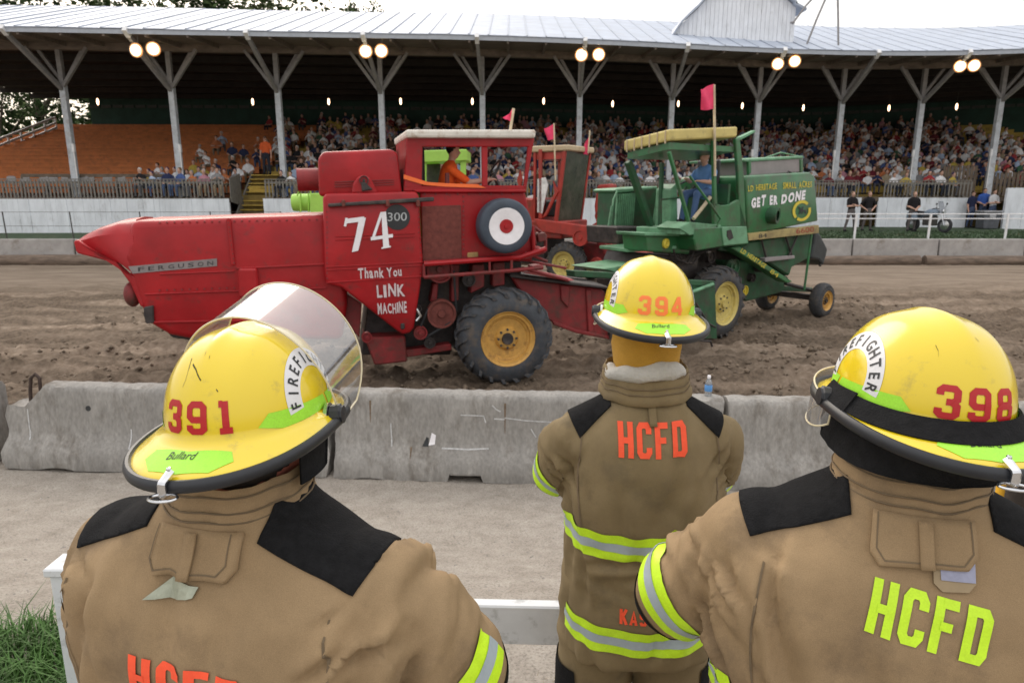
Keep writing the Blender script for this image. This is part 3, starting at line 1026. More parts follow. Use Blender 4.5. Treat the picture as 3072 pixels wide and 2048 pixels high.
TM = [tree_meshes(3, 19, 6.5), tree_meshes(9, 21, 5.5)]
for k, (u, v, Y, lb) in enumerate([(60, -60, 72, 'leafy tree above the left end of the roof, thin crown'), (330, -45, 76, 'green tree behind the roof above the first floodlights'), (520, -30, 70, 'dense green tree behind the roof left of centre'),
                                   (700, -40, 74, 'broad green tree behind the roof, its top cut by the frame'), (840, 0, 80, 'dark green tree behind the roof, rightmost of the close row'), (1090, 8, 86, 'lone tree top showing above the middle of the roof'),
                                   (-40, 180, 62, 'tree seen through the open left end of the stand, beside the ramp'), (120, 215, 66, 'smaller tree behind the ramp under the roof end'), (-190, 120, 60, 'tall tree left of the ramp at the frame edge')]):
    p = at(u, v, Y); cr, tk = TM[k % 2]
    h = (19, 21)[k % 2]; s = (p.z + .5) / h
    t = thing('tree', lb, 'tree', (p.x, Y, -.9), k * 1.3, 'trees behind the grandstand'); t.scale = (s * (1.25 if k < 5 else .8), s * (1.25 if k < 5 else .8), s)
    link('crown', cr, t); link('trunk', tk, t)
# low dark bushes closing the view under the trees
mb = MB(); rnd = random.Random(5)
for k in range(4200):
    x = rnd.uniform(-78, -32); y = rnd.uniform(66, 72); z = rnd.uniform(-1, 9.5 + 2.5 * noise.noise((x * .3, 0, 0))); s = rnd.uniform(.25, .6)
    a = V((rnd.gauss(0, 1), rnd.gauss(0, 1), rnd.gauss(0, 1))).normalized(); b = a.cross(V((rnd.gauss(0, 1), 1, rnd.gauss(0, 1)))).normalized()
    p = V((x, y, z)); mb.cur = rnd.choice((0, 0, 1)); mb.add([p - a * s, p + b * s * .7, p + a * s, p - b * s * .7], [(0, 1, 2, 3)])
tag(mb.build('hedge', M_leaf), 'dark leafy undergrowth behind the left end of the stand', 'bushes', kind='stuff')

# ------------------------------------------------------------------ people: one fused skin per body, zones by the nearest limb
def figure(prims, voxel, smooth=3, dec=None):
    """prims: (zone, 'cap', a, b, ra, rb, sq) or (zone, 'ell', c, r); returns verts, faces, zone per face"""
    mb = MB()
    for p in prims:
        if p[1] == 'cap': capsule(mb, p[2], p[3], p[4], p[5], 12, p[6] if len(p) > 6 else (1, 1), p[7] if len(p) > 7 else None)
        else: ellipsoid(mb, p[2], p[3])
    vs, fs = remesh(mb, voxel, smooth)
    if dec:
        me = raw_mesh('tmp', vs, fs, []); o = link('tmp', me)
        m = o.modifiers.new('d', 'DECIMATE'); m.ratio = dec
        m2 = bpy.data.meshes.new_from_object(o.evaluated_get(bpy.context.evaluated_depsgraph_get()))
        vs = [v.co.copy() for v in m2.vertices]; fs = [tuple(p.vertices) for p in m2.polygons]
        bpy.data.objects.remove(o); bpy.data.meshes.remove(me); bpy.data.meshes.remove(m2)
    zones = []
    for f in fs:
        c = sum((vs[i] for i in f), V()) / len(f); best = None
        for p in prims:
            if p[1] == 'cap':
                a, b = V(p[2]), V(p[3]); d = b - a; t = max(0, min(1, (c - a).dot(d) / max(1e-9, d.dot(d))))
                r = p[4] + (p[5] - p[4]) * t; q = c - (a + d * t)
                if len(p) > 6:
                    fw = V(p[7]) if len(p) > 7 else (V((0, 1, 0)) if abs(d.normalized().y) < .9 else V((0, 0, 1)))
                    x = d.normalized().cross(fw).normalized(); y = x.cross(d.normalized()); z = d.normalized()
                    q = V((q.dot(x) / p[6][0], q.dot(y) / p[6][1], q.dot(z)))
                k = q.length - r
            else:
                q = c - V(p[2]); m = min(p[3])
                k = (V((q.x / p[3][0], q.y / p[3][1], q.z / p[3][2])).length - 1) * m
            if best is None or k < best[0]: best = (k, p[0])
        zones.append(best[1])
    return vs, fs, zones


def head_prims(c, fwd=(0, -1), s=1.0, hair=True, cap=False):
    """head looking along fwd: skull, jaw, nose, ears, hair"""
    c = V(c); f = V((fwd[0], fwd[1], 0)).normalized(); r = V((f.y, -f.x, 0))
    P = [('skin', 'ell', c, (.075 * s, .088 * s, .11 * s)), ('skin', 'ell', c + f * .025 * s + V((0, 0, -.05 * s)), (.056 * s, .06 * s, .062 * s)),
         ('skin', 'cap', c + f * .083 * s, c + f * .1 * s + V((0, 0, -.03 * s)), .011 * s, .016 * s)]
    for k in (-1, 1): P.append(('skin', 'ell', c + r * (k * .078 * s), (.012 * s, .02 * s, .03 * s)))
    if hair: P.append(('hair', 'ell', c - f * .024 * s + V((0, 0, .036 * s)), (.083 * s, .092 * s, .098 * s)))
    if cap: P.append(('hair', 'cap', c + f * .06 * s + V((0, 0, .05 * s)), c + f * .14 * s + V((0, 0, .042 * s)), .045 * s, .04 * s, (1.2, .3), (0, 0, 1)))
    return P


def hand_prims(w, d, s=1.0, zone='skin', side=1):
    """palm and five fingers from wrist w along d"""
    w, d = V(w), V(d).normalized(); x = d.cross(V((0, 0, 1)))
    x = x.normalized() if x.length > .1 else V((1, 0, 0)); n = x.cross(d)
    P = [(zone, 'cap', w, w + d * .075 * s, .03 * s, .035 * s, (1.15, .6), n)]
    for k, L in ((-1.5, .06), (-.5, .075), (.5, .07), (1.5, .055)):
        a = w + d * .09 * s + x * (k * .019 * s); m = a + d * L * .55 * s - n * .008 * s
        P += [(zone, 'cap', a, m, .0105 * s, .0095 * s), (zone, 'cap', m, m + (d * .5 - n * .8).normalized() * L * .5 * s, .0095 * s, .008 * s)]
    a = w + d * .03 * s + x * (side * .03 * s); P.append((zone, 'cap', a, a + (d * .6 + x * side * .7).normalized() * .055 * s, .012 * s, .009 * s))
    return P


# ---- spectators: seated, facing the track (-y)
def seated(pose):
    P = []
    lean = (0, -.12, .05)[pose]
    hip, neck = V((0, 0, .5)), V((0, lean, .98))
    P.append(('shirt', 'cap', hip + V((0, 0, .05)), neck - V((0, 0, .12)), .15, .17, (1.12, .72)))
    P.append(('shirt', 'cap', neck + V((-.15, .02, -.08)), neck + V((.15, .02, -.08)), .07, .07))
    P.append(('skin', 'cap', neck - V((0, 0, .06)), neck + V((0, 0, .05)), .055, .05))
    P += [p for p in head_prims(neck + V((0, -.03, .17)), s=1.08) if p[1] == 'ell' and p[3][0] > .05]
    for s in (-1, 1):
        P.append(('trousers', 'cap', hip + V((s * .09, -.02, 0)), (s * .12, -.42, .5), .085, .065))
        P.append(('trousers', 'cap', (s * .12, -.42, .5), (s * .12, -.4, .08), .062, .045))
        P.append(('shoe', 'cap', (s * .12, -.4, .05), (s * .13, -.55, .04), .045, .04))
        el = (V((s * .26, -.08 + lean * .5, .68)), V((s * .25, -.2, .7)), V((s * .3, .02, .7)))[pose]
        ha = (V((s * .1, -.34, .6)), V((s * .05, -.36, .85)), V((s * .06, -.22, .72)))[pose]
        P.append(('shirt', 'cap', neck + V((s * .19, .01, -.1)), el, .06, .05))
        P.append(('skin', 'cap', el, ha, .045, .035))
    return figure(P, .035, 2, .5)


SEATED = [seated(k) for k in range(3)]
PAL = {'white': (.80, .80, .82), 'pale blue': (.42, .52, .70), 'navy': (.03, .04, .10), 'red': (.34, .04, .045), 'grey': (.25, .25, .26), 'black': (.02, .02, .022),
       'pink': (.5, .24, .3), 'orange': (.5, .17, .07), 'green': (.05, .12, .07), 'yellow': (.5, .38, .08), 'brown': (.14, .08, .05), 'blue': (.08, .13, .32), 'tan': (.36, .29, .2), 'maroon': (.14, .02, .03)}
WTS = [('white', 26), ('pale blue', 9), ('navy', 9), ('red', 6), ('grey', 10), ('black', 10), ('pink', 4), ('orange', 3), ('green', 3), ('yellow', 3), ('brown', 5), ('blue', 5), ('tan', 5), ('maroon', 4)]
BAG = [c for c, w in WTS for _ in range(w)]
HAIR = [(.03, .02, .015), (.09, .05, .03), (.2, .13, .07), (.3, .3, .3), (.6, .6, .6), (.05, .04, .1)]
SKIN = (.55, .33, .25)
PANTS = [(.07, .1, .18), (.03, .035, .05), (.25, .2, .14), (.1, .1, .11)]


def pm(c, name=None):
    return mat(name or 'cloth_%03d_%03d_%03d' % tuple(int(x * 255) for x in c), c, .85, .12, 8, spec=.2)


M_skin = mat('skin', SKIN, .6, .1, 8, spec=.3)
SEAT_MESH = {}


def seat_mesh(pose, colour, hair, pants):
    k = (pose, colour, hair, pants)
    if k not in SEAT_MESH:
        vs, fs, z = SEATED[pose]
        ms = [M_skin, pm(PAL[colour]), pm(PANTS[pants]), pm(HAIR[hair]), pm((.04, .035, .03))]
        ix = {'skin': 0, 'shirt': 1, 'trousers': 2, 'hair': 3, 'shoe': 4}
        SEAT_MESH[k] = raw_mesh('spectator', vs, fs, ms, [ix[a] for a in z])
    return SEAT_MESH[k]


def to_px(p):
    q = V(p) - V((0, 0, CAMZ)); d = q.y * CT - q.z * ST
    return 1536 + 2048 * q.x / d, 1024 + 2048 * (-(q.y * ST + q.z * CT)) / d


rc = random.Random(21)
spots = []
for i in range(-1, NROW):
    x = -17.5
    while x < 30:
        x += rc.uniform(.46, .62)
        if i < 0: y, z = Yp(x) - .15, DECK
        else: y, z = row_y(x, i) + .72, row_z(i)
        u, v = to_px((x, y, z + .9))
        if u < -20 or u > 3100: continue
        if -7.05 < x < -6.15 or (i < 4 and XA - .25 < x < XB + .25): continue
        # how full each part of the stand is; top rows are thinned to darken them
        if i < 0:
            pr = .9 if 420 < u < 665 else (.8 if 800 < u < 2580 else (.9 if 2650 < u < 2890 else 0))
            if 2580 < u < 2650: pr = 0
        elif u < 240: pr = 0
        elif u < 395: pr = .7 if i == 0 and 245 < u < 350 else 0
        elif u < 560: pr = (.85 if i < 1 else (.35 if i < 3 and u > 430 else 0))
        elif u < 800: pr = (.6 if i < 4 else (.34 if i < 9 else .06)) * (1 if i != 7 else .3)
        elif u < 930: pr = .9 if i < 6 else (.6 if i < 11 else .15)
        else: pr = .95 if i < 9 else (.78 if i < 12 else .5)  # top benches left half empty so the gaps read as darkness
        if 2900 < u < 2960 and i < 1: pr = 0
        if rc.random() > pr: continue
        if 955 < u < 1195 and v > 455: continue           # wholly behind the red combine's tank
        if 2215 < u < 2430 and v > 530: continue
        spots.append((i, x, y, z, u, v))
spots.sort(key=lambda s: (s[0], s[1]))
ORD = 'first second third fourth fifth sixth seventh eighth'.split()
indiv, rest = [], []
USED = set()
for s in spots:
    (indiv if len(indiv) < 288 and s[0] < 7 else rest).append(s)
px_ = sorted(POSTX)
PN = 'first second third fourth fifth sixth seventh eighth ninth tenth eleventh twelfth'.split()
for (i, x, y, z, u, v) in indiv:
    c = rc.choice(BAG); pose = rc.randrange(3); h = rc.randrange(6); pt = rc.randrange(4)
    o = link('person', seat_mesh(pose, c, h, pt)); o.location = (x, y, z); o.rotation_euler = (0, 0, rc.uniform(-.35, .35)); s = rc.uniform(.92, 1.06); o.scale = (s, s, s)
    k = sum(1 for p in px_ if p < x); c0 = (c, pose, h)
    while (c, h, pose, i, k) in USED: c = rc.choice(BAG); h = rc.randrange(6); o.data = seat_mesh(pose, c, h, pt)
    USED.add((c, h, pose, i, k))
    where = 'left of the first post' if k == 0 else ('right of the last post' if k >= len(px_) else 'between %s and %s posts' % (PN[k - 1], PN[k]))
    row = 'front row' if i < 0 else '%s bench row' % ORD[i]
    tag(o, '%s-haired spectator in %s shirt %s, %s, %s' % (('black', 'brown', 'fair', 'grey', 'white', 'dark')[h], c, ('sitting upright', 'leaning forward', 'leaning back')[pose], row, where), 'person', 'seated spectators in the grandstand')
# the rest of the crowd: one mass
vsA, fsA, cA = [], [], []
base = [(np.array([tuple(v) for v in a]), [tuple(f) for f in b], c) for a, b, c in SEATED]
nb = 0
for (i, x, y, z, u, v) in rest:
    pv, pf, pz = base[rc.randrange(3)]
    a = rc.uniform(-.4, .4); s = rc.uniform(.92, 1.06)
    R = np.array([[cos(a), -sin(a), 0], [sin(a), cos(a), 0], [0, 0, 1]]) * s
    vsA.append(pv @ R.T + np.array([x, y, z]))
    sh = PAL[rc.choice(BAG)]; hr = rc.choice(HAIR); pn = rc.choice(PANTS); k = rc.uniform(.8, 1.1); sk = tuple(q * k for q in SKIN)
    cm = {'skin': sk, 'shirt': sh, 'trousers': pn, 'hair': hr, 'shoe': (.04, .035, .03)}
    fsA += [tuple(q + nb for q in f) for f in pf]; cA += [cm[q] for q in pz]; nb += len(pv)
me = bpy.data.meshes.new('crowd'); me.from_pydata(np.concatenate(vsA).tolist(), [], fsA)
at_ = me.attributes.new('tint', 'FLOAT_COLOR', 'FACE'); at_.data.foreach_set('color', np.array([c + (1,) for c in cA], dtype=np.float32).ravel())
mc = bpy.data.materials.new('crowd_cloth'); mc.use_nodes = True
an = mc.node_tree.nodes.new('ShaderNodeAttribute'); an.attribute_name = 'tint'
mc.node_tree.links.new(an.outputs['Color'], mc.node_tree.nodes['Principled BSDF'].inputs['Base Color']); mc.node_tree.nodes['Principled BSDF'].inputs['Roughness'].default_value = .9
me.materials.append(mc)
tag(link('crowd', me), 'packed crowd on the upper benches of the grandstand', 'crowd', kind='stuff')


# ---- standing and driving people
def dress(name, label, fig, cols, loc, rz, group=None):
    vs, fs, z = fig
    ks = list(cols)
    o = link(name, raw_mesh(name, vs, fs, [cols[k] for k in ks], [ks.index(a) for a in z])); o.location = loc; o.rotation_euler = (0, 0, rz)
    return tag(o, label, 'person', group)


def standing(arms='folded', stride=.1, cap=False, turn=0):
    P = [('shirt', 'cap', (0, 0, 1.0), (0, 0, 1.38), .16, .18, (1.1, .68)), ('shirt', 'cap', (-.17, 0, 1.43), (.17, 0, 1.43), .07, .07), ('trousers', 'cap', (0, 0, .98), (0, 0, .9), .165, .165, (1.05, .7)),
         ('skin', 'cap', (0, 0, 1.45), (0, -.01, 1.56), .058, .052)] + head_prims((0, -.015, 1.66), (sin(turn), -cos(turn)), cap=cap)
    for s in (-1, 1):
        P += [('trousers', 'cap', (s * .09, 0, .92), (s * (.1 + stride * .5), -.02, .5), .09, .066), ('trousers', 'cap', (s * (.1 + stride * .5), -.02, .5), (s * (.1 + stride), .02, .1), .064, .05),
              ('shoe', 'cap', (s * (.1 + stride), .02, .05), (s * (.12 + stride), -.15, .04), .048, .042)]
        sh = V((s * .21, 0, 1.4))
        if arms == 'folded':
            el = V((s * .27, -.06, 1.12)); ha = V((-s * .06, -.2, 1.17 + .03 * s))
        elif arms == 'hips':
            el = V((s * .38, .05, 1.15)); ha = V((s * .2, -.06, 1.0))
        elif arms == 'front':
            el = V((s * .27, .0, 1.12)); ha = V((s * .04, -.2, 1.0))
        else:
            el = V((s * .25, .02, 1.12)); ha = V((s * .26, -.06, .87))
        P += [('shirt', 'cap', sh, sh.lerp(el, .75), .066, .058), ('skin', 'cap', sh.lerp(el, .6), el, .05, .045), ('skin', 'cap', el, ha, .045, .033)] + hand_prims(ha, (ha - el), 1.0, 'skin', s)
    return figure(P, .02, 3)


def cols(shirt, trousers, hair=(.05, .03, .02), shoe=(.02, .02, .02)):
    return {'skin': M_skin, 'shirt': pm(shirt), 'trousers': pm(trousers), 'hair': pm(hair), 'shoe': pm(shoe)}


fA, fB, fC, fD = standing('folded', .16), standing('hips', .1, turn=.3), standing('front', .05), standing('down', .04, cap=True)
blk, gry = (.018, .016, .018), (.12, .105, .105)
for fig, u, Y, rz, lb in ((fA, 2548, 31.4, .25, 'officer in black shirt, arms folded, standing with feet wide apart'), (fB, 2598, 31.8, .1, 'officer in black shirt with hands on hips beside the dark stair opening'),
                          (fC, 2732, 31.4, 0, 'officer in black shirt standing alone beside the parked motorcycle')):
    p = at(u, 690, Y); dress('person', lb, fig, cols(blk, gry, (.25, .17, .12)), (p.x, Y, .26), rz, 'officers by the white wall')
for fig, u, Y, z, rz, sh, lb in ((fD, 2912, 34.4, .27, .3, (.02, .025, .06), 'person in navy shirt and jeans at the left of the passage opening'), (fC, 2946, 34.6, .4, -.3, (.05, .12, .42), 'person in bright blue shirt in the passage opening'),
                             (fA, 2975, 34.2, .35, .2, (.55, .55, .57), 'person in white shirt at the right of the passage opening'), (fB, 2968, 35.6, .6, 0, (.2, .1, .06), 'person in brown shirt standing at the back of the passage')):
    p = at(u, 640, Y); dress('person', lb, fig, cols(sh, (.06, .08, .14)), (p.x, Y, z), rz, 'people in the passage opening')
p = at(757, 490, Yp(-9) + .3)
dress('person', 'person in orange shirt and dark trousers standing at the top of the stair', fD, cols((.7, .13, .04), (.03, .035, .05)), ((XA + XB) / 2 + .1, Yp(XA) + 2.2, 2.82), 0)
# grey bin in the passage opening
p = at(2958, 690, 33.6)
t = thing('bin', 'grey box bin with pale lid in front of the passage opening', 'bin', (p.x, 33.6, .27))
mb = MB(); mb.prism([(-.36, -.3, 0), (.36, -.3, 0), (.42, -.34, .78), (-.42, -.34, .78)], (0, .6, 0)); mb.build('bin_body', mat('bin_grey', (.09, .095, .11), .6), t, bevel=.03)
mb = MB(); mb.box((0, -.02, .82), (.9, .72, .07)); mb.box((0, -.05, .6), (.3, .62, .16)); mb.build('lid', mat('bin_pale', (.4, .4, .42), .6), t, bevel=.015)

# parked motorcycle
p = at(2782, 700, 31.0)
t = thing('motorcycle', 'parked grey and blue motorcycle in front of the white wall', 'motorcycle', (p.x, 31.0, .26), radians(28))
mt, mg, mbk = mat('tyre_rubber', (.035, .035, .04), .85, .3, 10), mat('bike_paint', (.22, .28, .36), .35, .1), mat('bike_black', (.03, .03, .035), .5)
for y, r in ((-.72, .32), (.72, .32)):
    w = MB(); w.tube([(0, y + r * .82 * cos(a), .33 + r * .82 * sin(a)) for a in np.linspace(0, 2 * pi, 25)[:-1]], .065, 8, closed=True); wo = w.build('wheel', mt, t, smooth=True)
    w = MB(); w.lathe([(-.05, .05), (-.03, .2), (.03, .2), (.05, .05)], (0, y, .33), (1, 0, 0), 16); w.build('rim', M_bright, wo, smooth=True)
for s in (-1, 1):
    mb = MB(); mb.tube([(s * .08, -.72, .33), (s * .09, -.5, .95)], .025, 6); mb.build('fork', M_bright, t, smooth=True)
    mb = MB(); mb.tube([(s * .05, -.48, 1.0), (s * .3, -.42, 1.06), (s * .4, -.3, 1.02)], .018, 6); mb.build('handlebar', mbk, t, smooth=True)
    mb = MB(); mb.tube([(s * .3, -.45, 1.06), (s * .36, -.48, 1.2)], .01, 5); ellipsoid(mb, (s * .38, -.48, 1.24), (.07, .02, .045)); mb.build('mirror', mbk, t, smooth=True)
    mb = MB(); mb.box((s * .3, .62, .68), (.2, .44, .34)); mb.build('pannier', mg, t, bevel=.04)
mb = MB(); mb.loft([[V((.19 * a * cos(q), y, z + .17 * a * sin(q))) for q in np.linspace(0, 2 * pi, 13)[:-1]] for y, z, a in ((-.42, .85, .5), (-.25, .86, 1), (.05, .84, .95), (.25, .78, .6))]); mb.build('tank', mg, t, smooth=True)
mb = MB(); mb.box((0, -.05, .5), (.36, .5, .42)); mb.lathe([(-.26, .13), (.26, .13)], (0, -.05, .42), (1, 0, 0), 12); mb.build('engine', M_steel, t, bevel=.03)
mb = MB(); mb.prism([(-.15, .15, .8), (-.15, .85, .84), (-.15, .85, .94), (-.15, .2, .9)], (.3, 0, 0)); mb.build('seat', mbk, t, bevel=.03)
mb = MB(); mb.box((0, .84, 1.06), (.44, .36, .26)); mb.build('top_box', mbk, t, bevel=.05)
mb = MB(); mb.prism([(-.22, -.6, .8), (.22, -.6, .8), (.17, -.42, 1.35), (-.17, -.42, 1.35)], (0, .03, .01)); mb.build('windscreen', mat('smoked_screen', (.2, .22, .25), .15), t, bevel=.01)
mb = MB(); mb.lathe([(0, .09), (.05, .1), (.08, .08)], (0, -.56, .92), (0, -1, 0), 14); mb.build('headlight', M_bright, t, smooth=True)

# ------------------------------------------------------------------ combine harvesters
M_red = mat('red_paint', (.34, .010, .014), .40, .22, 1.6, bump=.9, bscale=1.9, dirt=(.15, .028, .026), dirt_amt=.2, dscale=5, coat=.12, spec=.3, fine=.08)
M_redd = mat('dull_red_paint', (.22, .018, .02), .6, .3, 3, bump=.3, bscale=8, dirt=(.07, .035, .025), dirt_amt=.5, dscale=4)
M_rust = mat('rusty_screen', (.17, .045, .035), .85, .3, 14, bump=.5, bscale=90)
M_pink = mat('faded_red', (.42, .10, .10), .6, .25, 5)
M_cream = mat('white_roof', (.66, .63, .57), .6, .12, 4, dirt=(.3, .2, .12), dirt_amt=.35, dscale=6)
M_tyre = mat('tyre', (.05, .056, .066), .8, .25, 6, bump=.25, bscale=30, dirt=(.13, .10, .075), dirt_amt=.45, dscale=5)
M_tyre2 = mat('worn_tyre', (.045, .047, .052), .8, .25, 6, dirt=(.11, .085, .06), dirt_amt=.5, dscale=5)
M_rimy = mat('ochre_rim', (.56, .31, .07), .5, .2, 6, dirt=(.2, .09, .03), dirt_amt=.35, dscale=7)
M_rimc = mat('yellow_rim', (.56, .45, .13), .5, .15, 6, dirt=(.25, .2, .1), dirt_amt=.3, dscale=7)
M_machine = mat('greasy_metal', (.035, .028, .027), .6, .5, 8, bump=.3, bscale=20, dirt=(.12, .09, .07), dirt_amt=.3)
M_gr = mat('green_paint', (.028, .15, .052), .42, .22, 1.6, bump=.7, bscale=2.2, dirt=(.06, .07, .04), dirt_amt=.5, dscale=4, coat=.15, fine=.1)
M_grd = mat('dull_green_paint', (.018, .085, .034), .6, .35, 3, bump=.3, bscale=9, dirt=(.05, .045, .03), dirt_amt=.5, dscale=4)
M_grl = mat('pale_green_paint', (.13, .30, .17), .5, .25, 3, dirt=(.06, .12, .06), dirt_amt=.4, dscale=4)
M_or = mat('orange_red_paint', (.36, .032, .022), .5, .25, 2, bump=.25, bscale=4, dirt=(.15, .04, .03), dirt_amt=.35, dscale=3)
M_tan = mat('tan_roof', (.50, .40, .26), .6, .12, 3, dirt=(.28, .2, .1), dirt_amt=.3)
M_yel = mat('cab_roof_yellow', (.56, .46, .16), .6, .12, 3, dirt=(.3, .24, .09), dirt_amt=.3, dscale=4)
M_lime = mat('lime_paint', (.34, .60, .09), .5, .12, 3)
M_wp = mat('white_paint', (.82, .80, .83), .6, .06, 12)
M_tape = mat('orange_tape', (.85, .16, .03), .5, .1)
M_pinkf = mat('pink_flag_cloth', (.75, .05, .14), .8, .15, 8)
M_stick = mat('pole_wood', (.58, .48, .33), .7, .2, 9)
M_glassd = mat('dirty_green_glass', (.045, .055, .035), .25, .4, 3, dirt=(.11, .10, .075), dirt_amt=.4, dscale=2)
M_blackp = mat('black_paint', (.02, .022, .025), .5, .2)
M_mauve = mat('mauve_panel', (.27, .24, .24), .7, .12, 3)
M_ystk = mat('yellow_sticker', (.62, .5, .05), .6, .1)


class Rig:
    """a vehicle frame: local x runs along the machine to the right of the picture, y away from us, z up"""
    def __init__(s, O, rz):
        s.O = V(O); s.rz = rz
        s.e = V((cos(rz), sin(rz), 0)); s.b = V((-sin(rz), cos(rz), 0))

    def loc(s, uv, y):
        d = ray(*uv); c = V((0, 0, CAMZ)) - s.O
        t = (y - c.dot(s.b)) / d.dot(s.b); p = c + d * t
        return V((p.dot(s.e), y, p.z))

    def depth(s, p, u):
        """how far back from local point p the column u of the photograph is reached"""
        lo, hi = -1, 5
        for _ in range(40):
            m = (lo + hi) / 2; q = s.O + s.e * p.x + s.b * (p.y + m) + V((0, 0, p.z))
            if (to_px(q)[0] > u) == (s.b.x < 0): lo = m
            else: hi = m
        return lo


def slab(rig, parent, name, pts, y0, y1, m, bevel=.012, seg=1, smooth=False):
    mb = MB(); mb.prism([rig.loc(p, y0) for p in pts], (0, y1 - y0, 0))
    return mb.build(name, m, parent, bevel=bevel, seg=seg, smooth=smooth)


def make_wheel(parent, c, R, w, rr, tm, rm, lugs=22, name='drive_wheel', lug=.035, steer=0):
    """tyre with chevron lugs, dished rim, hub; c = centre of the outer face plane, wheel reaches back to +w"""
    r0 = R - lug
    prof = [(.02, rr), (0, rr + .02), (.005, rr + (r0 - rr) * .35), (.04 * w + .01, rr + (r0 - rr) * .75), (w * .14, r0 - .02), (w * .3, r0), (w * .5, r0 + .006), (w * .7, r0), (w * .86, r0 - .02), (w * .96, rr + (r0 - rr) * .7), (w, rr + .03), (w - .02, rr)]
    mb = MB(); mb.lathe(prof, (0, 0, 0), (0, 1, 0), 44, cap=False)
    wo = mb.build(name, tm, parent, smooth=True, ang=1.2); wo.location = c; wo.rotation_euler = (0, 0, steer)
    lb = MB()
    lb.loft([[V((-.03 * R / .7, w * .52, r0 - .01)), V((.03 * R / .7, w * .52, r0 - .01)), V((.022 * R / .7, w * .52, R)), V((-.022 * R / .7, w * .52, R))],
             [V((.10 * R, w * .25, r0 - .02)), V((.19 * R, w * .25, r0 - .03)), V((.17 * R, w * .25, R - .012)), V((.11 * R, w * .25, R - .01))],
             [V((.2 * R, w * .03, r0 - .10)), V((.28 * R, w * .03, r0 - .12)), V((.25 * R, w * .02, R - .075)), V((.19 * R, w * .02, R - .07))]])
    la = lb.mesh('tread_lug', tm)
    lb2 = MB(); lb2.v = [V((p.x, w - p.y, p.z)) for p in lb.v]; lb2.f = lb.f; lb2.m = lb.m; lc = lb2.mesh('tread_lug', tm)
    for k in range(lugs):
        for me, off in ((la, 0), (lc, .5)):
            q = link('tread_lug', me, wo); q.rotation_euler = (0, 2 * pi * (k + off) / lugs, 0)
    mb = MB(); mb.lathe([(.015, rr + .012), (.0, rr + .006), (.03, rr - .02), (.035, rr - .05), (.075, rr - .06), (.08, rr - .085), (.1, rr - .1), (.11, rr * .45), (.06, rr * .36), (.05, .001)], (0, 0, 0), (0, 1, 0), 36, cap=False)
    ro = mb.build('rim', rm, wo, smooth=True, ang=.6)
    mb = MB(); mb.lathe([(.02, .001), (.015, rr * .2), (.07, rr * .23)], (0, 0, 0), (0, 1, 0), 16, cap=False); mb.build('hub', M_machine if rm is M_rimy else rm, wo, smooth=True)
    bo = MB(); bo.lathe([(0, .001), (0, .018), (.03, .018)], (0, 0, 0), (0, 1, 0), 6, cap=False); bm_ = bo.mesh('wheel_bolt', M_steel)
    for k in range(8):
        q = link('wheel_bolt', bm_, wo); q.location = (rr * .34 * cos(k * pi / 4), .045, rr * .34 * sin(k * pi / 4))
    return wo


def pulley(parent, c, r, w, m, name='pulley'):
    mb = MB(); mb.lathe([(0, .001), (0, r * .25), (.03, r * .3), (.035, r * .8), (0, r * .85), (0, r), (w * .4, r * .92), (w, r), (w, .001)], c, (0, 1, 0), 24, cap=False)
    return mb.build(name, m, parent, smooth=True, ang=.6)


def flag(rig, parent, pole, cloth, y, m=None):
    a, b = rig.loc(pole[0], y), rig.loc(pole[1], y)
    mb = MB(); mb.tube([a, b], .022, 7); po = mb.build('flag_pole', M_stick, parent, smooth=True)
    P = [rig.loc(p, y) for p in cloth]       # top at pole, top outer, bottom outer, bottom at pole
    n = 8; vs, fs = [], []
    for j in range(n + 1):
        for i in range(n + 1):
            s, t = i / n, j / n
            p = (P[0] * (1 - s) + P[1] * s) * (1 - t) + (P[3] * (1 - s) + P[2] * s) * t
            p = p + V((0, .05 * sin(s * 5 + t * 2.2) * s, .012 * sin(s * 7) * s)); vs.append(p)
    for k in range(2):
        for j in range(n):
            for i in range(n):
                b0 = j * (n + 1) + i + k * (n + 1) ** 2; q = (b0, b0 + 1, b0 + n + 2, b0 + n + 1); fs.append(q if k else q[::-1])
        if k == 0: vs += [p + V((0, .004, 0)) for p in vs]
    return link('flag', raw_mesh('flag', vs, fs, m or M_pinkf), parent)


def rod(rig, parent, name, pts, y, r, m):
    ys = y if isinstance(y, (list, tuple)) else [y] * len(pts)
    mb = MB(); mb.tube([rig.loc(p, q) for p, q in zip(pts, ys)], r, 7)
    return mb.build(name, m, parent, smooth=True)


def sign(rig, parent, name, items, o, ax, ay, y, m):
    """flat print on a side panel: o, ax, ay in photograph pixels"""
    O_ = rig.loc(o, y); A = rig.loc((o[0] + ax[0], o[1] + ax[1]), y) - O_; B = rig.loc((o[0] + ay[0], o[1] + ay[1]), y) - O_
    mb = MB()
    for it in items:
        lift = (it[2] if len(it) > 2 else 0) * .001
        mb.add([O_ + A * x + B * q + V((0, -lift, 0)) for x, q in it[0]], it[1])
    return mb.build(name, m, parent)


# ================================================================== the red combine, number 74
def z5(x, y): return (800 + x / 1.96, 350 + y / 1.96)
def z4(x, y): return (x / 2.091, 400 + y / 2.091)


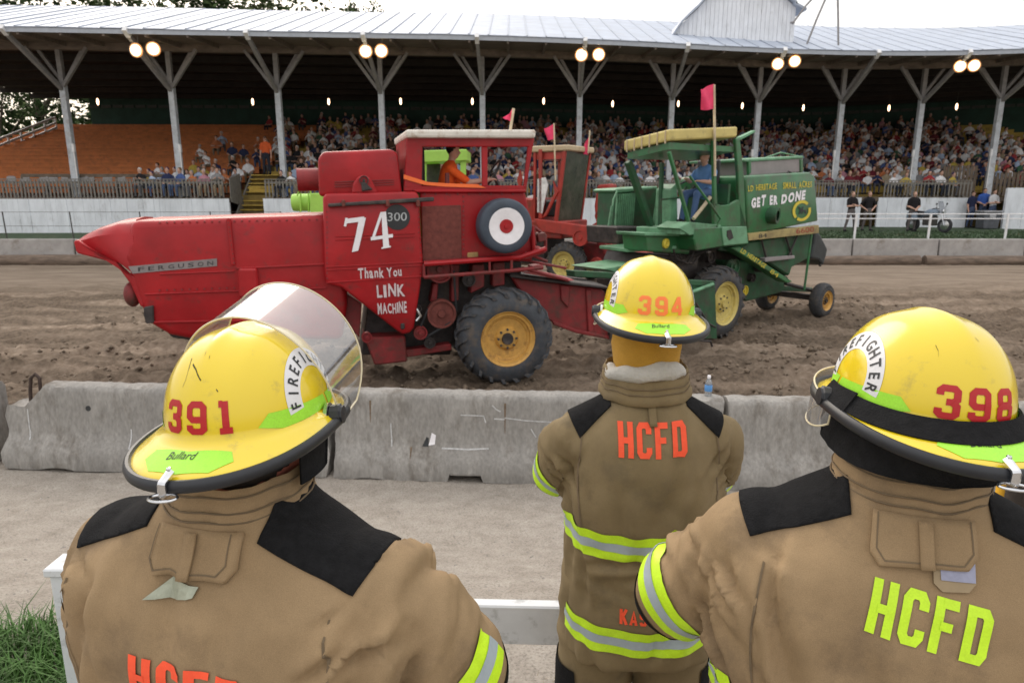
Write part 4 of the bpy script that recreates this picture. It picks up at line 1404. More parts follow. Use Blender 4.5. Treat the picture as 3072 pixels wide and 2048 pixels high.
g0 = atz(1514, 1148, -.64)
R1 = Rig((g0.x, g0.y, -.64), radians(15))
red = thing('combine_harvester', 'red combine harvester numbered 74 with white roofed cab and round target on its side', 'combine', R1.O, R1.rz)
S = lambda name, pts, y0, y1, m=M_red, bevel=.012, seg=1, conv=z5, smooth=False, par=None: slab(R1, par or red, name, [conv(*p) for p in pts], y0, y1, m, bevel, seg, smooth)
hood = S('rear_hood', [(815, 548), (1000, 545), (1432, 527), (2150, 508), (2180, 800), (2180, 1080), (2150, 1300), (1180, 1292), (1060, 1268), (925, 1190), (880, 1085), (830, 960), (800, 850), (770, 780)], .12, 1.5, bevel=.09, seg=3, conv=z4, smooth=True)
# drooping beak of the hood
beak = MB()
secs = []
for (x, yt, yb, ya, yd) in ((822, 546, 905, .12, 1.5), (720, 556, 815, .16, 1.46), (600, 595, 772, .22, 1.4), (510, 640, 752, .27, 1.34), (468, 672, 738, .3, 1.3)):
    a, b = R1.loc(z4(x, yt), ya), R1.loc(z4(x, yb), ya)
    h = a.z - b.z
    prof = [(0, .0), (.0, .72), (.07, .92), (.18, 1), (.5, 1.03), (.82, 1), (.93, .92), (1, .72), (1, 0)]
    secs.append([V((a.x, ya + (yd - ya) * p, b.z + h * q)) for p, q in prof])
beak.loft(secs); beak.build('hood_beak', M_red, red, smooth=True)
S('hood_lip', [(458, 680), (480, 665), (850, 905), (905, 1085), (880, 1088), (820, 950), (720, 815), (480, 752)], .13, .2, conv=z4, bevel=.02, seg=2)
S('hood_seam', [(1418, 530), (1446, 530), (1475, 830), (1448, 830)], .07, .13, conv=z4, bevel=.015, seg=2)
for a, b, w in (((905, 1005), (2050, 965), 9), ((1480, 842), (2035, 815), 12), ((930, 1180), (1700, 1165), 12), ((1000, 880), (1470, 862), 7)):
    S('rib', [a, b, (b[0], b[1] + w), (a[0], a[1] + w)], .095, .13, conv=z4, bevel=.006)
S('bracket_box', [(1492, 850), (1612, 850), (1625, 1030), (1500, 1030)], .0, .14, conv=z4, bevel=.02)
mb = MB(); ellipsoid(mb, R1.loc(z4(830, 1010), .3), (.1, .12, .16)); mb.build('tail_bulge', M_redd, red, smooth=True)
S('dark_opening_plate', [(900, 1090), (960, 1080), (965, 1190), (915, 1195), (900, 1140)], .08, .13, M_machine, conv=z4)  # dark plate standing in for the shaded openings low on the hood
S('tail_flap', [(1020, 1215), (1080, 1225), (1400, 1290), (1420, 1330), (1080, 1280)], .3, 1.2, M_machine, conv=z4)
pl_ = S('letter_strip', [(805, 835), (1360, 785), (1362, 832), (830, 880)], .108, .125, mat('strip_grey', (.23, .20, .20), .6, .15, 8), conv=z4, bevel=0)
sign(R1, pl_, 'lettering', sum([word_items(ch, .07, .56, .07 + .118 * k, .22) for k, ch in enumerate('FERGUSON')], []), z4(830, 880), (525 / 2.091, -46 / 2.091), (-1, -46 / 2.091), .105, M_blackp)
# numbered side panel
pn = S('side_panel', [(330, 480), (345, 452), (880, 440), (900, 470), (905, 640), (922, 870), (905, 1000), (868, 1240), (845, 1272), (800, 1283), (770, 1262), (440, 1005), (352, 985), (340, 900)], -.05, .4, bevel=.045, seg=3, smooth=True)
for a, b, w in (((405, 700), (870, 680), 9), ((405, 722), (870, 702), 6), ((345, 880), (915, 852), 8), ((345, 900), (915, 872), 6), ((350, 972), (912, 935), 8)):
    S('panel_rib', [a, b, (b[0], b[1] + w), (a[0], a[1] + w)], -.062, -.045, bevel=.004)
S('hinge_bar', [(360, 512), (985, 472), (985, 498), (362, 532)], -.12, -.04, M_machine, bevel=.012)
for x in (440, 700, 880): S('hinge', [(x, 490), (x + 22, 489), (x + 24, 530), (x + 2, 531)], -.13, -.05, M_rust)
S('latch', [(788, 1215), (812, 1215), (812, 1250), (788, 1250)], -.075, -.05, M_machine)
yp_ = -.064
n7 = [stroke([(490, 652), (612, 640)], 30) + (0,), stroke([(498, 630), (488, 684)], 16) + (1,), ([(577, 640), (622, 632), (603, 730), (578, 846), (536, 853), (560, 740)], [(0, 1, 2, 5), (5, 2, 3, 4)], 2)]
n4 = [([(716, 600), (736, 600), (684, 762), (660, 778)], [(0, 1, 2, 3)], 0), stroke([(658, 772), (804, 757)], 22) + (1,), ([(722, 600), (752, 598), (782, 830), (742, 836)], [(0, 1, 2, 3)], 2), stroke([(730, 836), (792, 828)], 10) + (3,)]
for it in (n7, n4):
    sign(R1, pn, 'number', it, z5(0, 0), (1 / 1.96, 0), (0, 1 / 1.96), yp_, M_wp)
for txt, x0, y0, x1, y1, ys in (('Thank', 540, 955, 690, 945, 60), ('You', 708, 944, 795, 938, 56), ('LINK', 650, 1062, 815, 1056, 74), ('MACHINE', 655, 1160, 825, 1152, 64)):
    sign(R1, pn, 'lettering', hand_items(txt, len(txt), .03), z5(x0, y0), ((x1 - x0) / 1.96, (y1 - y0) / 1.96), (-4 / 1.96, -ys / 1.96), yp_, mat('faded_white_paint', (.62, .52, .53), .7, .15, 20))
cb = R1.loc(z5(768, 592), -.058); mb = MB(); mb.lathe([(0, .001), (0, .165), (.014, .17), (.02, .001)], cb, (0, 1, 0), 28, cap=False); bd = mb.build('badge', M_blackp, red)
sign(R1, bd, 'badge_text', word_items('300', 1, 1), z5(712, 615), (112 / 1.96, -3 / 1.96), (0, -50 / 1.96), -.0615, mat('badge_grey', (.4, .42, .43), .5))
# grain tank
S('grain_tank', [(308, 470), (300, 250), (330, 206), (735, 190), (772, 215), (800, 470)], .1, 1.4, bevel=.08, seg=3, smooth=True)
for k in range(3): S('tank_trim', [(400, 382 + k * 14), (750, 368 + k * 14), (750, 374 + k * 14), (400, 388 + k * 14)], .085, .11, M_redd, bevel=.003)
S('crank_bracket', [(500, 452), (508, 395), (535, 355), (572, 340), (612, 362), (655, 452)], -.0, .12, M_red, bevel=.02)
pulley(red, R1.loc(z5(572, 375), -.03), .06, .05, M_machine, 'crank'); S('crank_arm', [(555, 385), (575, 380), (625, 430), (560, 440)], -.03, .02, M_machine)
mb = MB(); a, b = R1.loc(z5(180, 372), .62), R1.loc(z5(320, 370), .62); mb.lathe([(0, .12), (0, .155), (.02, .15), ((b - a).length, .15)], a, b - a, 20); mb.build('unloading_auger', M_redd, red, smooth=True)
# cab
yc0, yc1 = .12, 1.5
for (yy, nm) in ((yc0, 'near'), (yc1 - .05, 'far')):
    S('cab_panel', [(822, 165), (918, 165), (912, 420), (806, 420)], yy, yy + .05)
    S('cab_header', [(822, 122), (1574, 122), (1568, 178), (818, 178)], yy, yy + .05)
    S('cab_post', [(1264, 176), (1300, 176), (1300, 412), (1268, 412)], yy, yy + .05)
    S('cab_post', [(1536, 176), (1568, 160), (1524, 450), (1508, 450)], yy, yy + .05)
    S('cab_sill', [(806, 405), (1525, 405), (1520, 440), (806, 440)], yy, yy + .05)
xr = R1.loc(z5(822, 165), yc0); xf = R1.loc(z5(1560, 165), yc0); zs_ = R1.loc(z5(822, 420), yc0).z; zt_ = R1.loc(z5(822, 122), yc0).z
mb = MB(); mb.box((xr.x + .02, (yc0 + yc1) / 2, zt_ - .22), (.05, yc1 - yc0 - .1, .4)); mb.build('cab_rear_panel', M_red, red)
mb = MB(); mb.box((xr.x + .02, yc1 - .25, (zt_ + zs_) / 2 - .1), (.05, .3, zt_ - zs_)); mb.build('cab_rear_panel', M_red, red)
mb = MB(); mb.box((xr.x - .02, (yc0 + yc1) / 2, zs_ + .1), (.05, yc1 - yc0 - .1, .3)); mb.build('cab_rear_panel', M_redd, red)
S('cab_roof', [(818, 76), (1585, 76), (1584, 126), (822, 124)], .0, 1.62, M_cream, bevel=.03, seg=2)
S('tape', [(806, 340), (950, 385), (1060, 392), (1240, 398), (1290, 420), (1050, 412), (930, 402), (806, 366)], .1, .115, M_tape, bevel=0)
mb = MB(); p = R1.loc(z5(1330, 330), .75); mb.tube([p + V((.05 * 0 + .2 * cos(a) * .5, .2 * sin(a), .2 * cos(a) * .85)) for a in np.linspace(0, 2 * pi, 17)[:-1]], .018, 6, closed=True); mb.build('steering_wheel', M_blackp, red, smooth=True)
mb = MB(); mb.tube([p, p + V((.25, 0, -.55))], .03, 6); mb.build('steering_column', M_machine, red)
S('control_lever', [(1050, 330), (1075, 330), (1078, 440), (1050, 440)], .3, .34, M_redd)
p = R1.loc(z5(1030, 400), .8); mb = MB(); mb.box((p.x - .05, .8, p.z - .05), (.5, .5, .12)); mb.build('seat_cushion', M_blackp, red, bevel=.03); mb = MB(); mb.box((p.x - .32, .8, p.z + .25), (.1, .48, .55)); mb.build('seat_back', M_blackp, red, bevel=.03)
# body right of the panel
S('body', [(900, 440), (1520, 440), (1545, 560), (1575, 790), (1560, 850), (920, 858)], .1, 1.45, bevel=.03, seg=2)
S('body_top_edge', [(860, 430), (1525, 428), (1528, 446), (880, 446)], .04, 1.5, M_red)
S('screen_panel', [(912, 528), (1142, 520), (1148, 838), (918, 850)], .075, .11, M_rust, bevel=.006)
S('plate', [(1180, 800), (1245, 796), (1246, 828), (1182, 832)], .085, .11, mat('dull_yellow_plate', (.4, .26, .1), .6))
rv = MB().lathe([(0, .001), (0, .014), (.02, .016)], (0, 0, 0), (0, 1, 0), 6, cap=False).mesh('rivet', M_redd)
for k in range(12):
    q = link('rivet', rv, red); q.location = R1.loc(z5(1158, 470 + k * 28), .085)
for k in range(9):
    q = link('rivet', rv, red); q.location = R1.loc(z5(930 + k * 65, 455), .085)
for pts in ([(985, 560), (985, 960)], [(1270, 470), (1275, 800)]): pass
bl_ = MB().lathe([(0, .001), (0, .011), (.012, .013)], (0, 0, 0), (0, 1, 0), 6, cap=False).mesh('bolt', M_redd)
for k in range(22):
    q = link('bolt', bl_, red); q.location = R1.loc(z4(1000 + k * 47, 985 - k * 1.6), .09)
    q = link('bolt', bl_, red); q.location = R1.loc(z4(1000 + k * 47, 560 - k * .9), .115)
for k in range(14):
    q = link('bolt', bl_, red); q.location = R1.loc(z5(355, 560 + k * 30), -.055)
    q = link('bolt', bl_, red); q.location = R1.loc(z5(895 if k < 5 else 905, 560 + k * 30), -.055)
for k in range(10):
    q = link('bolt', bl_, red); q.location = R1.loc(z4(1432 + k * 4, 560 + k * 28), .065)
# painted belt wheel with the round target
c = R1.loc(z5(1412, 645), -.30); rr_ = (R1.loc(z5(1412, 645), -.3) - R1.loc(z5(1412, 480), -.3)).length
M_navy = mat('blue_grey_rubber', (.045, .06, .085), .6, .2, 5)
mb = MB(); mb.lathe([(.02, rr_ * .55), (0, rr_ * .66), (.0, rr_ * .9), (.03, rr_ * .98), (.08, rr_), (.27, rr_), (.34, rr_ * .96), (.36, rr_ * .8)], c, (0, 1, 0), 56, cap=False); bw = mb.build('belt_wheel', M_navy, red, smooth=True, ang=.9)
mb = MB(); mb.lathe([(.02, rr_ * .25), (-.004, rr_ * .6), (-.006, rr_ * .66), (.01, rr_ * .67)], c, (0, 1, 0), 56, cap=False); mb.build('white_disc', M_wp, bw, smooth=True, ang=.9)
mb = MB(); mb.lathe([(-.005, .001), (-.004, rr_ * .08), (.012, rr_ * .10), (.010, rr_ * .25), (.02, rr_ * .255)], c, (0, 1, 0), 40, cap=False); mb.build('red_centre', M_red, bw, smooth=True, ang=.9)
mb = MB(); mb.lathe([(.3, .1), (.55, .1)], c, (0, 1, 0), 14); mb.build('axle', M_machine, bw)
# catwalk, rails and linkages
for pts, y, r in (([(925, 866), (1490, 826), (1640, 776)], -.12, .035), ([(925, 944), (1440, 905), (1625, 886)], -.12, .028), ([(1440, 828), (1440, 905)], -.12, .02), ([(1310, 846), (1312, 912)], -.12, .018), ([(925, 866), (925, 944)], -.12, .02), ([(1520, 800), (1650, 850)], 0, .02), ([(1560, 640), (1572, 800)], .05, .03), ([(1575, 650), (1640, 700), (1640, 790)], .3, .025), ([(1500, 840), (1760, 890)], .2, .02), ([(1500, 890), (1770, 960)], .1, .025)):
    rod(R1, red, 'rail', [z5(*p) for p in pts], y, r, M_redd if r < .03 else M_red)
S('catwalk', [(925, 850), (1530, 812), (1640, 775), (1645, 800), (1530, 840), (925, 872)], -.08, .3, M_redd)
for pts, m in (([(1500, 775), (1600, 760), (1645, 790), (1560, 830), (1500, 820)], M_pink), ([(1560, 880), (1625, 870), (1628, 900), (1570, 905)], M_pink), ([(1590, 690), (1640, 680), (1645, 730), (1600, 740)], M_redd), ([(1540, 700), (1580, 640), (1590, 760)], M_redd)):
    S('linkage', pts, .15, .4, m)
# machinery under the body
S('chassis', [(840, 870), (1500, 850), (1490, 1050), (1110, 1200), (1080, 1400), (560, 1400), (600, 1050)], .5, 1.35, M_machine)
S('frame_plate', [(1090, 870), (1135, 866), (1130, 1080), (1085, 1090)], .3, .5, M_redd); S('frame_plate', [(1210, 870), (1280, 866), (1280, 1000), (1200, 1040)], .25, .5, M_redd)
S('frame_plate', [(1330, 860), (1400, 855), (1400, 990), (1330, 1000)], .3, .5, M_redd); S('frame_plate', [(980, 980), (1010, 980), (1000, 1090), (960, 1090)], .3, .5, M_redd)
S('lower_box', [(575, 1300), (815, 1290), (828, 1440), (635, 1462)], .15, .9, M_redd, bevel=.02)
S('lower_beam', [(815, 1375), (1085, 1335), (1090, 1372), (825, 1415)], .2, .4, M_redd)
S('slant_plate', [(430, 1010), (560, 1100), (545, 1300), (460, 1200)], .3, .6, M_redd)
for x, y, r, yy, m in ((1030, 1160, 86, .08, M_rust), (905, 1272, 40, .05, M_redd), (1020, 900, 78, .12, M_redd), (590, 1300, 30, .1, M_redd), (890, 1130, 22, .05, M_machine), (1190, 960, 40, .2, M_machine), (960, 1330, 34, .12, M_machine)):
    pulley(red, R1.loc(z5(x, y), yy), r / 1.96 / 2048 * 9.6, .1, m)
rod(R1, red, 'drive_belt', [z5(*p) for p in ((950, 1130), (905, 1232))], .1, .018, M_blackp); rod(R1, red, 'drive_belt', [z5(*p) for p in ((1100, 1200), (930, 1300))], .1, .018, M_blackp)
rod(R1, red, 'shaft', [z5(*p) for p in ((880, 1130), (905, 1170), (880, 1200))], .0, .02, M_bright)
rod(R1, red, 'drive_belt', [z5(*p) for p in ((1115, 1140), (1100, 905))], .14, .016, M_blackp)
# wheels
cw = R1.loc(z5(1422, 1318), -.26)
make_wheel(red, V((cw.x, -.26, .70)), .70, .56, .385, M_tyre, M_rimy, 21)
make_wheel(red, V((cw.x, 1.55, .70)), .70, .56, .385, M_tyre, M_rimy, 21)
mb = MB(); mb.beam((cw.x, .2, .7), (cw.x, 1.6, .7), .2, .2); mb.build('front_axle', M_machine, red)
for yy in (.15, 1.2): make_wheel(red, V((cw.x - 3.4, yy, .40)), .40, .28, .2, M_tyre, M_rimy, 18, 'steering_wheel_tyre', .02)
mb = MB(); mb.beam((cw.x - 3.4, .2, .42), (cw.x - 3.4, 1.4, .42), .14, .14); mb.build('rear_axle', M_machine, red)
# feeder house and its table
def z6(x, y): return (1500 + x / 2.09, 350 + y / 2.09)
S('feeder_house', [(70, 1005), (440, 1055), (640, 1080), (690, 1140), (692, 1392), (480, 1352), (330, 1290), (200, 1200)], .35, 1.2, M_redd, bevel=.02, conv=z6)
S('feeder_rib', [(380, 1055), (440, 1060), (430, 1200), (385, 1150)], .31, .36, M_redd, conv=z6); S('feeder_rib', [(540, 1080), (575, 1085), (590, 1370), (555, 1360)], .31, .36, M_redd, conv=z6)
S('feeder_rib', [(330, 1280), (480, 1335), (690, 1375), (690, 1398), (480, 1358), (335, 1305)], .3, .36, M_redd, conv=z6)
S('feeder_top', [(60, 985), (440, 1035), (690, 1068), (690, 1082), (440, 1056), (65, 1008)], .2, 1.3, M_machine, conv=z6)
S('table_plate', [(150, 980), (240, 970), (470, 1025), (430, 1032)], .1, .5, M_pink, conv=z6)
S('feeder_mouth', [(690, 1080), (760, 1095), (750, 1420), (690, 1392)], .25, 1.3, M_machine, conv=z6)
flag(R1, red, (z5(1432, 80), z5(1452, -48)), (z5(1450, -52), z5(1424, -12), z5(1392, 8), z5(1436, 30)), .8)

# ================================================================== the green combine
g0 = atz(2178, 1019, -.64)
R2 = Rig((g0.x, g0.y, -.64), radians(39))
grn = thing('combine_harvester', 'green combine harvester with open yellow roofed cab facing left', 'combine', R2.O, R2.rz)
G = lambda name, pts, y0, y1, m=M_gr, bevel=.012, seg=1, smooth=False, par=None: slab(R2, par or grn, name, [z6(*p) for p in pts], y0, y1, m, bevel, seg, smooth)
gh = G('engine_hood', [(1538, 395), (1548, 372), (1945, 348), (1975, 372), (1996, 655), (1556, 742)], .2, 1.7, bevel=.06, seg=3, smooth=True)
G('tank_frame', [(1530, 268), (1902, 245), (1904, 262), (1532, 285)], .6, 1.9, M_grl); 
G('tank_extension', [(1560, 282), (1900, 260), (1902, 345), (1562, 372)], .63, 1.85, M_mauve)
for x in (1560, 1885): G('tank_post', [(x, 268), (x + 16, 267), (x + 18, 352), (x + 2, 365)], .6, .66, M_gr)
rod(R2, grn, 'grab_rail', [z6(1630, 270), z6(1760, 225), z6(1890, 252)], 1.0, .015, M_grl)
rod(R2, grn, 'knob', [z6(1800, 365), z6(1808, 345), z6(1825, 352)], .3, .02, M_machine)
yy = .19
sign(R2, gh, 'lettering', hand_items('LD HERITAGE', 3, .02), z6(1556, 470), (180 / 2.09, -16 / 2.09), (0, -38 / 2.09), yy, M_ystk)
sign(R2, gh, 'lettering', hand_items('SMALL ACRES', 5, .02), z6(1775, 455), (180 / 2.09, -14 / 2.09), (0, -40 / 2.09), yy, M_ystk)
sign(R2, gh, 'lettering', hand_items('GET ER', 4, .06, .1), z6(1576, 572), (165 / 2.09, -24 / 2.09), (3 / 2.09, -66 / 2.09), yy, M_wp)
sign(R2, gh, 'lettering', hand_items('DONE', 9, .06, .1), z6(1762, 548), (150 / 2.09, -32 / 2.09), (6 / 2.09, -64 / 2.09), yy, M_wp)
arc = lambda a0, a1, r, n=18: [(r * cos(a), r * sin(a)) for a in np.linspace(a0, a1, n)]
em = [stroke(arc(.75, 3.9, .86), .28) + (0,), stroke(arc(4.1, 6.55, .86), .28) + (0,), stroke([(-.3, -.3), (-.1, .1), (-.35, .4)], .14) + (1,), stroke([(0, -.3), (.05, .1), (.1, .4)], .14) + (2,), stroke([(-.1, .05), (.35, -.05), (.4, -.3)], .16) + (3,)]
sign(R2, gh, 'emblem', em[:2], z6(1893, 590), (57 / 2.09, -5 / 2.09), (0, -66 / 2.09), yy, M_ystk)
sign(R2, gh, 'emblem', em[2:], z6(1893, 590), (57 / 2.09, -5 / 2.09), (0, -66 / 2.09), yy, M_blackp)
c = R2.loc(z6(1742, 622), .05); mb = MB(); mb.lathe([(.0, .1), (-.01, .15), (.0, .165), (.2, .16)], c, (-.25, 1, .05), 24, cap=False); mb.build('pipe_mouth', M_grd, grn, smooth=True)
mb = MB(); mb.lathe([(.02, .001), (.02, .14)], c + V((0, .03, 0)), (-.25, 1, .05), 20, cap=False); mb.build('pipe_bore', M_machine, grn)
st = G('stripe', [(1556, 735), (2000, 680), (2000, 730), (1560, 778)], .12, .22, mat('stripe_yellow', (.38, .30, .12), .6, .15, 8, dirt=(.18, .13, .06), dirt_amt=.6), bevel=.005)
sign(R2, st, 'stripe_text', word_items('6600', 1, 1), z6(1858, 735), (110 / 2.09, -13 / 2.09), (0, -34 / 2.09), .115, mat('dark_red_print', (.3, .03, .02), .6))
sign(R2, st, 'stripe_text', word_items('84', 1, 1), z6(1622, 762), (52 / 2.09, -6 / 2.09), (0, -26 / 2.09), .115, M_blackp)
G('straw_hood', [(1558, 785), (1985, 715), (1965, 800), (1945, 885), (1832, 945), (1815, 1000), (1660, 900), (1480, 850)], .3, 1.6, M_grd, bevel=.03)
for a, b in (((1640, 770), (1672, 900)), ((1790, 748), (1830, 870)), ((1868, 735), (1800, 900))): rod(R2, grn, 'brace_rod', [z6(*a), z6(*b)], .26, .02, M_machine)
G('side_bar', [(1660, 885), (1850, 870), (1850, 890), (1665, 912)], .2, .32, M_mauve)
G('tarp', [(1972, 700), (2010, 735), (2058, 830), (2048, 875), (2030, 935), (2000, 900), (1950, 890), (1968, 800)], .25, 1.5, mat('black_tarp', (.028, .034, .036), .55, .4, 3, bump=.6, bscale=6), bevel=.05, seg=2)
rod(R2, grn, 'hanging_strap', [z6(2020, 900), z6(2005, 935)], .3, .03, M_machine)
el_ = G('elevator', [(1450, 822), (1505, 815), (1838, 1035), (1800, 1042)], .12, .34, M_gr, bevel=.015)
o_ = R2.loc(z6(1505, 852), .115)
sign(R2, el_, 'lettering', hand_items('LD HERITAGE', 3, .02), z6(1505, 848), (152 / 2.09, 104 / 2.09), (16 / 2.09, -24 / 2.09), .115, M_ystk)
sign(R2, el_, 'lettering', word_items('84', 1, 1), z6(1690, 976), (48 / 2.09, 34 / 2.09), (14 / 2.09, -22 / 2.09), .115, M_ystk)
rod(R2, grn, 'support_rod', [z6(1955, 728), z6(1908, 1085)], .15, .025, M_gr); rod(R2, grn, 'support_rod', [z6(1790, 1045), z6(1960, 1090)], .3, .04, M_machine)
G('belly', [(1400, 900), (1660, 905), (1815, 1010), (1765, 1105), (1545, 1160), (1500, 1120)], .55, 1.5, M_grd, bevel=.03)
G('under_machinery', [(1180, 840), (1560, 790), (1660, 900), (1560, 1130), (1180, 1060)], .75, 1.6, M_machine)
for x, y, r, q, m in ((1478, 940, 48, .3, M_grd), (1640, 940, 40, .4, M_machine), (1540, 1090, 34, .45, M_ystk), (1590, 1010, 30, .45, M_machine), (1330, 880, 40, .5, M_machine)): pulley(grn, R2.loc(z6(x, y), q), r / 2.09 / 2048 * 12.9, .1, m)
G('axle_beam', [(1750, 1062), (1960, 1072), (1960, 1100), (1755, 1092)], .6, .8, M_grd)
# wheels
c = R2.loc(z6(1418, 1185), .0)
make_wheel(grn, V((c.x, .0, .69)), .69, .5, .40, M_tyre2, M_rimc, 21)
make_wheel(grn, V((c.x, 1.9, .69)), .69, .5, .40, M_tyre2, M_rimc, 21)
mb = MB(); mb.beam((c.x, .4, .69), (c.x, 2.0, .69), .2, .2); mb.build('front_axle', M_machine, grn)
c2 = R2.loc(z6(2035, 1140), .45)
gw = atz(2465, 953, -.64); q = gw - R2.O; xl_ = q.dot(R2.e); yl_ = q.dot(R2.b)
for dy in (0, 1.3): make_wheel(grn, V((xl_, yl_ - .1 + dy, .385)), .385, .27, .21, M_tyre2, M_rimy, 26, 'rear_wheel', .008, radians(0))
mb = MB(); mb.beam((xl_, yl_, .42), (xl_, yl_ + 1.4, .42), .12, .12); mb.build('rear_axle', M_machine, grn)
# cab
ya = .12
pA = R2.loc(z6(1066, 78), ya); dep = R2.depth(pA, z6(778, 145)[0])
xr1 = R2.loc(z6(1492, 62), ya); zr = (pA.z + xr1.z) / 2
pF = R2.loc(z6(778, 150), ya + dep); dzf = pF.z - pA.z; TH = V((0, 0, -.18))
rt = [V((pA.x, ya, pA.z)), V((xr1.x, ya, xr1.z)), V((xr1.x, ya + dep, xr1.z + dzf)), V((pA.x, ya + dep, pF.z))]
mb = MB(); mb.prism(rt, TH); mb.build('cab_roof', M_yel, grn, bevel=.03, seg=2); zr = pA.z - .0
for k in range(6):
    mb = MB(); mb.box((pA.x - .004, ya + dep * (k + .5) / 6, pA.z + dzf * (k + .5) / 6 - .11), (.02, .02, .2)); mb.build('roof_seam', M_tan, grn)
mb = MB(); mb.prism([V((pA.x + .05, ya + .05, zr - .31)), V((xr1.x, ya + .05, zr - .29)), V((xr1.x, ya + .05, zr - .2)), V((pA.x + .05, ya + .05, zr - .2))], (0, dep - .1, dzf)); mb.build('roof_frame', M_gr, grn)
zf = R2.loc(z6(1190, 700), ya).z
def pole_(name, a, b, w, m=M_gr):
    mb = MB(); mb.beam(a, b, w, w); return mb.build(name, m, grn, bevel=.01)
zt2 = zr - .35
pole_('cab_post', (pA.x + .05, ya + .04, zt2), R2.loc(z6(1192, 690), ya + .04), .06)
yb2 = ya + dep - .06
xa2 = R2.loc(z6(945, 718), yb2)
pole_('cab_post', (pA.x + .06, yb2, zt2 + dzf), (xa2.x, yb2, zf), .11, M_grd)
xb2 = R2.loc(z6(1010, 400), yb2).x
pole_('cab_post', (xb2, yb2, zt2 + dzf), (xb2 + .03, yb2, zf), .07, M_grd)
G('cab_rear_post', [(1478, 138), (1506, 138), (1530, 360), (1545, 690), (1505, 690), (1500, 520), (1495, 360)], ya, ya + .07, M_gr)
G('cab_side_post', [(1336, 150), (1352, 150), (1365, 560), (1345, 560)], ya, ya + .06, M_gr)
G('cab_lower_panel', [(1345, 540), (1390, 556), (1440, 552), (1500, 520), (1548, 690), (1345, 690)], ya, ya + .07, M_gr, bevel=.01)
mb = MB(); mb.box((xr1.x - .02, ya + dep / 2, (zf + zr) / 2 - .55), (.06, dep - .15, 1.0)); mb.build('cab_rear_wall', M_grd, grn)
mb = MB(); mb.box((xr1.x - .02, ya + dep * .5, zr - .6), (.05, .1, .5)); mb.build('cab_rear_bar', M_grd, grn)
x0 = R2.loc(z6(1195, 700), ya).x
mb = MB(); mb.box(((x0 + xr1.x) / 2 - .1, ya + dep / 2, zf - .05), (xr1.x - x0 + .35, dep, .1)); mb.build('cab_floor', M_grl, grn, bevel=.01)
G('cab_skirt', [(1225, 700), (1390, 690), (1550, 688), (1562, 800), (1400, 815), (1232, 842), (1218, 770)], .08, .5, M_gr, bevel=.02)
G('patch_plate', [(1390, 692), (1548, 688), (1556, 795), (1405, 810)], .06, .09, M_grl)
G('rust_hole', [(1425, 715), (1450, 708), (1465, 760), (1440, 775), (1425, 750)], .048, .07, M_machine, bevel=0)
G('fender_plate', [(1120, 700), (1190, 660), (1390, 680), (1375, 712), (1190, 745)], .1, .6, M_grl)
rod(R2, grn, 'handrail', [z6(1190, 375), z6(1290, 510), z6(1382, 640), (z6(1360, 690))], .05, .022, M_gr)
rod(R2, grn, 'handrail', [z6(1010, 700), z6(1010, 520), z6(1200, 500)], yb2 - .3, .02, M_grd)
# console, seat and wheel in the cab
xc_ = R2.loc(z6(1110, 560), .9)
mb = MB(); mb.prism([R2.loc(z6(1075, 455), .8), R2.loc(z6(1112, 418), .8), R2.loc(z6(1118, 705), .8), R2.loc(z6(1062, 705), .8)], (0, .35, 0)); mb.build('console', M_grl, grn, bevel=.02)
sx = R2.loc(z6(1300, 470), .8)
mb = MB(); mb.box((sx.x, 1.0, sx.z - .02), (.5, .55, .12)); mb.build('seat_cushion', M_blackp, grn, bevel=.03); mb = MB(); mb.box((sx.x + .28, 1.0, sx.z + .3), (.1, .5, .6)); mb.build('seat_back', M_blackp, grn, bevel=.03)
p = R2.loc(z6(1165, 440), .95); mb = MB(); mb.tube([p + V((.19 * cos(a) * .6, .19 * sin(a), .19 * cos(a) * .6)) for a in np.linspace(0, 2 * pi, 17)[:-1]], .018, 6, closed=True); mb.build('steering_wheel', M_blackp, grn, smooth=True)
mb = MB(); mb.tube([p, p + V((-.12, 0, -.6))], .03, 6); mb.build('steering_column', M_grd, grn)
rod(R2, grn, 'wood_prop', [z6(1212, 640), z6(1262, 580), z6(1318, 505)], .35, .035, M_stick)
# front platform, grille, lower box
yg = 1.95
gl = slab(R2, grn, 'grille_frame', [z6(*p) for p in ((722, 478), (852, 468), (838, 690), (712, 694))], yg + .03, yg + .5, M_grd, .02)
bar = None
for k in range(10):
    t = k / 9
    mb = MB(); a, b = R2.loc(z6(735 + 108 * t, 486 - 8 * t), yg), R2.loc(z6(724 + 105 * t, 684 - 4 * t), yg); mb.beam(a, b, .035, .03); mb.build('grille_bar', M_grl, gl)
slab(R2, grn, 'radiator_housing', [z6(*p) for p in ((715, 470), (985, 440), (1000, 700), (715, 700))], yg + .5, yg + .62, M_grd)
slab(R2, grn, 'housing_top', [z6(*p) for p in ((718, 462), (740, 452), (990, 436), (990, 456), (735, 480))], yg, yg + .6, M_grl, .02)
for pts in ([(690, 690), (712, 520), (735, 468)], [(678, 700), (700, 560)]): rod(R2, grn, 'handrail', [z6(*q) for q in pts], yg - .15, .02, M_grl)
slab(R2, grn, 'engine_block', [z6(*p) for p in ((735, 690), (920, 690), (920, 800), (740, 800))], 1.3, 2.1, M_machine, .02)
rod(R2, grn, 'handrail', [z6(960, 700), z6(985, 520), z6(990, 450)], 1.6, .03, M_grl)
for dz, (a, b) in ((0, ((620, 828), (920, 808))), ):
    P0, P1 = R2.loc(z6(*a), 1.5), R2.loc(z6(*b), 1.0)
    mb = MB(); mb.prism([P0, P1, P1 + V((.1, -.6, -.03)), P0 + V((.1, -.6, -.03))], (0, 0, .06)); mb.build('platform', M_grl, grn, bevel=.01)
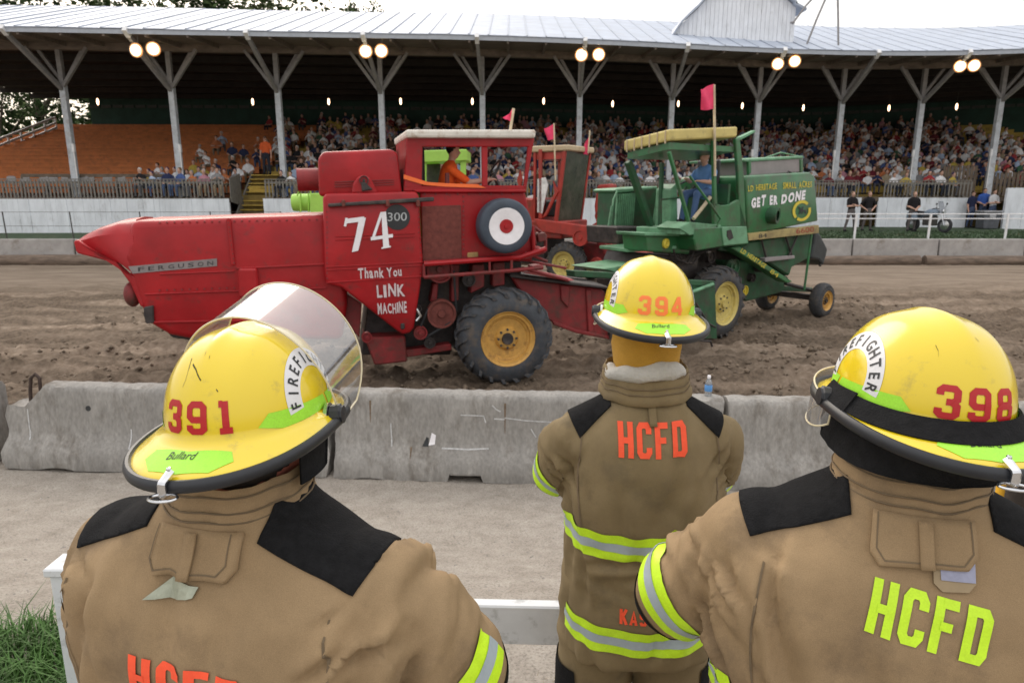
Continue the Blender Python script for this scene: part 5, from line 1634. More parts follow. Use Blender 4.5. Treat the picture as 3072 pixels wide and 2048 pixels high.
G('front_box', [(915, 742), (1195, 745), (1190, 862), (925, 846)], .45, 1.0, M_gr, bevel=.03, seg=2)
G('front_box_lid', [(905, 728), (1200, 735), (1198, 750), (910, 748)], .4, 1.05, M_grl, bevel=.01)
c = R2.loc(z6(1045, 795), .42); mb = MB(); mb.lathe([(0, .001), (-.02, .05), (.0, .085), (.05, .09)], c, (0, 1, 0), 18, cap=False); mb.build('headlight', M_ystk, grn, smooth=True)
for k, (x, y) in enumerate(((1085, 830), (1120, 850), (1060, 850), (1150, 830))): rod(R2, grn, 'hose', [z6(x, y), z6(x + 20, y + 60), z6(x + 90, y + 90 - 20 * k), z6(x + 130, y + 20)], .45 + .05 * k, .018, M_machine)
# feeder arms at the front, partly behind the middle helmet
xq = R2.loc(z6(740, 1000), .6)
slab(R2, grn, 'front_arm', [z6(*p) for p in ((465, 965), (830, 985), (830, 1020), (470, 1005))], .5, .7, M_grd, .01)
slab(R2, grn, 'front_deck', [z6(*p) for p in ((650, 955), (900, 915), (980, 960), (740, 980))], .7, 1.5, M_grl, .01)
slab(R2, grn, 'front_arm', [z6(*p) for p in ((900, 1010), (1345, 1030), (1352, 1062), (900, 1050))], -.35, -.2, M_grd, .01)
slab(R2, grn, 'divider_plate', [z6(*p) for p in ((1150, 1040), (1350, 1062), (1362, 1392), (1240, 1392), (1150, 1330))], -.32, -.26, M_grd, .01)
rod(R2, grn, 'arm_rod', [z6(1200, 1100), z6(1335, 1050)], -.4, .03, M_grl); rod(R2, grn, 'arm_rod', [z6(1230, 1170), z6(1300, 1290), z6(1350, 1320)], -.36, .018, M_machine); rod(R2, grn, 'arm_rod', [z6(1200, 1400), z6(1320, 1408), z6(1330, 1440)], -.36, .02, M_machine)
slab(R2, grn, 'feeder_house', [z6(*p) for p in ((930, 860), (1250, 880), (1220, 1040), (1180, 1380), (900, 1380), (860, 1040))], .6, 1.6, M_machine, .02)
flag(R2, grn, (z6(1348, 372), z6(1342, -200)), (z6(1342, -205), z6(1244, -165), z6(1272, -40), z6(1344, -48)), .08)
slab(R2, grn, 'roof_arm', [z6(*p) for p in ((1505, 130), (1600, 85), (1604, 97), (1508, 148))], .9, 1.0, M_grl, .01)

# ================================================================== the orange-red combine behind
g0 = atz(1690, 858, -.64)
R3 = Rig((g0.x, g0.y, -.64), radians(-32))
far = thing('combine_harvester', 'orange red combine harvester with tan roof, half hidden between the two big combines', 'combine', R3.O, R3.rz)
F = lambda name, pts, y0, y1, m=M_or, bevel=.012, par=None: slab(R3, par or far, name, [z6(*p) for p in pts], y0, y1, m, bevel)
make_wheel(far, V((0, -.05, .64)), .64, .45, .36, M_tyre2, M_rimc, 20); make_wheel(far, V((0, 1.7, .64)), .64, .45, .36, M_tyre2, M_rimc, 20)
mb = MB(); mb.beam((0, .3, .64), (0, 1.8, .64), .2, .2); mb.build('front_axle', M_machine, far)
xf_ = R3.loc(z6(350, 640), .2).x; z0_ = R3.loc(z6(350, 655), .2).z; z1_ = R3.loc(z6(385, 215), .2).z
xr_ = R3.loc(z6(215, 640), .2).x
# windscreen, across the front
mb = MB(); mb.prism([V((xf_, .25, z0_)), V((xf_ + .05, 1.65, z0_ - .0)), V((xf_ + .3, 1.65, z1_)), V((xf_ + .25, .25, z1_))], (.03, 0, 0)); mb.build('windscreen', M_glassd, far)
for y in (.2, .95, 1.7):
    mb = MB(); mb.beam((xf_ + (y - .2) * .03, y, z0_ - .05), (xf_ + .26 + (y - .2) * .03, y, z1_), .09 if y != .95 else .04, .09 if y != .95 else .04, (1, 0, 0)); mb.build('cab_post', M_or, far)
mb = MB(); mb.prism([V((xr_ - .1, .12, z1_ - .02)), V((xf_ + .42, .12, z1_ + .0)), V((xf_ + .42, .12, z1_ + .16)), V((xr_ - .1, .12, z1_ + .16))], (0, 1.7, 0)); mb.build('cab_roof', M_tan, far, bevel=.03)
mb = MB(); mb.beam((xr_, .2, z0_), (xr_ + .02, .2, z1_), .07, .07); mb.build('cab_post', M_or, far)
mb = MB(); mb.beam((xr_, 1.7, z0_), (xr_ + .02, 1.7, z1_), .07, .07); mb.build('cab_post', M_or, far)
mb = MB(); mb.box(((xr_ + xf_) / 2 + .1, .95, z1_ - .12), (xf_ - xr_ + .3, 1.5, .2)); mb.build('cab_header', M_or, far)
mb = MB(); mb.box(((xr_ + xf_) / 2, .95, z0_ - .25), (xf_ - xr_ + .5, 1.7, .5)); mb.build('cab_base', M_or, far, bevel=.03)
mb = MB(); mb.box((xr_ - 1.6, .95, z0_ - .2), (3.2, 1.6, 1.7)); mb.build('body', M_or, far, bevel=.05)
mb = MB(); mb.box((xr_ - 1.4, .95, .95), (3.4, 1.3, .8)); mb.build('chassis', M_machine, far, bevel=.03)
F('white_panel', [(235, 390), (285, 380), (300, 430), (262, 610), (232, 600)], .1, .14, mat('white_panel', (.72, .7, .7), .6))
F('white_panel', [(170, 500), (212, 490), (212, 600), (180, 610)], .3, .34, mat('white_panel', (.72, .7, .7), .6))
F('strut', [(330, 400), (365, 470), (290, 620), (262, 640), (340, 480)], .1, .18); F('strut', [(240, 205), (262, 205), (262, 640), (240, 640)], .1, .16); F('strut', [(105, 400), (125, 330), (140, 400), (120, 460)], .2, .26)
F('front_skirt', [(210, 640), (560, 690), (585, 765), (260, 720)], -.02, .3); F('front_plate', [(560, 690), (620, 650), (720, 850), (690, 870), (600, 770)], .6, .7)
F('lift_arm', [(560, 740), (610, 730), (760, 920), (730, 945)], .5, .7, M_redd)
for x, y, r, q in ((622, 622, 30, .3), (600, 920, 36, .2), (660, 560, 24, .5), (500, 760, 50, -.05), (640, 700, 40, .4)): pulley(far, R3.loc(z6(x, y), q), r / 2.09 / 2048 * 20, .12, M_or)
slab(R3, far, 'engine_side', [z6(*p) for p in ((610, 430), (680, 420), (700, 600), (690, 800), (600, 660), (590, 560))], 1.0, 1.6, M_or, .03)
slab(R3, far, 'feeder_house', [z6(*p) for p in ((520, 780), (720, 820), (900, 850), (910, 920), (700, 960), (530, 950))], .7, 1.6, M_redd, .02)
slab(R3, far, 'header_tube', [z6(*p) for p in ((640, 850), (915, 848), (915, 885), (700, 890))], .5, .7, M_or, .02)
flag(R3, far, (z6(348, 400), z6(338, 42)), (z6(338, 44), z6(280, 78), z6(296, 150), z6(342, 142)), -.05)
flag(R3, far, (z6(552, 230), z6(564, 85)), (z6(562, 110), z6(540, 160), z6(514, 232), z6(552, 240)), 1.2)
mb = MB(); mb.box((xr_ + .35, .9, z0_ + .35), (.5, .5, .5)); mb.build('seat_block', M_blackp, far, bevel=.05)

# ================================================================== lime combine, mostly hidden behind number 74
g0 = atz(1330, 850, -.64)
R4 = Rig((g0.x, 19.6, -.64), 0)
lim = thing('combine_harvester', 'bright lime green combine mostly hidden behind the red combine', 'combine', R4.O, 0)
L = lambda name, pts, y0, y1, m=M_lime, bevel=.02: slab(R4, lim, name, pts, y0, y1, m, bevel)
L('cab_roof', [(1255, 452), (1400, 448), (1402, 482), (1255, 488)], -.1, 1.7); L('cab_post', [(1262, 485), (1280, 485), (1278, 580), (1260, 580)], .0, .08); L('cab_post', [(1380, 480), (1398, 480), (1398, 580), (1382, 580)], .0, .08)
L('cab_post', [(1262, 485), (1274, 485), (1272, 580), (1262, 580)], 1.5, 1.58); L('cab_rear', [(1280, 490), (1320, 490), (1320, 580), (1280, 580)], 1.2, 1.3, M_machine)
L('body', [(930, 580), (1420, 570), (1420, 730), (930, 730)], .1, 1.5); L('chassis', [(960, 730), (1400, 730), (1380, 800), (980, 800)], .4, 1.3, M_machine)
a, b = R4.loc((880, 608), .7), R4.loc((1000, 606), .7); mb = MB(); mb.lathe([(0, .12), (0, .24), (.05, .25), ((b - a).length, .25)], a, b - a, 20); mb.build('rear_drum', M_lime, lim, smooth=True)
for pts in ([(892, 588), (896, 572), (930, 570), (934, 588)], [(902, 636), (902, 580)], [(926, 636), (926, 580)]): rod(R4, lim, 'guard_rail', pts, .4, .025, M_lime)
make_wheel(lim, V((0, -.05, .66)), .66, .45, .36, M_tyre2, M_lime, 18); make_wheel(lim, V((0, 1.4, .66)), .66, .45, .36, M_tyre2, M_lime, 18); make_wheel(lim, V((-3.2, .1, .42)), .42, .3, .22, M_tyre2, M_lime, 16, 'rear_wheel'); make_wheel(lim, V((-3.2, 1.2, .42)), .42, .3, .22, M_tyre2, M_lime, 16, 'rear_wheel')


# ------------------------------------------------------------------ drivers
def driver(reach, lean, cap_brim=True):
    """seated, facing local +x; origin at the seat"""
    hip, neck = V((0, 0, .1)), V((lean, 0, .56))
    P = [('shirt', 'cap', hip + V((0, 0, .02)), neck - V((.02, 0, .12)), .16, .175, (1.15, .72), (1, 0, 0)), ('shirt', 'cap', neck + V((-.02, -.15, -.08)), neck + V((-.02, .15, -.08)), .075, .075),
         ('skin', 'cap', neck - V((0, 0, .05)), neck + V((.03, 0, .08)), .055, .05)] + head_prims(neck + V((.05, 0, .18)), (1, 0), 1.0, cap=cap_brim)
    for s in (-1, 1):
        P += [('trousers', 'cap', hip + V((0, s * .1, 0)), (.42, s * .12, .08), .09, .07), ('trousers', 'cap', (.42, s * .12, .08), (.5, s * .12, -.36), .066, .05), ('shoe', 'cap', (.5, s * .12, -.4), (.62, s * .12, -.42), .048, .042)]
        sh = neck + V((0, s * .19, -.1)); h = V((reach, s * .14, .34)) if s < 0 else V((reach * .85, s * .14, .3))
        el = sh.lerp(h, .5) + V((-.04, s * .06, -.1))
        P += [('shirt', 'cap', sh, sh.lerp(el, .8), .066, .06), ('skin', 'cap', sh.lerp(el, .6), el, .05, .046), ('skin', 'cap', el, h, .046, .034)] + hand_prims(h, h - el, 1.0, 'skin', s)
    return figure(P, .018, 3)


p = R1.loc(z5(1040, 405), .62); w_ = R1.O + R1.e * p.x + R1.b * .62 + V((0, 0, p.z - .26))
dress('person', 'driver in orange shirt and black helmet with arm reaching forward in the red cab', driver(.62, .1), cols((.75, .11, .02), (.05, .06, .1), (.015, .012, .012)), w_, R1.rz)
p = R2.loc(z6(1288, 490), .6); w_ = R2.O + R2.e * p.x + R2.b * .6 + V((0, 0, p.z - .06))
dress('person', 'driver in light blue shirt, jeans and pale cap in the open green cab', driver(.4, .05), cols((.13, .27, .55), (.07, .12, .24), (.35, .34, .33)), w_, R2.rz + pi)

# ------------------------------------------------------------------ concrete barriers at the near edge of the arena
def bar_line(x): return 6.34 - .071 * (x + .5)


def barrier(x0, x1, label, left_step=False, seed=0, notch=None):
    xm = (x0 + x1) / 2; L = x1 - x0; rz = -atan2(.071, 1)
    t = thing('concrete_barrier', label, 'barrier', (xm, bar_line(xm), -.61), rz, 'concrete barriers along the near edge of the arena')
    prof = [(-.30, 0), (-.30, .07), (-.285, .16), (-.25, .22), (-.19, .30), (-.165, .36), (-.15, .5), (-.135, .66), (-.125, .76), (-.11, .80), (-.06, .82), (.06, .82), (.11, .80), (.13, .74), (.16, .4), (.3, .15), (.3, 0)]
    n = 150; rings = []
    for k in range(n + 1):
        x = -L / 2 + L * k / n; e = min(k, n - k) / n * L; ring = []
        for (y, z) in prof:
            p = V((x * 1, y, z))
            q = V((x + seed * 7.3, y, z))
            w = .005 * noise.noise(q * 11) + .012 * noise.noise(q * 2.2)
            chip = max(0, .07 - e) / .07 * (.015 + .05 * abs(noise.noise(q * 6)))
            low = max(0, .2 - z) / .2
            chip += low * .035 * max(0, noise.noise(V((x * 3.1 + seed, 4, 0))) )
            y2 = y + (w + chip) * (1 if y < 0 else -1)
            z2 = z - (.02 + .05 * max(0, noise.noise(q * 5)) * (e < .25)) * (z > .7) * abs(noise.noise(q * 7))
            if left_step and x < -L / 2 + .38 and z > .5: z2 = min(z2, .60 + .18 * max(0, (x + L / 2 - .2) / .18) + .02 * noise.noise(q * 8))
            if z < .06: z2 += .05 * max(0, noise.noise(V((x * 2.3 + seed * 3, 1, 0)))) + (.09 if notch and notch[0] < x < notch[1] else 0)
            ring.append(V((x + (.05 * noise.noise(q * 5) * (e < .02)), y2, z2)))
        rings.append(ring)
    mb = MB(); mb.loft(rings); o = mb.build('block', M_conc, t, smooth=True, ang=.9)
    return t, o


barrier(-9.2, -5.25, 'concrete barrier end at the far left, cut by the frame', seed=5)
b1, bo1 = barrier(-5.06, -1.76, 'concrete barrier with stepped end and rebar loop at the left', True, 1)
b2, bo2 = barrier(-1.70, 1.98, 'concrete barrier in the middle with a chipped lower corner and white scrapes', False, 2, (-.72, -.4))
barrier(2.0, 5.8, 'concrete barrier at the right behind the right hand firefighter', False, 3)
mb = MB(); mb.tube([(-1.5, 0, .5), (-1.48, 0, .72), (-1.45, 0, .86), (-1.40, 0, .9), (-1.36, 0, .86), (-1.37, 0, .7), (-1.44, 0, .55)], .017, 8); mb.build('rebar_loop', mat('rusty_rebar', (.045, .028, .022), .8, .4, 20), b1, smooth=True)
M_scr = mat('chalky_scrape', (.5, .5, .5), .9, .25, 30)
bv2 = BVHTree.FromPolygons([v.co for v in bo2.data.vertices], [tuple(p.vertices) for p in bo2.data.polygons])
scr = [[(-.62, .62), (-.40, .615), (-.38, .55)], [(-.2, .60), (-.02, .58), (.12, .575), (.3, .57)], [(-.3, .59), (-.2, .585)], [(-.32, .72), (-.28, .68), (-.24, .66)], [(-.8, .30), (-.55, .295), (-.35, .305)], [(.05, .5), (.1, .42)], [(1.3, .62), (1.45, .6)], [(-1.3, .52), (-1.29, .3)]]
for s in scr: lay(bv2, [stroke(s, random.uniform(.008, .016))], lambda x, y: (V((x, -1, y)), V((0, 1, 0))), .03, .003).build('scrape', M_scr, b2)
mb = lay(bv2, [([(-.93, .32), (-.90, .44), (-.86, .42), (-.87, .33)], [(0, 1, 2, 3)])], lambda x, y: (V((x, -1, y)), V((0, 1, 0))), .03, .004); mb.build('white_paint_blot', M_wp, b2)
mb = lay(bv2, [([(-.99, .31), (-.95, .40), (-.93, .39), (-.93, .31)], [(0, 1, 2, 3)])], lambda x, y: (V((x, -1, y)), V((0, 1, 0))), .03, .004); mb.build('dark_paint_blot', M_blackp, b2)
bv1 = BVHTree.FromPolygons([v.co for v in bo1.data.vertices], [tuple(p.vertices) for p in bo1.data.polygons])
mb = lay(bv1, [(arc(0, 2 * pi, .028, 13)[:-1], [tuple(range(12))])], lambda x, y: (V((x - .78, -1, y + .6)), V((0, 1, 0))), .1, .002); mb.build('bolt_hole', M_blackp, b1)
for s in ([(-1.42, .58), (-1.41, .4), (-1.39, .28)], [(-.35, .4), (-.34, .22)]): lay(bv1, [stroke(s, .013)], lambda x, y: (V((x, -1, y)), V((0, 1, 0))), .03, .003).build('scrape', M_scr, b1)
M_stain = mat('rust_run', (.16, .11, .07), .9, .4, 20)
for k, (x, z, h) in enumerate(((-1.1, .3, .1), (.62, .3, .14), (1.55, .62, .25), (-.2, .74, .3), (.9, .75, .35), (-1.5, .74, .22))):
    lay(bv2, [([(x - .006, z), (x + .012, z), (x + .006, z - h), (x, z - h * .9)], [(0, 1, 2, 3)])], lambda x, y: (V((x, -1, y)), V((0, 1, 0))), .04, .0025).build('stain', M_stain, b2)
# white litter stuck to the barrier at right
p = V((2.25, bar_line(2.25) - .15, -.03))
for (u, v, lb) in ((2300, 1262, 'white paper scrap stuck on the concrete barrier, upper one'), (2322, 1390, 'white paper scrap stuck on the concrete barrier, lower one')):
    q = at(u, v, 6.12 if v > 1300 else 6.16)
    vs_ = [q + V((.03 * cos(a) * (1 + .4 * sin(3 * a)), -.0 + .012 * sin(2 * a), .055 * sin(a))) for a in np.linspace(0, 2 * pi, 13)[:-1]]
    mb = MB(); mb.prism([p - q for p in vs_], (0, .004, 0)); o = mb.build('paper_scrap', M_wp); o.location = q; tag(o, lb, 'litter')
# bottle standing on the barrier
q = at(2118, 1195, 6.25)
t = thing('water_bottle', 'small clear water bottle with blue label standing on the concrete barrier', 'bottle', (q.x, bar_line(q.x) + .02, .2))
M_pet = mat('clear_plastic', (.75, .8, .85), .15, .05); M_pet.node_tree.nodes['Principled BSDF'].inputs['Transmission Weight'].default_value = .8
mb = MB(); mb.lathe([(0, .001), (0, .03), (.02, .033), (.12, .033), (.15, .025), (.17, .014), (.18, .013)], (0, 0, 0), (0, 0, 1), 16); mb.build('bottle_body', M_pet, t, smooth=True)
mb = MB(); mb.lathe([(.05, .0335), (.052, .035), (.11, .035), (.112, .0335)], (0, 0, 0), (0, 0, 1), 16, cap=False); mb.build('label_band', mat('label_blue', (.1, .3, .65), .5), t, smooth=True)
mb = MB(); mb.lathe([(.178, .001), (.178, .017), (.2, .016), (.2, .001)], (0, 0, 0), (0, 0, 1), 12); mb.build('bottle_cap', M_wp, t)

# ------------------------------------------------------------------ white timber rail and the grass at its foot
M_wtim = mat('white_timber', (.62, .64, .66), .6, .08, 8, dirt=(.3, .31, .30), dirt_amt=.3, dscale=14)
t = thing('timber_rail', 'low white timber rail with square posts behind the firefighters legs', 'rail', (0, 2.28, 0))
a = at(190, 1690, 2.36); bq = at(1400, 1797, 2.2)
xa, xb = a.x - .06, 2.9
ry = lambda x: .06 - .035 * (x - a.x)
mb = MB(); mb.prism([(xa - 1.5, ry(xa - 1.5), .60), (xb, ry(xb), .60), (xb, ry(xb) + .045, .60), (xa - 1.5, ry(xa - 1.5) + .045, .60)], (0, 0, -.16))
mb.v = [p for p in mb.v]
mb = MB(); mb.beam((a.x + .08, ry(a.x) - .03, .535), (xb, ry(xb) - .03, .535), .05, .16); mb.build('rail', M_wtim, t, bevel=.006)
for k in range(3):
    x = a.x + 2.0 * k
    mb = MB(); mb.box((x, ry(x) + .05, .27), (.1, .1, .8)); mb.build('rail_post', M_wtim, t, bevel=.008)
    mb = MB(); mb.box((x - .0, ry(x) + .05, .685), (.125, .125, .035)); mb.build('post_cap', M_wtim, t, bevel=.006)
# grass tuft at lower left
M_grass = mat('grass_blade', (.05, .115, .022), .6, .5, 5, spec=.3)
rg = random.Random(4)
mb = MB()
for k in range(15000):
    x = rg.uniform(-3.4, -1.2); y = rg.uniform(1.5, 3.25)
    edge = 3.02 + .16 * noise.noise((x * 3, 0, 0)) - .7 * max(0, x + 2.2)
    if y > max(edge, 2.5 if x < -1.35 else 0) or rg.random() < max(0, (x + 1.35) * 4): continue
    h = rg.uniform(.07, .22) * (1 if y < edge - .1 else .6); a_ = rg.uniform(0, 6.28); w = rg.uniform(.0025, .005); b_ = rg.uniform(.3, 1.2) * h; d_ = V((cos(a_), sin(a_), 0)); s_ = V((-sin(a_), cos(a_), 0)) * w
    p0 = V((x, y, ground_base(y) - .01)); p1 = p0 + d_ * b_ * .3 + V((0, 0, h * .6)); p2 = p0 + d_ * b_ + V((0, 0, h * .9))
    mb.add([p0 - s_, p0 + s_, p1 + s_ * .8, p1 - s_ * .8, p2], [(0, 1, 2, 3), (3, 2, 4)])
tag(mb.build('grass', M_grass), 'long green grass at the foot of the white rail in the lower left corner', 'grass', kind='stuff')
mb = MB()
for k in range(2600):      # trodden dry grass round the firefighters' feet
    x = rg.uniform(-.6, .8); y = rg.uniform(1.7, 2.6); h = rg.uniform(.02, .07); a_ = rg.uniform(0, 6.28); w = .003; d_ = V((cos(a_), sin(a_), 0)); s_ = V((-sin(a_), cos(a_), 0)) * w
    p0 = V((x, y, -.01)); mb.add([p0 - s_, p0 + s_, p0 + d_ * h + V((0, 0, h * .5))], [(0, 1, 2)])
tag(mb.build('dry_grass', mat('dry_grass', (.22, .18, .11), .9, .4, 6)), 'sparse dry grass on the gravel below the white rail', 'grass', kind='stuff')
# stones in the lane
mb = MB()
for k in range(1500):
    x = rg.uniform(-5, 4); y = rg.uniform(2.4, 6.0); r = rg.uniform(.004, .013); z = ground_z(x, y)
    p = V((x, y, z)); mb.add([p + V((r, 0, 0)), p + V((0, r, 0)), p - V((r, 0, 0)), p - V((0, r, 0)), p + V((0, 0, r * .8))], [(0, 1, 4), (1, 2, 4), (2, 3, 4), (3, 0, 4)])
tag(mb.build('pebbles', mat('pebble', (.33, .3, .27), .9, .4, 30)), 'loose pebbles scattered on the gravel lane', 'pebbles', kind='stuff')
# earth clods in the arena
mb = MB()
for k in range(5200):
    x = rg.uniform(-9, 10); y = 6.9 + rg.random() ** 1.6 * 11; r = rg.uniform(.015, .06) * (1.35 if rg.random() < .1 else 1); z = ground_z(x, y)
    if noise.noise((x * .7, y * .9, 21)) < -.12: continue
    c = V((x, y, z + r * .2)); q = [c + V((rg.uniform(.7, 1.2) * r * a, rg.uniform(.7, 1.2) * r * b, rg.uniform(.6, 1) * r * e)) for a, b, e in ((1, 0, 0), (0, 1, 0), (-1, 0, 0), (0, -1, 0), (0, 0, 1), (0, 0, -1))]
    mb.add(q, [(0, 1, 4), (1, 2, 4), (2, 3, 4), (3, 0, 4), (1, 0, 5), (2, 1, 5), (3, 2, 5), (0, 3, 5)])
tag(mb.build('clods', mat('clod', (.165, .125, .09), .95, .5, 3), smooth=True, ang=3), 'loose earth clods churned up over the arena dirt', 'clods', kind='stuff')
# yellow pole and dark post at the right edge
q = atz(3010, 1600, 1.0)
t = thing('yellow_pole', 'yellow painted pole behind the right firefighter at the frame edge', 'pole', (at(3008, 1500, 2.6).x, 2.6, ground_base(2.6)))
mb = MB(); mb.tube([(0, 0, -.1), (0, 0, 1.02)], .03, 12); mb.build('shaft', mat('yellow_pole', (.75, .40, .02), .4, .1), t, smooth=True)
mb = MB(); mb.lathe([(1.02, .03), (1.035, .022), (1.04, .001)], (0, 0, 0), (0, 0, 1), 12, cap=False); mb.build('end_cap', mat('yellow_pole', None), t, smooth=True)
t = thing('timber_post', 'dark brown timber post at the right edge of the frame', 'post', (at(3065, 1500, 2.5).x, 2.5, ground_base(2.5)))
mb = MB(); mb.tube([(0, 0, -.1), (.0, 0, .5), (.01, 0, 1.05)], [.07, .068, .062], 12); mb.build('shaft', mat('creosoted', (.028, .02, .015), .8, .3, 12, bump=.4, bscale=30), t, smooth=True)
mb = MB(); mb.lathe([(1.05, .062), (1.06, .05), (1.062, .001)], (.01, 0, 0), (0, 0, 1), 12, cap=False); mb.build('post_top', mat('creosoted', None), t)

# ------------------------------------------------------------------ firefighters
M_coat = mat('turnout_cloth', (.30, .208, .116), .85, .12, 9, bump=.12, bscale=620, dirt=(.175, .122, .074), dirt_amt=.36, dscale=5, spec=.25, fine=.1)
M_coat2 = mat('turnout_cloth_olive', (.215, .162, .088), .85, .12, 9, bump=.12, bscale=620, dirt=(.12, .095, .06), dirt_amt=.25, dscale=5, spec=.25, fine=.1)
M_black = mat('black_suede', (.012, .012, .013), .95, .3, 60, bump=.3, bscale=300, spec=.15)
M_hiv = mat('lime_tape', (.56, .86, .02), .5, .08, 40, fine=.06, bscale=300)
M_sil = mat('silver_tape', (.36, .42, .46), .35, .08, 40)
M_helm = mat('helmet_yellow', (.76, .565, .012), .2, .03, 3, spec=.5, coat=.6, dirt=(.42, .32, .04), dirt_amt=.12, dscale=18)
M_trim = mat('black_rubber_edge', (.017, .019, .024), .45, .15, 20)
M_limes = mat('lime_sticker', (.36, .78, .045), .4, .06, 60, fine=.08, bscale=400)
M_rnum = mat('red_number', (.45, .008, .012), .4, .05)
M_ored = mat('orange_red_letter', (.95, .10, .035), .7, .06, 60)
M_hood = mat('ochre_hood', (.46, .25, .03), .9, .12, 12, bump=.3, bscale=250)
M_thread = mat('seam_thread', (.16, .115, .068), .9)
M_cloth = mat('off_white_cloth', (.48, .47, .44), .9, .12, 14, bump=.3, bscale=90)
M_neck = mat('weathered_skin', (.40, .13, .09), .55, .2, 14, bump=.3, bscale=60)
M_hair = mat('dark_hair', (.02, .014, .01), .7, .4, 60)
M_scuff = mat('scuff', (.05, .045, .01), .7)
M_wst = mat('white_sticker', (.70, .70, .72), .4, .05)
M_vis = bpy.data.materials.new('clear_shield'); M_vis.use_nodes = True
_n, _l = M_vis.node_tree.nodes, M_vis.node_tree.links
_n.clear(); _o = _n.new('ShaderNodeOutputMaterial'); _t = _n.new('ShaderNodeBsdfTransparent'); _g = _n.new('ShaderNodeBsdfGlossy'); _d = _n.new('ShaderNodeBsdfDiffuse'); _m1 = _n.new('ShaderNodeMixShader'); _m2 = _n.new('ShaderNodeMixShader'); _f = _n.new('ShaderNodeLayerWeight')
_t.inputs[0].default_value = (.86, .87, .90, 1); _g.inputs['Roughness'].default_value = .06; _d.inputs[0].default_value = (.75, .74, .72, 1); _f.inputs[0].default_value = .5
_mr = _n.new('ShaderNodeMapRange'); _mr.inputs['To Min'].default_value = .12; _mr.inputs['To Max'].default_value = .6; _l.new(_f.outputs['Facing'], _mr.inputs['Value'])
_l.new(_mr.outputs[0], _m1.inputs[0]); _l.new(_t.outputs[0], _m1.inputs[1]); _l.new(_g.outputs[0], _m1.inputs[2])
_nz = _n.new('ShaderNodeTexNoise'); _nz.inputs['Scale'].default_value = 5; _nz.inputs['Detail'].default_value = 6
_mq = _n.new('ShaderNodeMapRange'); _mq.inputs['From Min'].default_value = .35; _mq.inputs['From Max'].default_value = .75; _mq.inputs['To Min'].default_value = .07; _mq.inputs['To Max'].default_value = .17
_l.new(_nz.outputs['Fac'], _mq.inputs['Value']); _l.new(_mq.outputs[0], _m2.inputs[0]); _l.new(_m1.outputs[0], _m2.inputs[1]); _l.new(_d.outputs[0], _m2.inputs[2]); _l.new(_m2.outputs[0], _o.inputs[0])
M_visedge = mat('shield_edge', (.62, .55, .38), .25, .1)


def bvh_of(vs, fs): return BVHTree.FromPolygons([V(p) for p in vs], fs)


def thick(o, t):
    """gives a laid-on piece its own rim: the border is folded back towards the cloth"""
    bm = bmesh.new(); bm.from_mesh(o.data)
    bmesh.ops.dissolve_degenerate(bm, dist=2e-4, edges=bm.edges[:])
    bm.normal_update()
    be = [e for e in bm.edges if len(e.link_faces) == 1]
    nm = {v.co.to_tuple(6): v.normal.copy() for e in be for v in e.verts}
    r = bmesh.ops.extrude_edge_only(bm, edges=be)
    for v in r['geom']:
        if isinstance(v, bmesh.types.BMVert): v.co -= nm.get(v.co.to_tuple(6), V((0, 0, 0))) * t
    bm.to_mesh(o.data); bm.free()
    return o


def one_piece(F):
    par = {}
    def find(a):
        while par.setdefault(a, a) != a: par[a] = par[par[a]]; a = par[a]
        return a
    for f in F:
        for i in f[1:]: par[find(i)] = find(f[0])
    cnt = {}
    for f in F: cnt[find(f[0])] = cnt.get(find(f[0]), 0) + 1
    if not cnt: return F
    b = max(cnt, key=cnt.get)
    return [f for f in F if find(f[0]) == b]


def outline_face(pts): return (list(pts), [tuple(range(len(pts)))])


# ---- helmet, front = +y, origin on the brim plane under the crown
def rb(f):        # plan radius of the crown; f = angle from the back, + to the right
    ax, ay = .121, (.143 if cos(f) > 0 else .149)
    return 1 / (abs(sin(f) / ax) ** 2.15 + abs(cos(f) / ay) ** 2.15) ** (1 / 2.15)


def fdir(f): return V((sin(f), -cos(f), 0))


def brim(f):
    g = atan2(sin(f), cos(f))
    ext = .021 + .056 * exp(-(g / .95) ** 2) + .012 * exp(-((abs(g) - pi) / 1.0) ** 2)
    drop = .008 + .020 * exp(-(g / 1.05) ** 2)
    return ext, drop


def shell():
    H = .158; n = 96; rings = []
    for t in np.linspace(0, 1, 22):           # crown, base to top
        z = .012 + (H - .012) * sin(t * pi / 2) ** 1.0
        k = max(.0, cos(t * pi / 2)) ** .86 * (1 - .0 * t)
        ring = []
        for i in range(n):
            f = 2 * pi * i / n; r = rb(f) * k
            p = fdir(f) * r
            zz = z + .0045 * exp(-(p.x / .014) ** 2) * min(1, t * 1.6) + .0035 * exp(-((abs(p.x) - .055) / .010) ** 2) * min(1, t * 2) * max(0, 1 - t)
            ring.append(V((p.x, p.y, zz)))
        rings.append(ring)
    low = []
    for s in (1, .8, .6, .4, .2):
        ring = []
        for i in range(n):
            f = 2 * pi * i / n; e, d = brim(f); q = s
            ring.append(fdir(f) * (rb(f) + .004 * (1 - s) + e * q) + V((0, 0, .004 + .008 * (1 - s) ** 2 - d * q ** 1.25)))
        low.append(ring)
    under = [[p + V((0, 0, -.006)) for p in low[0]]]
    inner = []
    for s in (.3,):
        inner.append([fdir(2 * pi * i / n) * (rb(2 * pi * i / n) - .004) + V((0, 0, -.004)) for i in range(n)])
    mb = MB(); mb.loft(inner + under + low + rings, cap=False)
    return mb, low[0]


HB, EDGE = shell()
HMESH = HB.mesh('shell', M_helm, smooth=True, ang=1.2)
HBV = bvh_of([v.co for v in HMESH.vertices], [tuple(p.vertices) for p in HMESH.polygons])


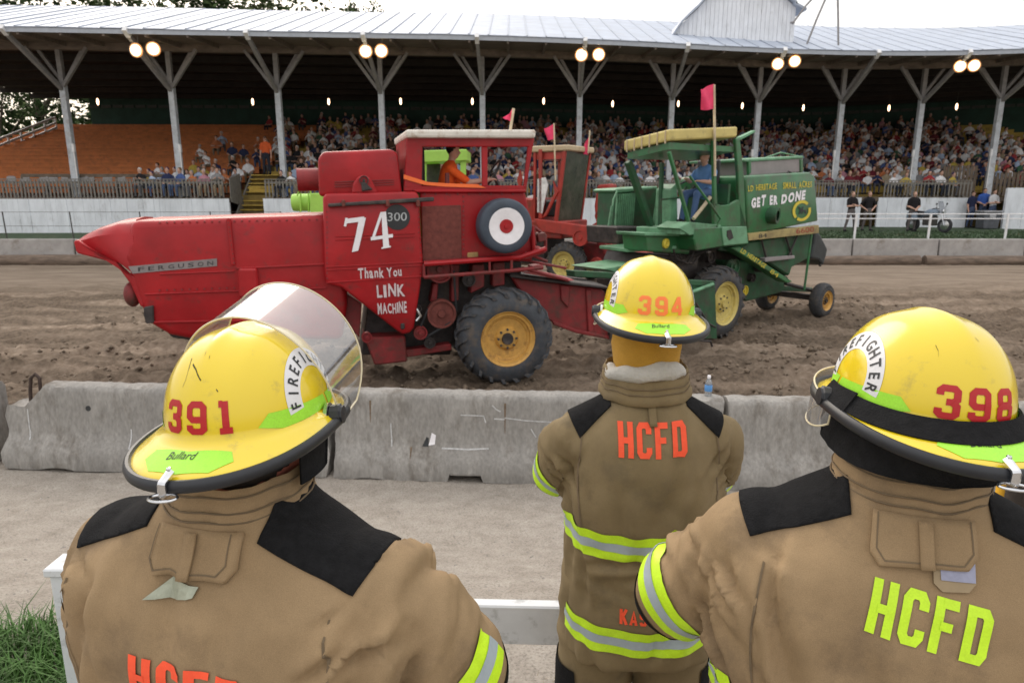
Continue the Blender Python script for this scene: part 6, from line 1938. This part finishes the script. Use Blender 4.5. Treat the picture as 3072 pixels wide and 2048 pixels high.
def radial(y0=0): return lambda a, h: (fdir(a) * .4 + V((0, y0, h)), -fdir(a))


def side(s): return lambda y, z: (V((s * .4, y, z)), V((-s, 0, 0)))


def helmet(parent, M, number, shield_ang, strap=False, ring_z=0, ncol=None, shh=1.0):
    """M: placement of the helmet inside the person"""
    h = link('helmet', HMESH, parent); h.matrix_local = M
    n = len(EDGE)
    mb = MB()
    rings = []
    for i in range(n):
        p = EDGE[i] + V((0, 0, -.003)); d = V((p.x, p.y, 0)).normalized()
        rings.append([p + d * (.007 * cos(a)) + V((0, 0, .0098 * sin(a))) for a in np.linspace(0, 2 * pi, 11)[:-1]])
    mb.loft(rings, closed=True); mb.build('edge_trim', M_trim, h, smooth=True)
    # number on the back
    it, wd = glyph_word(number, 1.3, 1.22); s = .047 / 6
    xs_ = [([((x - wd / 2) * s / .134, y * s + .022) for x, y in vs], fs, k) for vs, fs, k in it]
    lay(HBV, xs_, radial(), .012, .0009).build('number', ncol or M_rnum, h)
    # arched lettering on both sides
    for sd in (1, -1):
        R, cy, cz = .060, .006, .042
        a0, a1 = radians(192), radians(-12)
        pts = [(cy + sd * 1 * R * cos(a), cz + R * sin(a)) for a in np.linspace(a0, a1, 40)]
        lay(HBV, [stroke(pts, .029)], side(sd), .012, .0008).build('sticker', M_wst, h)
        items = []
        word = 'FIREFIGHTER'
        for k, ch in enumerate(word):
            a = a0 + (a1 - a0) * (k + .5) / len(word)
            vs, fs, asp = text_tris(ch, .018)
            lw = .0165 * min(asp, .85) if ch != 'I' else .0032
            T, N_ = V((sin(a), -cos(a))), V((cos(a), sin(a)))       # along the arc, outwards
            q = []
            for px, py in vs:
                p2 = N_ * (R + (py - .5) * .0185) + T * ((px - .5) * lw)
                q.append((cy + sd * p2.x, cz + p2.y))
            items.append((q, fs))
        lay(HBV, items, side(sd), .008, .0016).build('sticker_letters', M_blackp, h)
        # lime reflective bars low on the side
        q = [(sd * .62, .022), (sd * .75, .040), (sd * 1.75, .036), (sd * 1.85, .014), (sd * .9, .012)]
        q2 = [(sd * 1.9, .014), (sd * 1.82, .036), (sd * 2.25, .036), (sd * 2.3, .014)]
        lay(HBV, [outline_face(q), outline_face(q2)], radial(), .05, .0008).build('reflective_bar', M_limes, h)
        # pivot of the shield
        pv = fdir(sd * 1.72) * (rb(1.72) + .016) + V((0, 0, .0))
        ax = fdir(sd * 1.72)
        mb = MB(); mb.lathe([(-.004, .017), (.012, .018), (.014, .015), (.017, .015), (.018, .001)], pv, ax, 10, cap=False); mb.build('pivot_knob', M_trim, h)
        mb = MB(); mb.lathe([(-.012, .020), (-.006, .021), (-.004, .012)], pv, ax, 16, cap=False); mb.box(pv - ax * .014 + V((0, 0, -.012)), (.012, .03, .03)); mb.build('pivot_bracket', M_bright, h)
    # lime plate with the maker's word on the rear brim
    def down(x, y): return V((x, y, .4)), V((0, 0, -1))
    lay(HBV, [outline_face([(-.072, -.170), (-.062, -.156), (.0, -.166), (.062, -.156), (.072, -.170), (.048, -.196), (0, -.204), (-.048, -.196)])], down, .012, .0009).build('brim_plate', M_limes, h)
    lay(HBV, [([(x, y - .0) for x, y in word_items('Bullard', .044, .013, -.030, -.180, .15)[0][0]], word_items('Bullard', 1, 1)[0][1])], down, .01, .0017).build('brim_letters', M_blackp, h)
    # hanging clip at the back
    e = EDGE[0]
    mb = MB(); mb.tube([e + V((0, .013, .0145)), e + V((0, .004, .012)), e + V((0, -.011, .006)), e + V((0, -.0115, -.010)), e + V((0, .004, -.012))], [.007, .008, .008, .008, .007], 4); mb.build('clip', M_bright, h, bevel=.002)
    mb = MB(); mb.tube([e + V((.021 * cos(a), -.012 + .012 * sin(a), -.014)) for a in np.linspace(0, 2 * pi, 21)[:-1]], .0022, 6, closed=True); mb.build('clip_ring', M_bright, h, smooth=True)
    mb = MB(); mb.lathe([(0, .004), (.002, .003), (.0025, .001)], e + V((0, .008, .020)), (0, -.3, 1), 8, cap=False); mb.build('clip_rivet', M_bright, h)
    # clear face shield turning about the pivots
    cy_ = .02; al = radians(shield_ang); nu, nv = 48, 10
    def sp(i, j):
        ps = radians(-98 + 196 * i / nu); hh = .005 + .150 * shh * j / nv * (1 - .5 * (abs(i / nu - .5) * 2) ** 6)
        x = .142 * sin(ps); y = .174 * cos(ps) * 1.0; z = -hh
        return V((x, cy_ + y * cos(al) - z * sin(al), .004 + y * sin(al) + z * cos(al)))
    vs = [sp(i, j) for j in range(nv + 1) for i in range(nu + 1)]
    fs = [(j * (nu + 1) + i, j * (nu + 1) + i + 1, (j + 1) * (nu + 1) + i + 1, (j + 1) * (nu + 1) + i) for j in range(nv) for i in range(nu)]
    link('face_shield', raw_mesh('face_shield', vs, fs, M_vis), h)
    loop = [sp(i, 0) for i in range(nu + 1)] + [sp(nu, j) for j in range(1, nv)] + [sp(i, nv) for i in range(nu, -1, -1)] + [sp(0, j) for j in range(nv - 1, 0, -1)]
    mb = MB(); mb.tube(loop, .0017, 6, closed=True); mb.build('shield_edge', M_visedge, h, smooth=True)
    if strap:
        pts = [(a, .012 + .004 * sin(a * 2)) for a in np.linspace(-1.9, 1.9, 40)]
        thick(lay(HBV, [stroke(pts, .024)], radial(), .05, .006).build('goggle_strap', M_black, h), .004)
        thick(lay(HBV, [([(-1.75, -.002), (-1.75, .026), (-1.25, .027), (-1.25, -.003)], [(0, 1, 2, 3)])], radial(), .05, .009).build('strap_keeper', M_black, h), .003)
    return h


def firefighter(label, loc, rz, hel, number, coat_m, sw=.2, el=(.30, .13, 1.23), tw=1.0, lift=0, letters=M_ored, pz=.085, lh=.088, ly=1.39, head=(0, 0, 0), shield=105, seed=0, strap=False, hood=False, name=None, numcol=None, skip_arm=(), lx=0, lrot=0, tape_el=True, flap=True, shh=1.0, lys=1.0):
    P = thing('person', label, 'person', loc, rz, 'firefighters watching from behind the barriers')
    L = lift
    # the body under the clothes: head, neck, torso, folded arms and legs as one skin
    hc = V((head[0], .012 + head[1], 1.705 + L + head[2]))
    hy = hel[0]; fw = (-sin(hy), cos(hy))
    B = [('skin', 'cap', (0, .01, 1.0), (0, 0, 1.36 + L), .12, .14, (1.15, .7)), ('skin', 'cap', (-.14, 0, 1.44 + L), (.14, 0, 1.44 + L), .05, .05), ('skin', 'cap', (0, .005, 1.45 + L), hc + V((0, -.01, -.06)), .078, .072)] + head_prims(hc, fw, 1.0)
    for s in (-1, 1):
        e = V((s * el[0], el[1], el[2] + L)); w = V((s * .06, el[1] + .13, el[2] + .03 + s * .035 + L))
        B += [('skin', 'cap', (s * sw, 0, 1.43 + L), e, .045, .04), ('skin', 'cap', e, w, .04, .03)] + hand_prims(w, V((-s, .1, .15)), 1.0, 'skin', 1)
        B += [('skin', 'cap', (s * .1, 0, 1.0), (s * .12, .02, .5), .08, .055), ('skin', 'cap', (s * .12, .02, .5), (s * .13, -.01, .12), .05, .04)]
    vs, fs, z = figure(B, .011, 4)
    link('body', raw_mesh('body', vs, fs, [M_neck, M_hair], [1 if a == 'hair' else 0 for a in z]), P)
    # coat
    mb = MB()
    secs = [(.76, .272, .19, 0), (.80, .272, .19, 0), (.95, .262, .182, 0), (1.1, .255, .176, 0), (1.22, .258, .172, -.004), (1.33, .255, .164, -.008), (1.41, .238, .146, -.008), (1.465, .205, .122, -.004), (1.51, .155, .10, 0), (1.545, .098, .088, .008), (1.575, .086, .082, .01), (1.585, .05, .05, .01)]
    n = 48; rings = []
    for zz, a, b, yc in secs:
        lz = L * min(1, max(0, (zz - 1.0) / .3))
        ring = []
        for k in range(n):
            t = 2 * pi * k / n; c, s_ = cos(t), sin(t)
            r = 1 / (abs(c) ** 2.5 + abs(s_) ** 2.5) ** (1 / 2.5)
            ring.append(V((a * tw * r * c * (sw / .2 if zz > 1.3 else (sw / .2) ** .5), yc + b * r * s_ * (tw ** .7), zz + lz)))
        rings.append(ring)
    mb.loft(rings)
    arms = []
    for s in (-1, 1):
        sh = V((s * sw * 1.02, -.002, 1.395 + L)); e = V((s * el[0], el[1], el[2] + L)); w = V((s * .04, el[1] + .13, el[2] + .03 + s * .035 + L))
        capsule(mb, sh, e, .096 * tw, .086 * tw, 20); capsule(mb, e, w, .084 * tw, .062, 16); capsule(mb, V((s * sw * .5, 0, 1.46 + L)), sh, .070, .085, 16)
        arms.append((s, sh, e, w))
    vs, fs = remesh(mb, .0105, 7, .5)
    # drape: broad swells, long folds running down the back, tight creases at elbows and waist
    me = raw_mesh('coat', vs, fs, coat_m)
    nr = np.array([tuple(v.normal) for v in me.vertices]); P0 = np.array([tuple(p) for p in vs]); sx = seed * 3.7
    D = np.array([.012 * noise.noise((p.x * 3 + sx, p.y * 3, p.z * 3)) + .006 * noise.noise((p.x * 7 + sx, p.y * 7, p.z * 5)) + .0022 * noise.noise((p.x * 22 + sx, p.y * 22, p.z * 16)) for p in vs])
    rn = random.Random(100 + seed); nrn = np.random.RandomState(seed + 5)
    shp = [np.array(tuple(a[1])) for a in arms]; elp = [np.array(tuple(a[2])) for a in arms]

    def crease(c, d, L_, w, A):
        # one fold of heavy cloth: a groove with a rolled lip beside it, fading out at both ends
        d = d / np.linalg.norm(d); q = P0 - c; t = q @ d
        m = np.abs(t) < L_ * .5
        k = np.argmin((q ** 2).sum(1)); cr = np.cross(d, nr[k]); bow = rn.uniform(-.25, .25) / max(L_, .05)
        s_ = q @ cr + bow * t * t; far = np.abs(q @ nr[k]) < .09
        e_ = np.clip(1 - (np.abs(t) / (L_ * .5)) ** 2, 0, 1) ** .8
        f = -np.exp(-(s_ / w) ** 2) + .9 * np.exp(-((s_ - 1.5 * w) / (1.15 * w)) ** 2) + .35 * np.exp(-((s_ + 2.1 * w) / (1.5 * w)) ** 2)
        return np.where(m & far, A * e_ * f, 0)

    for k in range(64):                 # long slack folds hanging down the back and the front
        while True:
            j = rn.randrange(len(P0)); c = P0[j]
            if c[2] < 1.40 + L and min(np.linalg.norm(c - a) for a in elp) > .12: break
        s1 = 1 if c[0] > 0 else -1
        dz = np.array([s1 * rn.uniform(-.15, .75), rn.uniform(-.2, .2), 1.0]); dz -= nr[j] * (dz @ nr[j])
        D += crease(c, dz, rn.uniform(.12, .40), rn.uniform(.010, .026), rn.uniform(.003, .009))
    for ai, (s, sh, e, w) in enumerate(arms):
        ax = np.array(tuple((e - sh).normalized()))
        for k in range(17):             # pulled creases fanning out of the armhole
            c0 = shp[ai] + np.array([-s * rn.uniform(-.02, .07), 0, -rn.uniform(.02, .19)])
            j = np.argmin(((P0 - c0) ** 2).sum(1) + np.where(P0[:, 1] > .03, 1, 0)); c = P0[j]
            dd_ = np.array([-s * rn.uniform(.5, 1.0), 0, -rn.uniform(.1, .9)]); dd_ -= nr[j] * (dd_ @ nr[j])
            D += crease(c, dd_, rn.uniform(.06, .16), rn.uniform(.006, .012), rn.uniform(.003, .0075))
        for k in range(20):             # bunched rings on the sleeve
            u = rn.uniform(.25, 1.0) * (e - sh).length; th = rn.uniform(0, 6.28)
            r_ = np.cross(ax, np.array([cos(th), sin(th), .3])); r_ /= np.linalg.norm(r_)
            c0 = shp[ai] + ax * u + r_ * .1
            j = np.argmin(((P0 - c0) ** 2).sum(1)); c = P0[j]
            tg = np.cross(ax, nr[j]) + ax * rn.uniform(-.45, .45)
            D += crease(c, tg, rn.uniform(.08, .2), rn.uniform(.006, .013), rn.uniform(.002, .007))
    for k in range(12):                 # sagging cross folds above the hem bands
        c0 = np.array([rn.uniform(-.22, .22), -.2, rn.uniform(.86, 1.12)]); j = np.argmin(((P0 - c0) ** 2).sum(1)); c = P0[j]
        D += crease(c, np.array([1.0, 0, rn.uniform(-.5, .5)]), rn.uniform(.08, .2), rn.uniform(.008, .016), rn.uniform(.002, .006))
    D *= 1.75
    for zb in (1.14 + L, .868): D *= 1 - .55 * np.exp(-((P0[:, 2] - zb) / .045) ** 2)
    for ai, (s, sh, e, w) in enumerate(arms):
        ax = np.array(tuple((e - sh).normalized())); cb_ = elp[ai] - ax * .024; q_ = P0 - cb_
        D *= 1 - .7 * np.exp(-((q_ @ ax) / .045) ** 2) * ((q_ ** 2).sum(1) < .15 ** 2)
    D *= 1 - .6 * np.exp(-((P0[:, 2] - (ly + lh * .5 + L)) / .08) ** 2) * np.exp(-((P0[:, 0] - lx) / .13) ** 4)
    # the leather yokes keep the cloth over the shoulders flat
    ax_ = np.abs(P0[:, 0]); yoke = np.clip(((P0[:, 2] - (1.53 + L)) * .145 + (ax_ - .08) * pz + .006) / .006, 0, 1) * (ax_ < .25 * sw / .2)
    D *= (1 - .85 * yoke) * np.clip((1.56 + L - P0[:, 2]) / .06, 0, 1)
    out = [V(p) for p in P0 + nr * D[:, None]]
    me.vertices.foreach_set('co', np.array([tuple(p) for p in out], dtype=np.float32).ravel()); me.update()
    coat = link('coat', me, P)
    bv = bvh_of(out, fs)
    back = lambda x, y: (V((x, -1.2, y)), V((0, 1, 0)))
    # shoulder yokes: a piece of the coat's own surface cut out along straight seams
    for s in (-1, 1):
        k = sw / .2; bm = bmesh.new(); bm.from_mesh(me)
        for co, no in (((s * .104, 0, 0), (s, 0, 0)), ((s * .216 * k, 0, 1.42 + L), (-s, 0, .55)), ((s * .08, 0, 1.53 + L), (s * pz, 0, .145 * k)), ((0, .075, 0), (0, -1, 0)), ((0, 0, 1.33 + L), (0, 0, 1))):
            bmesh.ops.bisect_plane(bm, geom=bm.verts[:] + bm.edges[:] + bm.faces[:], plane_co=co, plane_no=no, clear_inner=True, dist=1e-5)
        # keep the one sheet that lies on the shoulder
        seen, best = set(), []
        for v0 in bm.verts:
            if v0 in seen: continue
            st, comp = [v0], []
            seen.add(v0)
            while st:
                v = st.pop(); comp.append(v)
                for ed in v.link_edges:
                    w2 = ed.other_vert(v)
                    if w2 not in seen: seen.add(w2); st.append(w2)
            if len(comp) > len(best): best = comp
        bs = set(best); bmesh.ops.delete(bm, geom=[v for v in bm.verts if v not in bs], context='VERTS')
        bm.normal_update()
        for v in bm.verts: v.co += v.normal * .0035
        m2 = bpy.data.meshes.new('shoulder_patch'); bm.to_mesh(m2); bm.free()
        m2.materials.clear(); m2.materials.append(M_black)
        m2.polygons.foreach_set('use_smooth', [True] * len(m2.polygons))
        thick(link('shoulder_patch', m2, coat), .003)
    # letters on the back
    it, wd = glyph_word('HCFD', .6, 1.0, .57); s = lh / 6
    ca, sa = cos(lrot), sin(lrot)
    def rot(x, y): return (lx + (x * ca - y * sa), ly + L + (x * sa + y * ca))
    for ch_i, (v2, f2, k) in enumerate(it): pass
    lay(bv, [([rot((x - wd / 2) * s, y * s * lys) for x, y in v2], f2, k) for v2, f2, k in it], back, .014, .003).build('lettering', letters, coat)
    if name:
        it, wd = glyph_word(name, .7, 1.1, .62); s = .045 / 6
        lay(bv, [([((x - wd / 2) * s - .04, y * s + .918) for x, y in v2], f2, k) for v2, f2, k in it], back, .014, .003).build('lettering', letters, coat)
    # reflective bands
    def ring_at(zf):
        return lambda a, h: (V((sin(a) * .7, -cos(a) * .7, zf(a) + h)), V((-sin(a), cos(a), 0)))
    for zz in (1.14 + L, .868):
        wob = lambda a, zz=zz: zz + .012 - .024 * cos(a) + .012 * noise.noise((a * 1.3 + sx, zz, 0)) + .004 * noise.noise((a * 5, zz, 2))
        A = np.linspace(-2.4, 2.4, 90)
        f_ = ring_at(wob); q, dn, ok = [], [], []
        rows = np.linspace(-.037, .037, 10)
        for h in rows:
            for a in A:
                o_, d_ = f_(a, h); hit = bv.ray_cast(o_, d_)
                ok.append(hit[0] is not None and abs(hit[0].x) < .275 * tw * (sw / .2) ** .5 + .02); q.append(hit[0] if hit[0] is not None else o_); dn.append(d_)
        for nm, j0, j1, m, off in (('reflective_band', 0, 9, M_hiv, .0040), ('silver_stripe', 3, 6, M_sil, .0054)):
            F = [(j * 90 + i, j * 90 + i + 1, (j + 1) * 90 + i + 1, (j + 1) * 90 + i) for j in range(j0, j1) for i in range(89)]
            F = [f for f in F if all(ok[i] for i in f) and max((q[f[0]] - q[f[1]]).length, (q[f[0]] - q[f[3]]).length) < .06]
            mbb = MB(); mbb.add([p - d_ * off for p, d_ in zip(q, dn)], one_piece(F)); mbb.build(nm, m, coat, smooth=True)
    for s, sh, e, w in arms:
        ax = (e - sh).normalized(); Lr = (e - sh).length; x_ = ax.cross(V((0, 1, 0))).normalized(); y_ = x_.cross(ax)
        A = np.linspace(0, 2 * pi, 49); lim = .128 * tw
        for rows, kinds in ((np.linspace(-.062, .014, 10), (('sleeve_band', 0, 9, M_hiv, .0042), ('sleeve_stripe', 3, 6, M_sil, .0056))), (np.linspace(.024, .075, 8), (('elbow_patch', 0, 7, M_black, .003),))):
            q, dn, ok = [], [], []
            for t in rows:
                for a in A:
                    r_ = x_ * cos(a) + y_ * sin(a); c_0 = e + ax * t
                    dirn = -r_ if t < .02 else (-(r_ * cos(t * 14) + ax * sin(t * 14) * .6)).normalized()
                    hit = bv.ray_cast(c_0 - dirn * .18, dirn)
                    ok.append(hit[0] is not None and (hit[0] - c_0).length < lim); q.append(hit[0] if hit[0] is not None else c_0); dn.append(dirn)
            for nm, j0, j1, m, off in kinds:
                F = [(j * 49 + i, j * 49 + i + 1, (j + 1) * 49 + i + 1, (j + 1) * 49 + i) for j in range(j0, j1) for i in range(48)]
                F = [f for f in F if all(ok[i] for i in f) and max((q[f[0]] - q[f[1]]).length, (q[f[1]] - q[f[2]]).length) < .05]
                mbb = MB(); mbb.add([p - d_ * off for p, d_ in zip(q, dn)], one_piece(F)); mbb.build(nm, m, coat, smooth=True)
    # standing collar and the flap under it
    mb = MB(); n = 56; rr = []
    for (zz, k, o) in ((1.525, 1.09, 0), (1.532, 1.115, 0), (1.545, 1.09, 0), (1.552, 1.06, 0), (1.565, 1.05, 0), (1.580, 1.035, 0), (1.588, 1.03, .0), (1.592, 1.01, 0), (1.604, 1.0, 0), (1.608, .97, 0), (1.60, .94, 0), (1.58, .94, 0), (1.54, .96, 0)):
        rr.append([V(((.117 + .006 * noise.noise((6 * t, zz * 30, sx))) * k * cos(t), .012 + (.106 + .006 * noise.noise((6 * t, zz * 30, sx + 5))) * k * sin(t), zz + L + .010 * sin(t) + .006 * noise.noise((2.5 * t, 0, sx)))) for t in np.linspace(0, 2 * pi, n + 1)[:-1]])
    mb.loft(rr, closed=True); mb.build('collar', coat_m, coat, smooth=True, ang=1.3)
    for zz, k in ((1.556, 1.06), (1.572, 1.05), (1.596, 1.012)):
        mb = MB(); mb.tube([V((.1185 * k * cos(t), .012 + .1075 * k * sin(t), zz + L + .010 * sin(t) + .006 * noise.noise((2.5 * t, 0, sx)))) for t in np.linspace(0, 2 * pi, 57)[:-1]], .0016, 5, closed=True); mb.build('collar_stitch', M_thread, coat)
    if flap:
        st_ = [(x * .9, 1.441 + L + .064 + (y - .064) * .88) for x, y in ((-.074, .10), (-.079, .046), (-.066, .028), (.06, .034), (.076, .052), (.074, .10))]
        lay(bv, [stroke(st_, .0022)], back, .012, .0142).build('flap_stitch', M_thread, coat)
        q = [(-.074, .10), (.074, .10), (.076, .052), (.06, .034), (-.066, .028), (-.079, .046)]
        thick(lay(bv, [outline_face([(x + lx * .4, 1.438 + L + y) for x, y in q])], back, .012, .013).build('collar_flap', coat_m, coat, smooth=True, ang=1.3), .009)
    mb = lay(bv, [stroke([(.0, 1.535 + L), (.002, 1.47 + L)], .02)], back, .01, .020 if flap else .01); thick(mb.build('hang_loop', coat_m, coat, smooth=True), .004)
    # stitched arm seams
    for s in (-1, 1):
        pts = [(s * (.212 + .012 * sin(k * .5)) * sw / .2, 1.43 + L - .04 * k) for k in range(9)]
        lay(bv, [stroke(pts, .0035)], back, .03, .0035).build('seam', mat('seam_thread', (.12, .085, .05), .9), coat)
    # trousers and boots
    mb = MB()
    for s in (-1, 1):
        capsule(mb, (s * .105, .005, .95), (s * .125, .02, .5), .125, .105, 20); capsule(mb, (s * .125, .02, .5), (s * .135, -.01, .16), .105, .098, 20)
    ellipsoid(mb, (0, 0, .9), (.225, .15, .16), 20)
    tv, tf = remesh(mb, .014, 4)
    tm_ = raw_mesh('trousers', tv, tf, coat_m); nr = [v.normal.copy() for v in tm_.vertices]
    tv2 = [p + nn * (.012 * (1 - abs(noise.noise((p.x * 6 + sx, p.y * 6, p.z * 9)))) ** 2 + .006 * noise.noise(p * 5)) for p, nn in zip(tv, nr)]
    tm_.vertices.foreach_set('co', np.array([tuple(p) for p in tv2], dtype=np.float32).ravel()); tm_.update()
    tr = link('trousers', tm_, P); tb = bvh_of(tv2, tf)
    for s in (-1, 1):
        A = np.linspace(.6, 2.6, 16); q, ok = [], []
        for zz in np.linspace(.52, .70, 6):
            for a in A:
                c0 = V((s * .125, .01, zz)); d_ = V((-s * sin(a), cos(a), 0)); hit = tb.ray_cast(c0 - d_ * .3, d_)
                ok.append(hit[0] is not None); q.append(hit[0] - d_ * .005 if hit[0] is not None else c0)
        mbb = MB(); mbb.add(q, [(j * 16 + i, j * 16 + i + 1, (j + 1) * 16 + i + 1, (j + 1) * 16 + i) for j in range(5) for i in range(15)]); mbb.build('leg_patch', M_black, tr, smooth=True)
        mb = MB(); capsule(mb, (s * .135, -.03, .2), (s * .135, -.03, .07), .075, .07, 16); capsule(mb, (s * .135, -.02, .06), (s * .15, .15, .05), .062, .055, 16, (1.0, .9), (0, 0, 1))
        bv_, bf_ = remesh(mb, .014, 3); link('boot', raw_mesh('boot', [V((p.x, p.y, max(.0, p.z))) for p in bv_], bf_, M_blackp), P)
    # helmet
    M = Matrix.Translation(hc + V((0, 0, .052))) @ Matrix.Rotation(hel[0], 4, 'Z') @ Matrix.Rotation(hel[1], 4, 'X') @ Matrix.Rotation(hel[2], 4, 'Y') @ Matrix.Scale(hel[3] if len(hel) > 3 else 1, 4)
    H = helmet(P, M, number, shield, strap, ncol=numcol, shh=shh)
    return P, coat, bv, hc, H


# left firefighter, number 391
PA, cA_, bvA, hcA, HA = firefighter('firefighter in tan coat and yellow helmet 391 with raised clear shield, nearest on the left', (-.470, 1.08, 0), radians(-16), (radians(5), radians(0), radians(-3)), '391', M_coat, sw=.225, el=(.36, .10, 1.215), tw=1.14, lift=.045, head=(.03, .01, -.075), ly=1.284, lh=.10, lys=.66, pz=.068, seed=1, shield=104, lx=.022)
# scuffs on the crown, black ear flap, metal tag under the flap
for pts in ([(-.30, .125), (-.24, .112), (-.22, .098), (-.235, .088)], [(-.2, .118), (-.1, .112), (.02, .098)], [(.05, .13), (.06, .126)], [(.22, .085), (.24, .082)], [(-.05, .135), (-.04, .13)]):
    lay(HBV, [stroke(pts, .0022)], radial(), .05, .0008).build('scuff', M_scuff, HA)
thick(lay(bvA, [outline_face([(-.06, 1.475), (-.02, 1.507), (.035, 1.504), (.03, 1.49), (-.01, 1.478)])], lambda x, y: (V((x - .01, -1.2, y)), V((0, 1, 0))), .02, .006).build('silver_tag', mat('silver_green_tag', (.34, .36, .28), .4, .2, 40, metal=.3), cA_), .002)
# middle firefighter, number 394
PB, cB_, bvB, hcB, HB_ = firefighter('firefighter in olive tan coat and yellow helmet 394 with ochre hood, in the middle', (.378, 1.86, 0), radians(0), (radians(2), radians(0), radians(2)), '394', M_coat2, sw=.176, el=(.238, .13, 1.235), tw=.89, lift=.012, pz=.125, head=(0, 0, -.006), ly=1.39, lh=.088, seed=2, shh=.34, shield=4, name='KAS', numcol=mat('orange_number', (.95, .22, .05), .5, .05), flap=False)
mb = MB(); mb.lathe([(-.02, .001), (-.018, .05), (.0, .078), (.05, .090), (.1, .096), (.15, .094), (.19, .085), (.2, .05), (.2, .001)], hcB + V((0, .0, -.135)), (0, 0, 1), 40)
hv = [V((p.x * 1.0, (p.y - hcB.y) * 1.12 + hcB.y, p.z)) for p in mb.v]
hv = [p + V((p.x, p.y - hcB.y, 0)).normalized() * (.008 * noise.noise((p.x * 9, p.y * 9, p.z * 26)) + .006 * noise.noise(p * 30)) if abs(p.x) > .002 else p for p in hv]
mb.v = hv; mb.build('hood', M_hood, PB, smooth=True, ang=2)
mb = MB(); ring = []
pts = [V((.098 * sin(a), .012 - .098 * cos(a), 1.612 + .012 * sin(2 * a + 1))) for a in np.linspace(-1.9, 1.5, 26)]
mb.tube(pts, [.010 + .016 * sin(pi * k / 25) ** .6 for k in range(26)], 12)
mb.v = [p + V((.006 * noise.noise(p * 24), .006 * noise.noise(p * 24 + V((5, 0, 0))), .012 * noise.noise(p * 20))) for p in mb.v]; mb.build('neck_cloth', M_cloth, PB, smooth=True, ang=2)
# right firefighter, number 398
PC, cC_, bvC, hcC, HC_ = firefighter('firefighter in tan coat and yellow helmet 398 with black goggle strap, nearest on the right', (.70, 1.12, 0), radians(-17), (radians(18), radians(0), radians(4), 1.06), '398', M_coat, sw=.225, el=(.385, .08, 1.215), tw=1.13, letters=M_hiv, lift=.045, head=(.0, .01, -.07), lrot=-.16, pz=.07, ly=1.352, lh=.082, seed=4, shh=.5, shield=6, strap=True, lx=.0)
for H_, sc in ((HC_, ([(-.5, .12), (-.46, .113), (-.45, .106)], [(.1, .135), (.13, .13)])),):
    for pts in sc: lay(HBV, [stroke(pts, .0012)], radial(), .05, .0008).build('scuff', M_scuff, H_)
# black cloth shroud hanging below its brim
n = 40; vs = []
for (zz, k) in ((.0, .96), (-.022, 1.0), (-.045, 1.02), (-.066, 1.0)):
    for i in range(n + 1):
        f = -2.3 + 4.0 * i / n; vs.append(fdir(f) * (rb(f) * k + .004 * noise.noise((f * 4, zz * 30, 0))) + V((0, 0, zz - .01 - .012 * exp(-(f + 1.2) ** 2))))
fs = [(j * (n + 1) + i, j * (n + 1) + i + 1, (j + 1) * (n + 1) + i + 1, (j + 1) * (n + 1) + i) for j in range(3) for i in range(n)]
o = link('neck_shroud', raw_mesh('neck_shroud', vs, fs, M_black), HC_); thick(o, .004)
thick(lay(bvC, [outline_face([(.012, 1.494), (.012, 1.53), (.072, 1.53), (.072, 1.498), (.062, 1.486), (.024, 1.484)])], lambda x, y: (V((x, -1.2, y)), V((0, 1, 0))), .02, .006).build('tag_backing', mat('tan_tag', (.33, .25, .15), .8), cC_), .003)
lay(bvC, [outline_face([(.022, 1.500), (.021, 1.53), (.071, 1.53), (.071, 1.500)])], lambda x, y: (V((x, -1.2, y)), V((0, 1, 0))), .02, .008).build('label', mat('lavender_label', (.30, .31, .42), .6, .15, 40), cC_)
# ear flap of the left helmet
n = 16; vs = []
for zz in (-.0, -.03, -.06, -.09):
    for i in range(n + 1):
        f = 1.15 + .9 * i / n; vs.append(fdir(f) * (rb(f) * (.93 + 1.0 * zz) ) + V((0, 0, zz - .008)))
fs = [(j * (n + 1) + i, j * (n + 1) + i + 1, (j + 1) * (n + 1) + i + 1, (j + 1) * (n + 1) + i) for j in range(3) for i in range(n)]
thick(link('ear_flap', raw_mesh('ear_flap', vs, fs, M_black), HA), .004)
bpy.context.view_layer.update()
